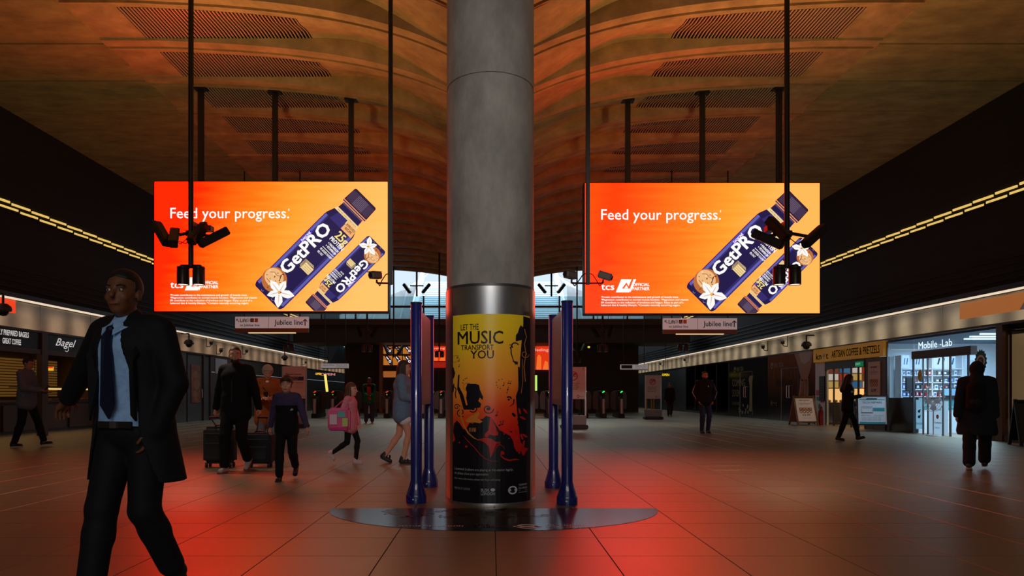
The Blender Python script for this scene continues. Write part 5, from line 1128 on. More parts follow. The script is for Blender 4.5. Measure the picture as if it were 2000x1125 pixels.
mb = MB(); T = TR(34.4, .028); rr = random.Random(9)
for k in range(14): mb.disc((1.4+rr.random()*1.9, .2+rr.random()*.45), .07+.08*rr.random(), T, n=7, ry=.06, a=rr.random()*3)
mb.build('leaf_picture', mat('leaf_print', (.26, .22, .16), .4), hb)
for y, nm in ((32.9, 0), (28.2, 1)):
    for o in (0, .22): MB().tube([(XW-.02, y-.6-o, .95), (XW-.07, y-.6-o, .97), (XW-.07, y-.6-o, 1.43), (XW-.02, y-.6-o, 1.45)], .018).build('door_handle', M_steel, hb)
    MB().bb(XW-.03, XW, y-.02, y+.02, 0, 2.15).build('door_edge', M_steel, hb); MB().bb(XW-.03, XW, y-1.55, y, 2.13, 2.17).build('door_edge', M_steeldark, hb); MB().bb(XW-.03, XW, y-1.57, y-1.53, 0, 2.15).build('door_edge', M_steeldark, hb)
# ---- dark glass shopfront further on
gs = shell('dim glass shopfront behind the standing man', 'glass_shop', 1, 34.5, 42.1, 3, M_shopd)
for y in (34.5, 36.4, 38.3, 40.2, 42.1): MB().bb(XW-.02, XW+.08, y-.04, y+.04, 0, 2.72).build('mullion', M_steeldark, gs)
for y in (34.5, 36.4, 38.3, 40.2): MB().bb(XW, XW+.02, y+.05, y+1.85, .1, 2.7).build('window_pane', M_tint, gs); MB().bb(XW-.01, XW+.06, y+.04, y+1.86, 0, .12).build('sill', M_steeldark, gs)
for y, z, wq, h in ((40.6, .9, 1.1, .7), (40.6, 0.15, 1.0, .6), (36.9, .7, .9, .8)): MB().bb(XW+.3, XW+.34, y, y+wq, z, z+h).build('poster', mat('dim_poster', (.30, .26, .24), .6), gs)
# ---- wine shop at the right edge
ws = shell('dark wine shop with bottle shelves at the right picture edge', 'wine_shop', 1, 13.0, 15.94, 2.2, M_shopd)
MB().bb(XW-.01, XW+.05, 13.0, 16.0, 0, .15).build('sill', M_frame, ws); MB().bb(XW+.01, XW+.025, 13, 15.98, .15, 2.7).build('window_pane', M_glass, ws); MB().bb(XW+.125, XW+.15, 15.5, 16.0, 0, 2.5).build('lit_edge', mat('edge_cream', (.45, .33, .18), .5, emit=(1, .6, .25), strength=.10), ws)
bt_m = [mat('wine_green', (.012, .025, .012), .15), mat('wine_brown', (.05, .018, .008), .15), mat('wine_clear', (.30, .22, .10), .2)]
M_lab = mat('wine_label', (.45, .40, .30), .5)
def bottle_proto(m):
    b = MB().lathe([(.001, 0), (.036, 0), (.038, .01), (.038, .19), (.030, .225), (.014, .25), (.0135, .31), (.001, .312)], (0, 0, 0), 10).build('wine_bottle', m, None, smooth=True)
    MB().lathe([(.0385, .06), (.0387, .15)], (0, 0, 0), 10).build('bottle_label', M_lab, b); MB().lathe([(.0145, .27), (.015, .313), (.001, .314)], (0, 0, 0), 10).build('bottle_capsule', mat('capsule', (.25, .04, .02), .35), b); return b
pr = [bottle_proto(m) for m in bt_m]; used = set(); rr = random.Random(4)
for r, z in enumerate((.62, 1.12, 1.62, 2.10)):
    MB().bb(12.14, 14.1, 15.58, 15.9, z-.03, z).build('shelf', M_frame, ws)
    for i in range(8):
        k = rr.randrange(3); o = pr[k] if k not in used else copy_tree(pr[k]); used.add(k); o.location = (12.2+.088*i, 15.68+.04*rr.random(), z)
        rn = ('lowest', 'second', 'third', 'top')[r]; cn = ('dark green', 'brown', 'pale')[k]
        tag(o, ORD[i]+' bottle from the left, '+cn+', on the '+rn+' shelf of the wine shop', 'bottle', 'bottles on the '+rn+' wine shop shelf')
l = bpy.data.lights.new('wine_shelf_light', 'AREA'); l.size = 1.5; l.energy = 3.5; l.color = (1, .62, .28); lo = bpy.data.objects.new('wine_shelf_light', l); COL.objects.link(lo); lo.location = (12.6, 15.0, 2.6)
# ================================================================ left side: bagel shop and metal wall
bs = shell('bagel and coffee shop behind the suited man with a dark sign band', 'bagel_shop', -1, 11.0, 24.6, 3.6, mat('bagel_wall', (.20, .11, .05), .6))
wallbox('', -1, -20, 11.0).build('metal_panel', M_metalwall, wallL)
MB().bb(-XW-.02, -XW+.03, 11, 24.6, 2.17, 2.30).build('lower_rail', M_frame, bs)
MB().bb(-XW-.1, -XW+.05, 18.15, 18.4, 0, 2.74).build('post', M_frame, bs); MB().bb(-XW-.1, -XW+.05, 24.4, 24.6, 0, 2.74).build('post', M_frame, bs)
s1 = thing('shop_sign', 'black sign board reading FRESHLY PREPARED BAGELS GREAT COFFEE', 'sign', (-XW, 16, 2.3)); MB().bb(-XW-.05, -XW+.0, 11, 18.14, 2.31, 2.73).build('board', M_black, s1)
M_sl = glow('bagel_letters', (205, 200, 196), .9); mb = MB(); mb.text('FRESHLY PREPARED BAGELS', 0, 2.57, TL(16.33, .006), 1.36, .14, ydown=False, bold=.02); mb.text('GREAT COFFEE', 0, 2.36, TL(16.74, .006), .66, .14, ydown=False, bold=.02); mb.build('lettering', M_sl, s1)
s2 = thing('shop_sign', 'black sign board with the white script word Bagel', 'sign', (-XW, 21, 2.3)); MB().bb(-XW-.05, -XW+.0, 18.42, 24.38, 2.31, 2.73).build('board', M_black, s2)
mb = MB(); mb.text('Bagel', 0, 2.45, TL(18.78, .006), .92, .22, ydown=False, shear=.45); mb.stroke([(.56, 2.46), (.58, 2.36), (.5, 2.30), (.42, 2.33)], .02, TL(18.78, .006)); mb.build('lettering', M_sl, s2)
# yellow lit blinds
bl = thing('blind', 'yellow-lit slatted blind at the back of the bagel shop', 'blind', (-15.45, 22.5, 1)); MB().bb(-15.5, -15.44, 20.8, 24.2, 1.0, 2.3).build('backing', mat('blind_back', (.12, .07, .02), .6), bl)
for k in range(14): MB().bb(-15.44, -15.40, 20.8, 24.2, 1.03+.09*k, 1.09+.09*k).build('slat', glow('blind_slat', (84, 56, 20), 1), bl)
cn = thing('counter', 'dark bagel shop counter with a lit glass food case', 'counter', (-13.4, 20, 0))
MB().bb(-13.9, -13.2, 13, 24.2, 0, .86).build('body', M_shopd, cn); MB().bb(-13.95, -13.15, 13, 24.2, .86, .92).build('top', M_frame, cn); MB().bb(-13.8, -13.25, 19.5, 23.4, 1.3, 1.33).build('case_top', M_steeldark, cn); MB().bb(-13.22, -13.2, 19.5, 23.4, .92, 1.3).build('case_glass', M_glass, cn); MB().bb(-13.26, -13.2, 19.5, 23.4, 1.24, 1.29).build('case_lamp', mat('case_glow', (.1, .1, .1), .4, emit=(1, .62, .2), strength=.9, sample='NONE'), cn)
for y in (15.5, 18.4, 21.3): MB().bb(-13.19, -13.16, y, y+2.7, .08, .8, bev=.005).build('front_panel', mat('counter_wood', (.07, .035, .015), .5), cn)
M_bun = mat('bagel_brown', (.42, .18, .05), .6); pb = MB()
for i in range(14):
    q = 2*math.pi*i/14
    for j in range(6): e = 2*math.pi*j/6; pb.v.append(Vector(((.055+.028*math.cos(e))*math.cos(q), (.055+.028*math.cos(e))*math.sin(q), .03+.028*math.sin(e)))); 
pb.f = [(i*6+j, ((i+1) % 14)*6+j, ((i+1) % 14)*6+(j+1) % 6, i*6+(j+1) % 6) for i in range(14) for j in range(6)]; pb.m = [0]*len(pb.f); b0 = pb.build('bagel', M_bun, None, smooth=True)
for k in range(18):
    o = b0 if k == 0 else copy_tree(b0); o.location = (-13.36-.22*(k % 2), 19.8+.2*k, .922); tag(o, ORD[k]+' brown bagel from the left in the lit case of the bagel shop', 'bagel', 'bagels in the lit case')
mn = thing('menu_light', 'small red and yellow lit menu above the bagel shop counter', 'menu', (-15, 22, 1.6)); 
for k in range(4): a = PX(84+5*k, 716, 22.4); b = PX(88.4+5*k, 724, 22.4); f = MB().bb(a.x, b.x, 22.4, 22.44, b.z, a.z).build('menu_panel', glow('menu_yel', (235, 170, 40), 1), mn); MB().bb(a.x, b.x, 22.38, 22.4, a.z-.05, a.z).build('menu_heading', glow('menu_rd', (220, 50, 20), 1), f)
MB().tube([(mn.location.x-.0, 22.42, b.z+.02), (mn.location.x, 22.42, 2.7)], .012).build('hanger', M_black, mn)
for y, a in ((12.9, 0), (15.3, 0), (21.2, 0)):
    MB().bb(-XW-.04, -XW+.02, y-.03, y+.03, 0, 2.2).build('door_frame', M_frame, bs)
for y in sline(24.7, 70, 20)[:-1]:
    if 26.5 < y < 28.5: continue
    MB().bb(-XW-.2, -XW, y+.012, y+2.25, 0, 2.05, bev=.008).build('metal_panel', M_metalwall, wallL); MB().bb(-XW-.2, -XW, y+.012, y+2.25, 2.07, 2.73, bev=.008).build('metal_panel', M_metalwall, wallL)
dr = thing('door_1', 'dark metal service door in the left wall behind the suited man', 'door', (-XW, 27.9, 0)); dr['kind'] = 'structure'
MB().bb(-XW-.2, -XW-.05, 26.9, 29.2, 0, 2.73).build('leaf', M_dgrey, dr)
for y in (26.9, 28.5, 29.2): MB().bb(-XW-.06, -XW, y-.05, y+.05, 0, 2.73).build('frame', M_metalwall, dr)
MB().tube([(-XW-.05, 28.3, .95), (-XW+.01, 28.3, .97), (-XW+.01, 28.3, 1.3), (-XW-.05, 28.3, 1.32)], .016).build('handle', M_steel, dr)
op = thing('orange_poster', 'dim orange and red poster on the dark service door', 'poster', (-XW, 27.7, .8)); MB().bb(-XW-.05, -XW-.03, 27.35, 28.2, .75, 2.3).build('sheet', mat('poster_dim', (.25, .06, .02), .5, noise=.7, nscale=2.5), op)
mb = MB(); T = TL(27.35, -.026)
for c, r in (((.4, 1.9), .22), ((.5, 1.5), .3), ((.35, 1.1), .2)): mb.disc(c, r, T, n=12, ry=r*.7)
mb.build('picture', mat('poster_dim2', (.30, .14, .05), .5), op)
wp = tag(MB().bb(-XW, -XW+.03, 29.6, 30.9, 2.0, 2.66).build('notice_panel', mat('pale_notice', (.42, .40, .42), .5)), 'pale blank notice panel high on the left wall beside the door', 'notice')
# ================================================================ people
class Field:
    """signed-distance body builder: rounded cones and ellipsoids blended together, meshed with surface nets"""
    def __init__(s, vox, k=.03): s.vox = vox; s.k = k; s.P = []; s.C = []
    def cone(s, a, b, ra, rb=None, sq=None, k=None): s.P.append(('c', np.array(a, float), np.array(b, float), ra, ra if rb is None else rb, sq, s.k if k is None else k)); return s
    def ell(s, c, r, k=None, R=None): s.P.append(('e', np.array(c, float), np.array(r, float), R, None, None, s.k if k is None else k)); return s
    def cut(s, fn): s.C.append(fn); return s
    def mesh(s):
        v = s.vox; lo = np.full(3, 1e9); hi = -lo
        B = []
        for t, a, b, ra, rb, sq, k in s.P:
            if t == 'c':
                m = max(ra, rb)*(1 if sq is None else 1/min(1, min(sq)))+k+2*v; l, h = np.minimum(a, b)-m, np.maximum(a, b)+m
            else: m = (max(b) if ra is not None else b)+k+2*v; l, h = a-m, a+m
            B.append((l, h)); lo = np.minimum(lo, l); hi = np.maximum(hi, h)
        n = np.ceil((hi-lo)/v).astype(int)+1; D = np.full(n, .5, np.float32)
        ax = [lo[i]+v*np.arange(n[i]) for i in range(3)]
        for (t, a, b, ra, rb, sq, k), (l, h) in zip(s.P, B):
            i0 = np.maximum(0, np.floor((l-lo)/v).astype(int)); i1 = np.minimum(n, np.ceil((h-lo)/v).astype(int)+1)
            X = ax[0][i0[0]:i1[0], None, None]; Y = ax[1][None, i0[1]:i1[1], None]; Z = ax[2][None, None, i0[2]:i1[2]]
            if t == 'c':
                q = np.ones(3) if sq is None else np.array(sq, float)
                x, y, z = (X-a[0])*q[0], (Y-a[1])*q[1], (Z-a[2])*q[2]; d = (b-a)*q; L2 = max(1e-9, d @ d)
                h_ = np.clip((x*d[0]+y*d[1]+z*d[2])/L2, 0, 1)
                f = np.sqrt((x-h_*d[0])**2+(y-h_*d[1])**2+(z-h_*d[2])**2)-(ra+(rb-ra)*h_)
            else:
                x, y, z = X-a[0], Y-a[1], Z-a[2]
                if ra is not None: x, y, z = (ra[0][0]*x+ra[1][0]*y+ra[2][0]*z, ra[0][1]*x+ra[1][1]*y+ra[2][1]*z, ra[0][2]*x+ra[1][2]*y+ra[2][2]*z)
                k0 = np.sqrt((x/b[0])**2+(y/b[1])**2+(z/b[2])**2); k1 = np.sqrt((x/b[0]**2)**2+(y/b[1]**2)**2+(z/b[2]**2)**2)+1e-9
                f = k0*(k0-1)/k1
            S_ = D[i0[0]:i1[0], i0[1]:i1[1], i0[2]:i1[2]]
            if k > 1e-6:
                hh = np.clip(.5+.5*(S_-f)/k, 0, 1); S_[...] = S_*(1-hh)+f*hh-k*hh*(1-hh)
            else: S_[...] = np.minimum(S_, f)
        if s.C:
            X = ax[0][:, None, None]; Y = ax[1][None, :, None]; Z = ax[2][None, None, :]
            for fn in s.C: D = np.maximum(D, -fn(X, Y, Z)).astype(np.float32)
        sg = D < 0
        c = np.zeros(np.array(D.shape)-1, np.int8)
        for i in (0, 1):
            for j in (0, 1):
                for k in (0, 1): c += sg[i:D.shape[0]-1+i, j:D.shape[1]-1+j, k:D.shape[2]-1+k]
        act = (c > 0) & (c < 8); idx = np.full(act.shape, -1, np.int32); I = np.argwhere(act); idx[act] = np.arange(len(I))
        acc = np.zeros((len(I), 3)); cnt = np.zeros(len(I))
        cr = [(i, j, k) for i in (0, 1) for j in (0, 1) for k in (0, 1)]
        for p in cr:
            for axn in range(3):
                if p[axn]: continue
                q = list(p); q[axn] = 1
                da = D[I[:, 0]+p[0], I[:, 1]+p[1], I[:, 2]+p[2]]; db = D[I[:, 0]+q[0], I[:, 1]+q[1], I[:, 2]+q[2]]
                m = (da < 0) != (db < 0); t = np.where(m, da/np.where(m, da-db, 1), 0)
                w_ = np.array(p, float)[None, :].repeat(len(I), 0); w_[:, axn] += t
                acc[m] += w_[m]; cnt[m] += 1
        V = lo+v*(I+acc/cnt[:, None]); Fs = []
        for axn in range(3):
            o = [(axn+1) % 3, (axn+2) % 3]
            sl0 = [slice(None)]*3; sl1 = [slice(None)]*3; sl0[axn] = slice(0, -1); sl1[axn] = slice(1, None)
            s0, s1 = sg[tuple(sl0)], sg[tuple(sl1)]; E = np.argwhere(s0 != s1)
            ok = (E[:, o[0]] > 0) & (E[:, o[1]] > 0) & (E[:, o[0]] < act.shape[o[0]]) & (E[:, o[1]] < act.shape[o[1]]); E = E[ok]
            if not len(E): continue
            flip = ~s0[E[:, 0], E[:, 1], E[:, 2]]; quad = []
            for da, db in ((0, 0), (-1, 0), (-1, -1), (0, -1)):
                e = E.copy(); e[:, o[0]] += da; e[:, o[1]] += db; quad.append(idx[e[:, 0], e[:, 1], e[:, 2]])
            Q = np.stack(quad, 1); Q[flip] = Q[flip][:, ::-1]; Fs.append(Q[(Q >= 0).all(1)])
        return V, np.concatenate(Fs)
    def build(s, name, m, parent):
        V, Q = s.mesh(); me = bpy.data.meshes.new(name)
        me.vertices.add(len(V)); me.vertices.foreach_set('co', V.astype(np.float32).ravel())
        me.loops.add(Q.size); me.loops.foreach_set('vertex_index', Q.astype(np.int32).ravel())
        me.polygons.add(len(Q)); me.polygons.foreach_set('loop_start', np.arange(0, Q.size, 4, dtype=np.int32)); me.polygons.foreach_set('use_smooth', np.ones(len(Q), bool))
        me.update(calc_edges=True); me.materials.append(m); return link(name, me, parent)
V3 = lambda *a: np.array(a, float)
def ik(a, b, l1, l2, hint):
    d = b-a; L = np.linalg.norm(d); u = d/L
    if L > (l1+l2)*.999: b = a+u*(l1+l2)*.999; L = (l1+l2)*.999
    c = (l1*l1-l2*l2+L*L)/(2*L); h = math.sqrt(max(0, l1*l1-c*c)); n = hint-u*(hint @ u); n /= max(1e-6, np.linalg.norm(n))
    return a+u*c+n*h, b
def cloth(name, rgb, rough=.85): return mat('cloth_'+name, lin(rgb), rough, spec=.25, noise=.18, nscale=30)
def skin(name, rgb): return mat('skin_'+name, lin(rgb), .5, spec=.35)
M_eyew = mat('eye_white', (.6, .58, .55), .3); M_iris = mat('eye_iris', (.015, .01, .008), .2)
def rotz(a): c, s_ = math.cos(a), math.sin(a); return np.array([[c, -s_, 0], [s_, c, 0], [0, 0, 1]])
def figure(lab, H, x, y, phi, feet, hands, skin_m, hair_m, top, trousers, shoes, vox=.010, head_yaw=0, head_pitch=0, lean=0, wid=1, headk=1, hair='short', build_extra=None, pel=0, sway=0, elbow=((.35, -.8, -.2), (-.35, -.8, -.2)), top_len=.86, sleeve=1.0, infl=.018, leg_end=.08, leg_infl=.014, grip=(0, 0), skirt=None, coat=None, shortlegs=False, beard=None, shoe_r=1, curl=1, group='people'):
    """phi: 0 walks away from the camera, 90 to the right, 180 towards it. Body coordinates: x to the figure's left... +x is its right hand side, y forward, for a height of 1.75"""
    t = thing('person', lab, 'person', (x, y, 0), -math.radians(phi)); k = H/1.75; v = vox
    def W(p): return p*k
    ps_ = V3(sway, 0, .93+pel); up = V3(0, math.sin(lean), math.cos(lean)); fw = V3(0, math.cos(lean), -math.sin(lean))
    hip = {1: ps_+V3(.088*wid, 0, -.02), -1: ps_+V3(-.088*wid, 0, -.02)}
    J = {}
    for s, (ff, lat, lift, toe) in zip((1, -1), feet):
        an = V3(s*.085*wid+lat, ff, .085+lift); kn, an = ik(hip[s], an, .43, .42, V3(s*.08, 1, .1)); J[s] = (hip[s], kn, an, toe)
    ch = ps_+up*.40; nb = ps_+up*.535+fw*.005; hd = nb+up*.15*(.55+.45*headk)+fw*.028
    sh = {1: ps_+up*.49+V3(.178*wid, 0, 0)-fw*.01, -1: ps_+up*.49+V3(-.178*wid, 0, 0)-fw*.01}
    A = {}
    for s, h, e in zip((1, -1), hands, elbow):
        el, wr = ik(sh[s], V3(*h), .29, .255, V3(*e)); A[s] = (sh[s], el, wr)
    HR = rotz(-math.radians(head_yaw)); cp, sp_ = math.cos(head_pitch), math.sin(head_pitch); HR = HR @ np.array([[1, 0, 0], [0, cp, -sp_], [0, sp_, cp]])
    def hp(a, b, c): return hd+HR @ (V3(a, b, c)*headk)
    def torso(f, g, waist=.0, low=None):
        sq = (.70/wid, 1, 1)
        f.cone(W(ps_+up*(low if low is not None else -.02)), W(ps_+up*.14), (.118+g+waist)*k, (.106+g)*k, sq)
        f.cone(W(ps_+up*.14), W(ch+fw*.008), (.106+g)*k, (.116+g)*k, sq)
        f.cone(W(ch), W(ps_+up*.47), (.116+g)*k, (.085+g)*k, sq)
        f.cone(W(sh[1]*.86+sh[-1]*.14), W(sh[-1]*.86+sh[1]*.14), (.058+g)*k); f.cone(W(ps_+up*.50), W(nb+up*.02), (.075+g*.6)*k, (.055+g*.4)*k)
    def legs(f, g, end=1.0):
        for s in (1, -1):
            h_, kn, an, toe = J[s]; f.cone(W(h_), W(kn), (.082+g)*k, (.056+g)*k)
            if end > 0:
                e = kn+(an-kn)*end; f.cone(W(kn), W(kn+(an-kn)*.35-V3(0, .008, 0)), (.054+g)*k, (.054+g)*k); f.cone(W(kn+(an-kn)*.3), W(e), (.052+g)*k, (.038+g*1.4)*k)
    def arms(f, g, end=1.0):
        for s in (1, -1):
            a, el, wr = A[s]; e = min(1, end*2); f.cone(W(a), W(a+(el-a)*e), (.05+g)*k, (.041+g)*k)
            if end > .5: f.cone(W(el), W(el+(wr-el)*min(1, (end-.5)*2)), (.041+g)*k, (.03+g)*k)
    # --- body: one continuous skin
    f = Field(v*.9 if H > 1 else v, .018*k); torso(f, 0); legs(f, 0); arms(f, 0)
    for s in (1, -1):
        an, toe = J[s][2], J[s][3]; tv = V3(0, math.cos(toe), math.sin(toe)); tu = V3(0, -math.sin(toe), math.cos(toe)); f.cone(W(an-tu*.05-tv*.03), W(an-tu*.06+tv*.12), .034*k, .024*k)
        a, el, wr = A[s]; d = wr-el; d /= np.linalg.norm(d); sd = np.cross(d, V3(0, 0, 1)) if abs(d[2]) < .9 else V3(0, 1, 0); sd = sd-d*(sd @ d); sd /= np.linalg.norm(sd); nrm = np.cross(d, sd); inw = nrm*(-1 if (nrm @ V3(-s, 0, 0)) < 0 else 1)
        J['h%d' % s] = wr+d*.09+inw*.02
        for q in (-.5, .5): f.cone(W(wr+d*.005+sd*.012*q), W(wr+d*.085+sd*.04*q), .019*k, .018*k, k=.012*k)
        for i, ln in enumerate((.062, .075, .078, .068)):
            r0 = wr+d*.085+sd*(.033-.022*i); c = .5*curl+(.9 if grip[0 if s > 0 else 1] else 0); p1 = r0+(d*math.cos(c*.6)+inw*math.sin(c*.6))*ln*.5; p2 = p1+(d*math.cos(c*1.5)+inw*math.sin(c*1.5))*ln*.32; p3 = p2+(d*math.cos(c*2.1)+inw*math.sin(c*2.1))*ln*.24
            for p, q, r in ((r0, p1, .0092), (p1, p2, .0085), (p2, p3, .0075)): f.cone(W(p), W(q), r*k, r*.95*k, k=.003*k)
        th = wr+d*.03+sd*.026; q1 = th+(d*.6+sd*.55+inw*.5)*.045; f.cone(W(th), W(q1), .012*k, .010*k, k=.008*k); f.cone(W(q1), W(q1+(d*.9+inw*.35)*.035), .010*k, .0085*k, k=.003*k)
    f.cone(W(nb-up*.03), W(hd-up*.05), .054*k*(.4+.6*headk), .052*k*headk)
    RR = HR
    f.ell(W(hp(0, -.008, .022)), V3(.076, .096, .098)*k*headk, R=RR); f.ell(W(hp(0, .028, -.045)), V3(.058, .062, .072)*k*headk, R=RR); f.ell(W(hp(0, .052, -.092)), V3(.030, .028, .022)*k*headk, R=RR)
    f.cone(W(hp(0, .088, .012)), W(hp(0, .108, -.026)), .008*k*headk, .013*k*headk, k=.010*k); f.cone(W(hp(-.038, .078, .026)), W(hp(.038, .078, .026)), .011*k*headk, k=.012*k)
    for s in (1, -1): f.ell(W(hp(s*.078, -.008, -.012)), V3(.010, .020, .032)*k*headk, R=RR, k=.006*k); f.ell(W(hp(s*.04, .062, -.03)), V3(.02, .02, .022)*k*headk, R=RR)
    f.cone(W(hp(-.018, .086, -.062)), W(hp(.018, .086, -.062)), .009*k*headk, k=.006*k)
    f.build('body', skin_m, t)
    # --- face
    for s in (1, -1):
        mb = MB(); mb.ell(W(hp(s*.031, .0805, .006)), (.0125*k*headk, .009*k*headk, .0075*k*headk), 10); e = _local(mb, 'eye', M_eyew, t)
        mb = MB(); mb.ell(W(hp(s*.031, .0875, .006)), (.0055*k*headk, .0035*k*headk, .0058*k*headk), 8); _local(mb, 'iris', M_iris, e)
        mb = MB(); mb.tube([W(hp(s*.015, .090, .026)), W(hp(s*.034, .089, .031)), W(hp(s*.052, .076, .026))], .0045*k*headk, 6); _local(mb, 'eyebrow', hair_m, t)
    mb = MB(); mb.ell(W(hp(0, .094, -.062)), (.022*k*headk, .005*k, .0065*k*headk), 10); _local(mb, 'lips', mat('lips', (.26, .07, .06), .5), t)
    # --- hair
    if hair:
        f = Field(v*.8, .012*k); g = .003 if hair == 'short' else .014
        if hair == 'hood':
            f.ell(W(hp(0, -.02, .01)), V3(.105, .125, .135)*k*headk, R=RR); f.cone(W(hp(0, -.05, -.08)), W(nb-up*.06-fw*.05), .09*k, .12*k); hood_m = hair_m
            def face(X, Y, Z, hd=hd, HR=HR): 
                q = [(X-hd[0]*k), (Y-hd[1]*k), (Z-hd[2]*k)]; yy = HR[0][1]*q[0]+HR[1][1]*q[1]+HR[2][1]*q[2]; xx = HR[0][0]*q[0]+HR[1][0]*q[1]+HR[2][0]*q[2]; zz = q[2]
                return np.maximum(np.maximum(np.abs(xx)-.062*k, np.abs(zz+.01*k)-.085*k), .03*k-yy)
            f.cut(face)
        else:
            f.ell(W(hp(0, -.014, .032)), V3(.080+g*.5, .100+g*.5, .096+g)*k*headk, R=RR)
            if hair == 'puff': f.ell(W(hp(0, -.02, .03)), V3(.100, .115, .112)*k*headk, R=RR)
            if hair == 'fringe': f.ell(W(hp(0, .05, .075)), V3(.072, .05, .035)*k*headk, R=RR)
            if hair in ('long', 'bob'):
                L = -.30 if hair == 'long' else -.13
                f.cone(W(hp(0, -.06, .0)), W(hp(0, -.075, L)), .075*k, .085*k if hair == 'long' else .075*k, (.75, 1, 1))
                for s in (1, -1): f.cone(W(hp(s*.066, .0, .03)), W(hp(s*.082, -.0, L*.8)), .030*k, .038*k)
            zl = {'short': .078, 'puff': .065, 'long': .075, 'bob': .07, 'fringe': .045}[hair]; zb = -.06 if hair in ('short', 'fringe', 'puff') else -9
            def front(X, Y, Z, hd=hd, HR=HR, zl=zl, zb=zb):
                q = [(X-hd[0]*k)/headk, (Y-hd[1]*k)/headk, (Z-hd[2]*k)/headk]; R_ = HR
                xx = R_[0][0]*q[0]+R_[1][0]*q[1]+R_[2][0]*q[2]; yy = R_[0][1]*q[0]+R_[1][1]*q[1]+R_[2][1]*q[2]; zz = R_[0][2]*q[0]+R_[1][2]*q[1]+R_[2][2]*q[2]
                a = np.maximum(.022*k-yy, zz-(zl*k-np.abs(xx)*.25)); b = zz-zb*k
                c_ = np.maximum(np.maximum(-.03*k-yy, zz-.0*k), np.abs(xx)-.2) if hair == 'short' else b
                return np.minimum(np.minimum(a, b), c_)
            f.cut(front)
        f.build('hood' if hair == 'hood' else 'hair', hair_m, t)
    if beard is not None:
        f = Field(v*.8, .010*k); f.ell(W(hp(0, .034, -.070)), V3(.060, .060, .058)*k*headk, R=RR)
        def bt(X, Y, Z, hd=hd, HR=HR):
            q = [(X-hd[0]*k)/headk, (Y-hd[1]*k)/headk, (Z-hd[2]*k)/headk]; yy = HR[0][1]*q[0]+HR[1][1]*q[1]+HR[2][1]*q[2]; xx = HR[0][0]*q[0]+HR[1][0]*q[1]+HR[2][0]*q[2]
            return -(q[2]+.040*k)+0*xx
        f.cut(bt); f.build('beard', beard, t)
    # --- trousers
    if trousers is not None:
        f = Field(v, .02*k); f.cone(W(ps_+up*(.08 if top is not None else -.01)), W(ps_-up*.03), (.108+leg_infl*.7)*k, (.116+leg_infl)*k, (.70/wid, 1, 1)); 
        if shortlegs:
            for s in (1, -1): h_, kn = J[s][0], J[s][1]; f.cone(W(h_), W(h_+(kn-h_)*.38), (.095+leg_infl)*k, (.098+leg_infl)*k)
        else: legs(f, leg_infl, 1-leg_end)
        f.build('shorts' if shortlegs else 'trousers', trousers, t)
    # --- shoes
    for s in (1, -1):
        an, toe = J[s][2], J[s][3]; tv = V3(0, math.cos(toe), math.sin(toe)); tu = V3(0, -math.sin(toe), math.cos(toe)); f = Field(v*.85, .014*k)
        b0 = an-tu*.045; r = .040*shoe_r
        f.cone(W(b0-tv*.035), W(b0+tv*.12-tu*.004), r*k, r*.86*k, (1, 1, 1)); f.cone(W(b0-tv*.03+tu*.02), W(an-tv*.015+tu*.015), .042*k*shoe_r, .044*k*shoe_r)
        zf = an[2]-.085
        if abs(toe) < .05: f.cut(lambda X, Y, Z, z=zf: Z-(z+.001)*k+0*X+0*Y)
        o = f.build('shoe', shoes[0], t)
        if shoes[1] is not None:
            mb = MB(); c = b0+tv*.042-tu*.032; 
            P = [(-.085, .032), (-.06, .040), (.02, .040), (.075, .044), (.11, .036), (.125, 0), (.11, -.036), (.075, -.044), (.02, -.040), (-.06, -.040), (-.085, -.032), (-.092, 0)]
            vs = [W(c+tv*a+V3(b, 0, 0)+tu*z) for z in (-.008, .014) for a, b in P]; n = 12
            mb.add(vs, [tuple(range(n)), tuple(range(2*n-1, n-1, -1))]+[(i, (i+1) % n, n+(i+1) % n, n+i) for i in range(n)]); _local(mb, 'sole', shoes[1], o)
    # --- top
    if top is not None:
        f = Field(v, .02*k); torso(f, infl, low=.0)
        if top_len < .9: f.cone(W(ps_+up*.10), W(ps_+up*(top_len-.93)), (.118+infl)*k, (.128+infl)*k, (.70/wid, 1, 1))
        arms(f, infl*.8, sleeve); f.build('jacket' if infl > .015 else 'shirt', top, t)
    ctx = dict(t=t, k=k, W=W, hp=hp, J=J, A=A, ps=ps_, up=up, fw=fw, sh=sh, nb=nb, ch=ch, v=v, torso=torso, arms=arms, legs=legs, hd=hd, HR=HR, wid=wid)
    if build_extra: build_extra(ctx)
    return t
def _local(mb, name, m, parent):
    """a mesh given in the figure's own coordinates"""
    me = bpy.data.meshes.new(name); me.from_pydata([tuple(q) for q in mb.v], [], mb.f); me.materials.append(m); me.polygons.foreach_set('use_smooth', [True]*len(mb.f)); me.set_sharp_from_angle(angle=.8); me.update(); return link(name, me, parent)
M_hblk = mat('hair_black', (.008, .006, .006), .55); M_hbrn = mat('hair_brown', (.035, .018, .010), .6); M_hgry = mat('hair_grey', (.42, .37, .33), .7); M_hlb = mat('hair_chestnut', (.09, .035, .018), .6)
S_pale = skin('pale', (206, 152, 128)); S_tan = skin('tan', (176, 118, 88)); S_brn = skin('brown', (112, 70, 46))
M_shoeb = mat('shoe_black', (.010, .010, .010), .5); M_sole = mat('sole_white', (.55, .54, .54), .6); M_shoew = mat('shoe_white', (.50, .48, .48), .6); M_soleb = mat('sole_black', (.02, .02, .02), .7); M_soler = mat('sole_red', (.35, .03, .03), .6)
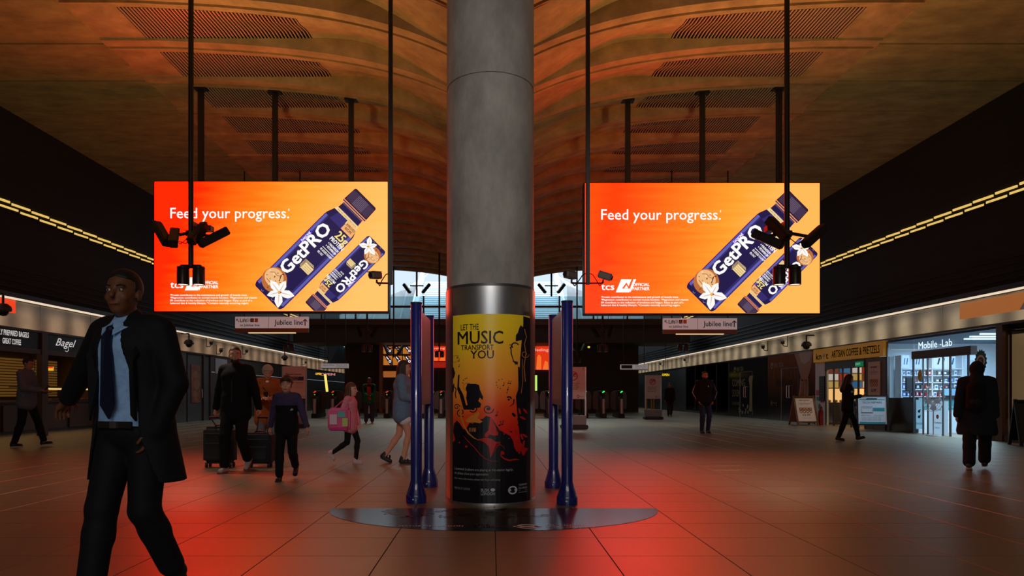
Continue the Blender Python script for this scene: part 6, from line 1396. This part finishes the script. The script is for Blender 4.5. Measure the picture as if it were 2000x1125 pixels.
C_blk = cloth('black', (17, 17, 20)); C_nav = cloth('navy', (22, 25, 38)); C_suit = cloth('suit', (17, 18, 24), .75); C_shirt = cloth('shirt', (150, 192, 246), .7); C_tie = cloth('tie', (22, 26, 52), .5); C_jean = cloth('jeans', (44, 62, 92)); C_orng = cloth('rust', (150, 78, 34)); C_pink = cloth('pink', (206, 128, 146)); C_denim = cloth('denim', (104, 128, 158)); C_wht = cloth('white', (226, 224, 232)); C_purp = cloth('purple', (66, 58, 96)); C_grey = cloth('grey', (92, 98, 112)); C_grn = cloth('green', (20, 110, 72)); C_scarf = cloth('scarf', (170, 62, 34)); C_coat = cloth('coat', (26, 34, 40))
def at(px, py): d = CH*F/(py-VY); return (px-VX)*d/F, d
# 1 ---- suited man close on the left
def suit(c):
    k, W, ps_, up, fw, t, v = c['k'], c['W'], c['ps'], c['up'], c['fw'], c['t'], c['v']
    f = Field(v, .02*k); c['torso'](f, .022, low=-.02); f.cut(lambda X, Y, Z: Z-(c['ps'][2]-.01)*k+0*X+0*Y); f.build('shirt', C_shirt, t)
    f = Field(v, .02*k); g = .030; c['torso'](f, g, low=.0); c['arms'](f, .022, 1.0)
    f.cone(W(ps_+up*.12), W(ps_-up*.33), (.112+g)*k, (.165+g)*k, (.70, 1, 1))
    zb, zt = (ps_[2]-.05)*k, (ps_[2]+.52)*k
    def opening(X, Y, Z):
        wdt = np.where(Z > zb, .140*k-.095*k*np.clip((Z-zb)/(zt-zb), 0, 1)**1.5, .140*k+(zb-Z)*.35)
        return np.maximum(np.abs(X-.0)-wdt, .035*k-Y)
    f.cut(opening); f.cut(lambda X, Y, Z: Z-(ps_[2]-.30)*k+0*X+0*Y)
    f.build('jacket', C_suit, t)
    fy = lambda z: (.118+.030) # chest depth
    def front(xx, z): return W(V3(xx, .13+.012*math.cos(xx*6), ps_[2]+z))
    mb = MB(); P = [(-.016, .485, .142), (.016, .485, .142), (.024, .44, .168), (.042, .10, .178), (.0, .03, .172), (-.042, .10, .178), (-.024, .44, .168)]
    P = [(a, z, y+.06*z) for a, z, y in P]; vs = [W(V3(a, y, ps_[2]+z)) for a, z, y in P]+[W(V3(a, y-.012, ps_[2]+z)) for a, z, y in P]; n = 7
    mb.add(vs, [tuple(range(n)), tuple(range(2*n-1, n-1, -1))]+[(i, (i+1) % n, n+(i+1) % n, n+i) for i in range(n)]); _local(mb, 'tie', C_tie, t)
    mb = MB(); mb.ell(W(V3(0, .160, ps_[2]+.485)), (.024*k, .018*k, .022*k), 10); _local(mb, 'tie_knot', C_tie, t)
    for s in (1, -1):
        mb = MB(); P = [(s*.004, .515, .120), (s*.058, .545, .055), (s*.082, .50, .105), (s*.034, .455, .160)]
        P = [(a, z, y+.05*z) for a, z, y in P]; vs = [W(V3(a, y, ps_[2]+z)) for a, z, y in P]+[W(V3(a, y-.008, ps_[2]+z)) for a, z, y in P]
        mb.add(vs, [(0, 1, 2, 3), (7, 6, 5, 4), (0, 4, 5, 1), (1, 5, 6, 2), (2, 6, 7, 3), (3, 7, 4, 0)]); _local(mb, 'collar', C_shirt, t)
        mb = MB(); P = [(s*.060, .50, .072), (s*.115, .47, .088), (s*.160, .36, .122), (s*.145, .33, .134), (s*.145, .02, .140), (s*.128, .05, .150)]
        P = [(a, z, y+.06*z) for a, z, y in P]; vs = [W(V3(a, y+.010, ps_[2]+z)) for a, z, y in P]+[W(V3(a, y-.006, ps_[2]+z)) for a, z, y in P]; n = 6
        mb.add(vs, [tuple(range(n)), tuple(range(2*n-1, n-1, -1))]+[(i, (i+1) % n, n+(i+1) % n, n+i) for i in range(n)]); _local(mb, 'lapel', C_suit, t)
    mb = MB(); mb.beam(W(V3(-.105, .132, ps_[2]+.0)), W(V3(.105, .132, ps_[2]+.0)), .012*k, .034*k); _local(mb, 'belt', M_shoeb, t); mb = MB(); mb.beam(W(V3(-.02, .142, ps_[2])), W(V3(.02, .142, ps_[2])), .008*k, .036*k); _local(mb, 'belt_buckle', M_steel, t)
    mb = MB(); mb.beam(W(V3(-.205, .06, ps_[2]-.02)), W(V3(-.16, .105, ps_[2]-.02)), .006*k, .012*k); _local(mb, 'pocket_edge', mat('pocket_edge', (.2, .2, .22), .5), t)
figure('man in dark suit, blue shirt and dark tie striding close by on the left', 1.80, -1.95, 3.73, 196, ((.20, 0, 0, .0), (-.18, 0, .04, -.4)), ((.62, -.14, 1.03), (-.185, .05, .90)), S_brn, M_hblk, None, C_suit, (M_shoeb, M_soleb), vox=.008, head_yaw=-14, lean=.06, build_extra=suit, leg_infl=.022, elbow=((.4, -.6, .25), (-1, -.5, 0)), wid=1.04)
# 2 ---- bearded man with two suitcases
mx, my = at(461, 921)
def luggage_man(c):
    k, W, ps_, t = c['k'], c['W'], c['ps'], c['t']
    mb = MB(); mb.tube([W(V3(0, .145, ps_[2]-.02)), W(V3(0, .140, ps_[2]+.42))], .004*k, 6); _local(mb, 'zip', M_steeldark, t)
    f = Field(.007, .008); f.cone(W(c['nb']+V3(-.035, .035, -.0)), W(c['nb']+V3(.035, .035, -.0)), .028*k, .028*k); f.cone(W(c['nb']+V3(0, .05, -.02)), W(c['nb']+V3(0, .075, -.06)), .03*k, .012*k); f.build('shirt_collar', cloth('palegrey', (150, 160, 172)), t)
    f = Field(.008, .01); 
    for s in (1, -1): f.cone(W(c['nb']+V3(s*.065, -.02, .01)), W(c['nb']+V3(s*.05, .07, -.045)), .024*k, .022*k)
    f.cone(W(c['nb']+V3(-.06, -.045, .015)), W(c['nb']+V3(.06, -.045, .015)), .026*k); f.build('jacket_collar', C_blk, t)
figure('bearded man in black jacket and black trousers pulling two suitcases', 1.81, mx, my, 182, ((.16, .01, 0, 0), (-.20, .0, .07, -.7)), ((.33, -.07, .80), (-.32, -.07, .80)), S_pale, M_hbrn, C_blk, C_blk, (M_shoew, M_soler), vox=.008, head_yaw=-22, wid=1.0, infl=.024, top_len=.80, build_extra=luggage_man, grip=(1, 1), elbow=((.5, -.8, 0), (-.5, -.8, 0)), beard=M_hbrn, leg_infl=.02)
M_case = mat('suitcase_fabric', (.012, .012, .014), .7, bump=.3, bscale=300); M_case2 = mat('suitcase_fabric_blue', (.012, .016, .028), .7, bump=.3, bscale=300); M_tube = mat('handle_tube', (.18, .15, .13), .35, .7)
def suitcase(lab, px, pyb, w_, h, dp, hx, hy, hz, m, rounded):
    d = CH*F/(pyb-VY); x = (px-VX)*d/F; d += dp/2; t = thing('suitcase', lab, 'suitcase', (x, d, 0))
    MB().bb(x-w_/2, x+w_/2, d-dp/2, d+dp/2, .06, h, bev=rounded).build('shell', m, t, smooth=True)
    fr = MB(); fr.bb(x-w_/2+.05, x+w_/2-.05, d-dp/2-.035, d-dp/2+.01, .12, h*.62, bev=.015); fr.build('front_pocket', m, t, smooth=True)
    q = MB(); q.tube([(x-w_/2+.05, d-dp/2-.006, h-.10), (x+w_/2-.05, d-dp/2-.006, h-.10)], .006); q.tube([(x-w_/2+.06, d-dp/2-.037, h*.6), (x+w_/2-.06, d-dp/2-.037, h*.6)], .005); q.build('zip', M_steeldark, t)
    for sx in (-1, 1):
        for sy in (-1, 1):
            wx, wy = x+sx*(w_/2-.05), d+sy*(dp/2-.05); f = MB().bb(wx-.015, wx+.015, wy-.02, wy+.02, .045, .075).build('wheel_fork', M_steeldark, t)
            MB().cyl((wx-.014, wy, .028), (wx+.014, wy, .028), .028, n=14).build('wheel', M_soleb, f, smooth=True)
    hb_ = MB(); 
    for s in (-1, 1): hb_.tube([(x+s*.085, d+dp/2-.02, h-.02), (hx+s*.06, hy, hz)], .010)
    hb_.build('pull_tube', M_tube, t); MB().tube([(hx-.075, hy, hz), (hx+.075, hy, hz)], .015).build('grip', M_black, t)
    MB().tube([(x-.08, d, h-.005), (x-.06, d, h+.02), (x+.06, d, h+.02), (x+.08, d, h-.005)], .011).build('carry_handle', M_black, t)
suitcase('tall black suitcase with rounded sides, left of the bearded man', 424, 914, .46, .62, .24, mx-.355, my+.11, .775, M_case, .05)
suitcase('smaller dark suitcase between the bearded man and the boy', 503, 914, .40, .53, .22, mx+.35, my+.11, .775, M_case2, .03)
# 3 ---- boy
bx, by = at(560, 937)
def boyx(c):
    k, W, ps_, up, t = c['k'], c['W'], c['ps'], c['up'], c['t']
    f = Field(.008, .02*k); c['torso'](f, .024, low=.0); c['arms'](f, .0155, .20); f.cut(lambda X, Y, Z: Z-(ps_[2]+.34)*k+0*X+0*Y); f.build('yoke', C_purp, t)
    for s in (1, -1):
        a, el, wr = c['A'][s]; f = Field(.008, .015*k); f.cone(W(a+(el-a)*.03), W(el), .068*k, .058*k); f.cone(W(el), W(wr-(wr-el)*.08), .058*k, .048*k); f.build('sleeve', C_purp, t)
    mb = MB(); mb.tube([W(c['nb']+V3(0, .075, -.02)), W(ps_+V3(0, .145, .36))], .005*k, 6); _local(mb, 'zip', M_blk2, t)
    mb = MB(); T = lambda u, q: W(ps_+V3(-.09-u, .146, .26+q)); mb.poly([(0, 0), (.02, 0), (.035, .035), (.02, .035)], T); mb.poly([(.026, .0), (.04, .0), (.05, .025), (.04, .03)], T); _local(mb, 'chest_mark', mat('mark_pale', (.45, .55, .7), .5), t)
    f = Field(.007, .012); f.cone(W(c['nb']+V3(-.04, .01, .01)), W(c['nb']+V3(.04, .01, .01)), .05*k); f.build('collar', C_purp, t)
figure('boy in purple and black tracksuit walking beside the bearded man', 1.33, bx, by, 176, ((.18, 0, 0, 0), (-.30, 0, .12, -.8)), ((.34, -.18, .78), (-.36, .06, .88)), S_pale, M_hbrn, C_blk, C_blk, (M_shoeb, M_soleb), vox=.008, head_yaw=-4, headk=1.22, hair='fringe', infl=.020, top_len=.84, build_extra=boyx, wid=.98, leg_infl=.02, sleeve=.12)
# 4 ---- woman in the rust coat
def rust(c):
    k, W, ps_, t = c['k'], c['W'], c['ps'], c['t']
    f = Field(.010, .02*k); f.cone(W(ps_+V3(0, .13, .22)), W(ps_+V3(0, .09, .50)), .03*k, .035*k, (.7, 1, 1)); f.build('blouse', C_wht, t)
    mb = MB(); P = [ps_+V3(.13, .08, .50), ps_+V3(.05, .16, .38), ps_+V3(-.06, .17, .20), ps_+V3(-.17, .08, .05)]
    for a, b in zip(P[:-1], P[1:]): mb.beam(W(a), W(b), .035*k, .008*k)
    _local(mb, 'bag_strap', M_shoeb, t)
    mb = MB(); mb.box(W(ps_+V3(.02, .28, .26)), (.075*k, .010*k, .15*k), Matrix.Rotation(-.5, 3, 'X')); _local(mb, 'phone', M_black, t)
d4 = 11.7
figure('grey-haired person in a rust coat with a strap, standing behind the boy', 1.61, (523-VX)*d4/F, d4, 165, ((.03, 0, 0, 0), (-.03, 0, 0, 0)), ((.07, .26, 1.14), (-.09, .26, 1.12)), S_pale, M_hgry, C_orng, cloth('greyjean', (96, 104, 122)), (M_shoeb, M_soleb), vox=.010, head_yaw=-10, head_pitch=-.35, hair='puff', infl=.034, top_len=.72, wid=1.05, build_extra=rust)
# 5 ---- girl in pink
gx, gy = at(684, 906)
def girl(c):
    k, W, ps_, t = c['k'], c['W'], c['ps'], c['t']
    b = MB(); b.box(W(ps_+V3(.26, -.16, .06)), (.15*k, .50*k, .50*k), None, 0, .04); _local(b, 'backpack', mat('bag_pink', (.62, .10, .26), .6), t)
    for (dx, dy, dz, sx, sz, rgb, nm) in ((.34, -.08, .17, .16, .12, (.10, .40, .42), 'teal_patch'), (.34, .0, .0, .12, .18, (.45, .55, .15), 'lime_patch'), (.34, -.26, .06, .16, .22, (.62, .50, .58), 'pale_patch'), (.34, -.16, -.14, .40, .06, (.55, .02, .22), 'magenta_patch')):
        b = MB(); b.box(W(ps_+V3(dx, dy, dz)), (.012*k, sx*k, sz*k)); _local(b, nm, mat('patch_'+nm, rgb, .6), t)
    mb = MB(); 
    mb.tube([W(ps_+V3(.24, -.30, .28)), W(ps_+V3(.20, -.10, .46)), W(ps_+V3(.17, .0, .50))], .014*k); mb.tube([W(ps_+V3(.24, .05, .28)), W(ps_+V3(.20, .02, .42)), W(ps_+V3(.17, .0, .50))], .014*k)
    _local(mb, 'bag_strap', mat('strap_pink', (.5, .05, .2), .6), t)
figure('girl in pink jacket and black leggings carrying a bright pink bag', 1.27, gx, gy, 97, ((-.38, 0, .16, -.9), (.10, 0, 0, 0)), ((.20, -.16, .90), (-.20, .14, .84)), S_pale, M_hlb, C_pink, C_blk, (mat('clog_pink', (.55, .40, .45), .5), mat('clog_sole', (.5, .42, .44), .6)), vox=.008, head_yaw=8, headk=1.2, hair='bob', infl=.026, top_len=.80, build_extra=girl, shoe_r=1.12, leg_infl=.006)
# 6 ---- woman in denim shirt and white shorts
wx, wy = at(779, 905)
def woman6(c):
    k, W, t = c['k'], c['W'], c['t']
    for s in (1, -1):
        an = c['J'][s][2]; mb = MB()
        for q in (.02, .075): mb.tube([W(an+V3(-.045, q, -.05)), W(an+V3(-.02, q, -.008)), W(an+V3(.02, q, -.008)), W(an+V3(.045, q, -.05))], .012*k)
        _local(mb, 'sandal_strap', M_shoeb, t)
figure('woman in loose denim shirt, white shorts and black sandals behind the left blue totem', 1.66, wx+.06, wy, 88, ((.02, .0, 0, 0), (-.30, 0, .05, -.5)), ((.12, .27, 1.08), (-.14, .25, 1.05)), S_pale, M_hbrn, C_denim, C_wht, (M_shoeb, M_soleb), vox=.009, head_yaw=-5, hair='long', infl=.042, top_len=.82, shortlegs=True, build_extra=woman6, wid=.95, shoe_r=.98)
# 7 ---- person with green sleeves near the barriers
def green7(c):
    k, W, ps_, t = c['k'], c['W'], c['ps'], c['t']
    f = Field(.014, .02*k); c['torso'](f, .036, low=.0); f.build('black_vest', C_blk, t); f = Field(.014, .02); f.cone(W(ps_+V3(-.03, .17, -.02)), W(ps_+V3(-.02, .15, .42)), .045*k, .05*k); f.cone(W(ps_+V3(.05, .17, .05)), W(ps_+V3(.03, .15, .42)), .04*k, .05*k); f.cone(W(c['nb']+V3(-.05, .03, 0)), W(c['nb']+V3(.05, .03, 0)), .06*k); f.build('scarf', C_scarf, t)
p7 = at(721, 827)
figure('person in black vest, green sleeves and a long orange scarf by the left barriers', 1.74, *p7, 172, ((.05, 0.03, 0, 0), (-.02, -.03, 0, 0)), ((.06, .28, 1.08), (-.06, .28, 1.06)), S_brn, M_hblk, C_grn, cloth('slate', (52, 56, 72)), (M_soler, None), vox=.012, infl=.03, top_len=.86, build_extra=green7, head_pitch=-.3, leg_infl=.025)
# 8 ---- man standing right
def man8(c):
    k, W, ps_, t = c['k'], c['W'], c['ps'], c['t']
    for s in (1, -1):
        a, el, wr = c['A'][s]; o = V3(s*.066, .01, 0); mb = MB(); P = [a+V3(s*.03, .02, .066), a+(el-a)*.3+o, el+o*1.0, wr+o*.6]
        for p, q in zip(P[:-1], P[1:]): mb.beam(W(p), W(q), .03*k, .012*k)
        _local(mb, 'sleeve_stripe', mat('stripe_white', (.6, .58, .58), .6), t)
    mb = MB(); mb.poly([(0, 0), (.05, .0), (.035, .04), (.0, .03)], lambda u, q: W(ps_+V3(-.02-u, .152, .37+q))); _local(mb, 'chest_mark', mat('stripe_white', (.6, .58, .58), .6), t)
p8 = at(1376, 846)
figure('man in black top with white sleeve stripes and jeans, hands in pockets', 1.77, *p8, 176, ((.03, 0.0, 0, 0), (-.03, -.02, 0, 0)), ((.20, .07, .92), (-.20, .07, .92)), S_tan, M_hblk, C_blk, cloth('jean2', (36, 52, 84)), (M_shoeb, M_soleb), vox=.010, infl=.03, top_len=.88, build_extra=man8, elbow=((1, -.5, 0), (-1, -.5, 0)), beard=M_hblk, wid=1.03)
# 9 ---- far walker right
p9 = at(1308, 813)
figure('far walker in dark brown jacket and grey trousers beside the no-bikes stand', 1.66, *p9, 185, ((.12, 0, 0, 0), (-.12, 0, .02, -.3)), ((.24, .05, .86), (-.24, -.04, .86)), S_tan, M_hblk, cloth('dkbrown', (40, 26, 24)), cloth('greytr', (62, 52, 54)), (M_shoeb, None), vox=.014, infl=.03, top_len=.80, leg_infl=.02)
# 10 ---- woman in black before the coffee shop
def w10(c):
    k, W, t = c['k'], c['W'], c['t']; h = c['A'][1][2]; mb = MB(); mb.box(W(h+V3(-.02, .10, .03)), (.07*k, .01*k, .14*k), Matrix.Rotation(-.5, 3, 'X')); _local(mb, 'phone', M_black, t)
    a, el, wr = c['A'][1]; m = a+(el-a)*.45; mb = MB(); mb.box(W(m+V3(.062, .02, 0)), (.01*k, .07*k, .05*k)); _local(mb, 'sleeve_badge', mat('badge_pale', (.35, .37, .42), .5), t)
p10 = at(1656, 861)
figure('long-haired woman in black walking past the coffee shop with a phone', 1.58, *p10, 100, ((-.26, 0, .0, -.1), (.28, 0, .03, .25)), ((.10, .27, 1.18), (-.24, .24, .92)), S_tan, M_hblk, C_blk, C_blk, (M_shoeb, M_soleb), vox=.010, hair='long', infl=.024, top_len=.84, build_extra=w10, wid=.95, head_pitch=-.25)
# 11 ---- hooded figure with backpack
def w11(c):
    k, W, ps_, up, t = c['k'], c['W'], c['ps'], c['up'], c['t']
    f = Field(.010, .02*k); f.cone(W(ps_+V3(0, 0, .30)), W(ps_+V3(0, -.01, -.30)), .14*k, .19*k, (.68, 1, 1)); f.cut(lambda X, Y, Z: Z-(ps_[2]-.37)*k+0*X+0*Y); f.build('coat_skirt', C_coat, t)
    f = Field(.010, .03*k); f.cone(W(ps_+V3(0, -.215, .10)), W(ps_+V3(0, -.20, .40)), .105*k, .095*k, (.75, 1, 1)); f.build('backpack', C_blk, t)
    f = Field(.010, .02*k); f.cone(W(ps_+V3(-.03, -.31, .16)), W(ps_+V3(.03, -.31, .16)), .05*k, .05*k); f.build('backpack_pocket', cloth('charcoal', (34, 36, 38)), t)
    for s in (1, -1):
        mb = MB(); P = [ps_+V3(s*.10, -.14, .44), ps_+V3(s*.11, .0, .53), ps_+V3(s*.12, .13, .42), ps_+V3(s*.14, .12, .2), ps_+V3(s*.15, -.08, .1)]
        for p, q in zip(P[:-1], P[1:]): mb.beam(W(p), W(q), .05*k, .014*k)
        _local(mb, 'shoulder_strap', C_blk, t)
p11 = at(1908, 917)
figure('hooded person in long dark coat with black backpack walking away at the right', 1.60, *p11, 38, ((.26, 0, .04, .2), (-.28, 0, .02, -.35)), ((.24, .08, .86), (-.26, -.1, .86)), S_tan, C_coat, C_coat, C_blk, (M_shoeb, M_sole), vox=.010, hair='hood', infl=.036, top_len=.80, build_extra=w11, leg_infl=.035, wid=1.05)
# 12 ---- man at the left edge with a phone
def m12(c):
    k, W, t = c['k'], c['W'], c['t']; h = c['A'][1][2]; mb = MB(); mb.box(W(h+V3(-.06, .10, .03)), (.07*k, .01*k, .15*k), Matrix.Rotation(-.6, 3, 'X')); _local(mb, 'phone', M_black, t)
p12 = at(52, 873)
figure('man in grey sweater and dark trousers looking at a phone by the bagel shop', 1.90, *p12, 85, ((-.18, .0, 0, 0), (.28, 0, .01, .1)), ((.13, .30, 1.10), (-.10, .30, 1.08)), S_tan, M_hblk, C_grey, C_blk, (M_shoeb, M_sole), vox=.012, head_pitch=-.4, infl=.026, top_len=.84, build_extra=m12)
# seat of dim things near the bagel shop and heads beyond the barriers
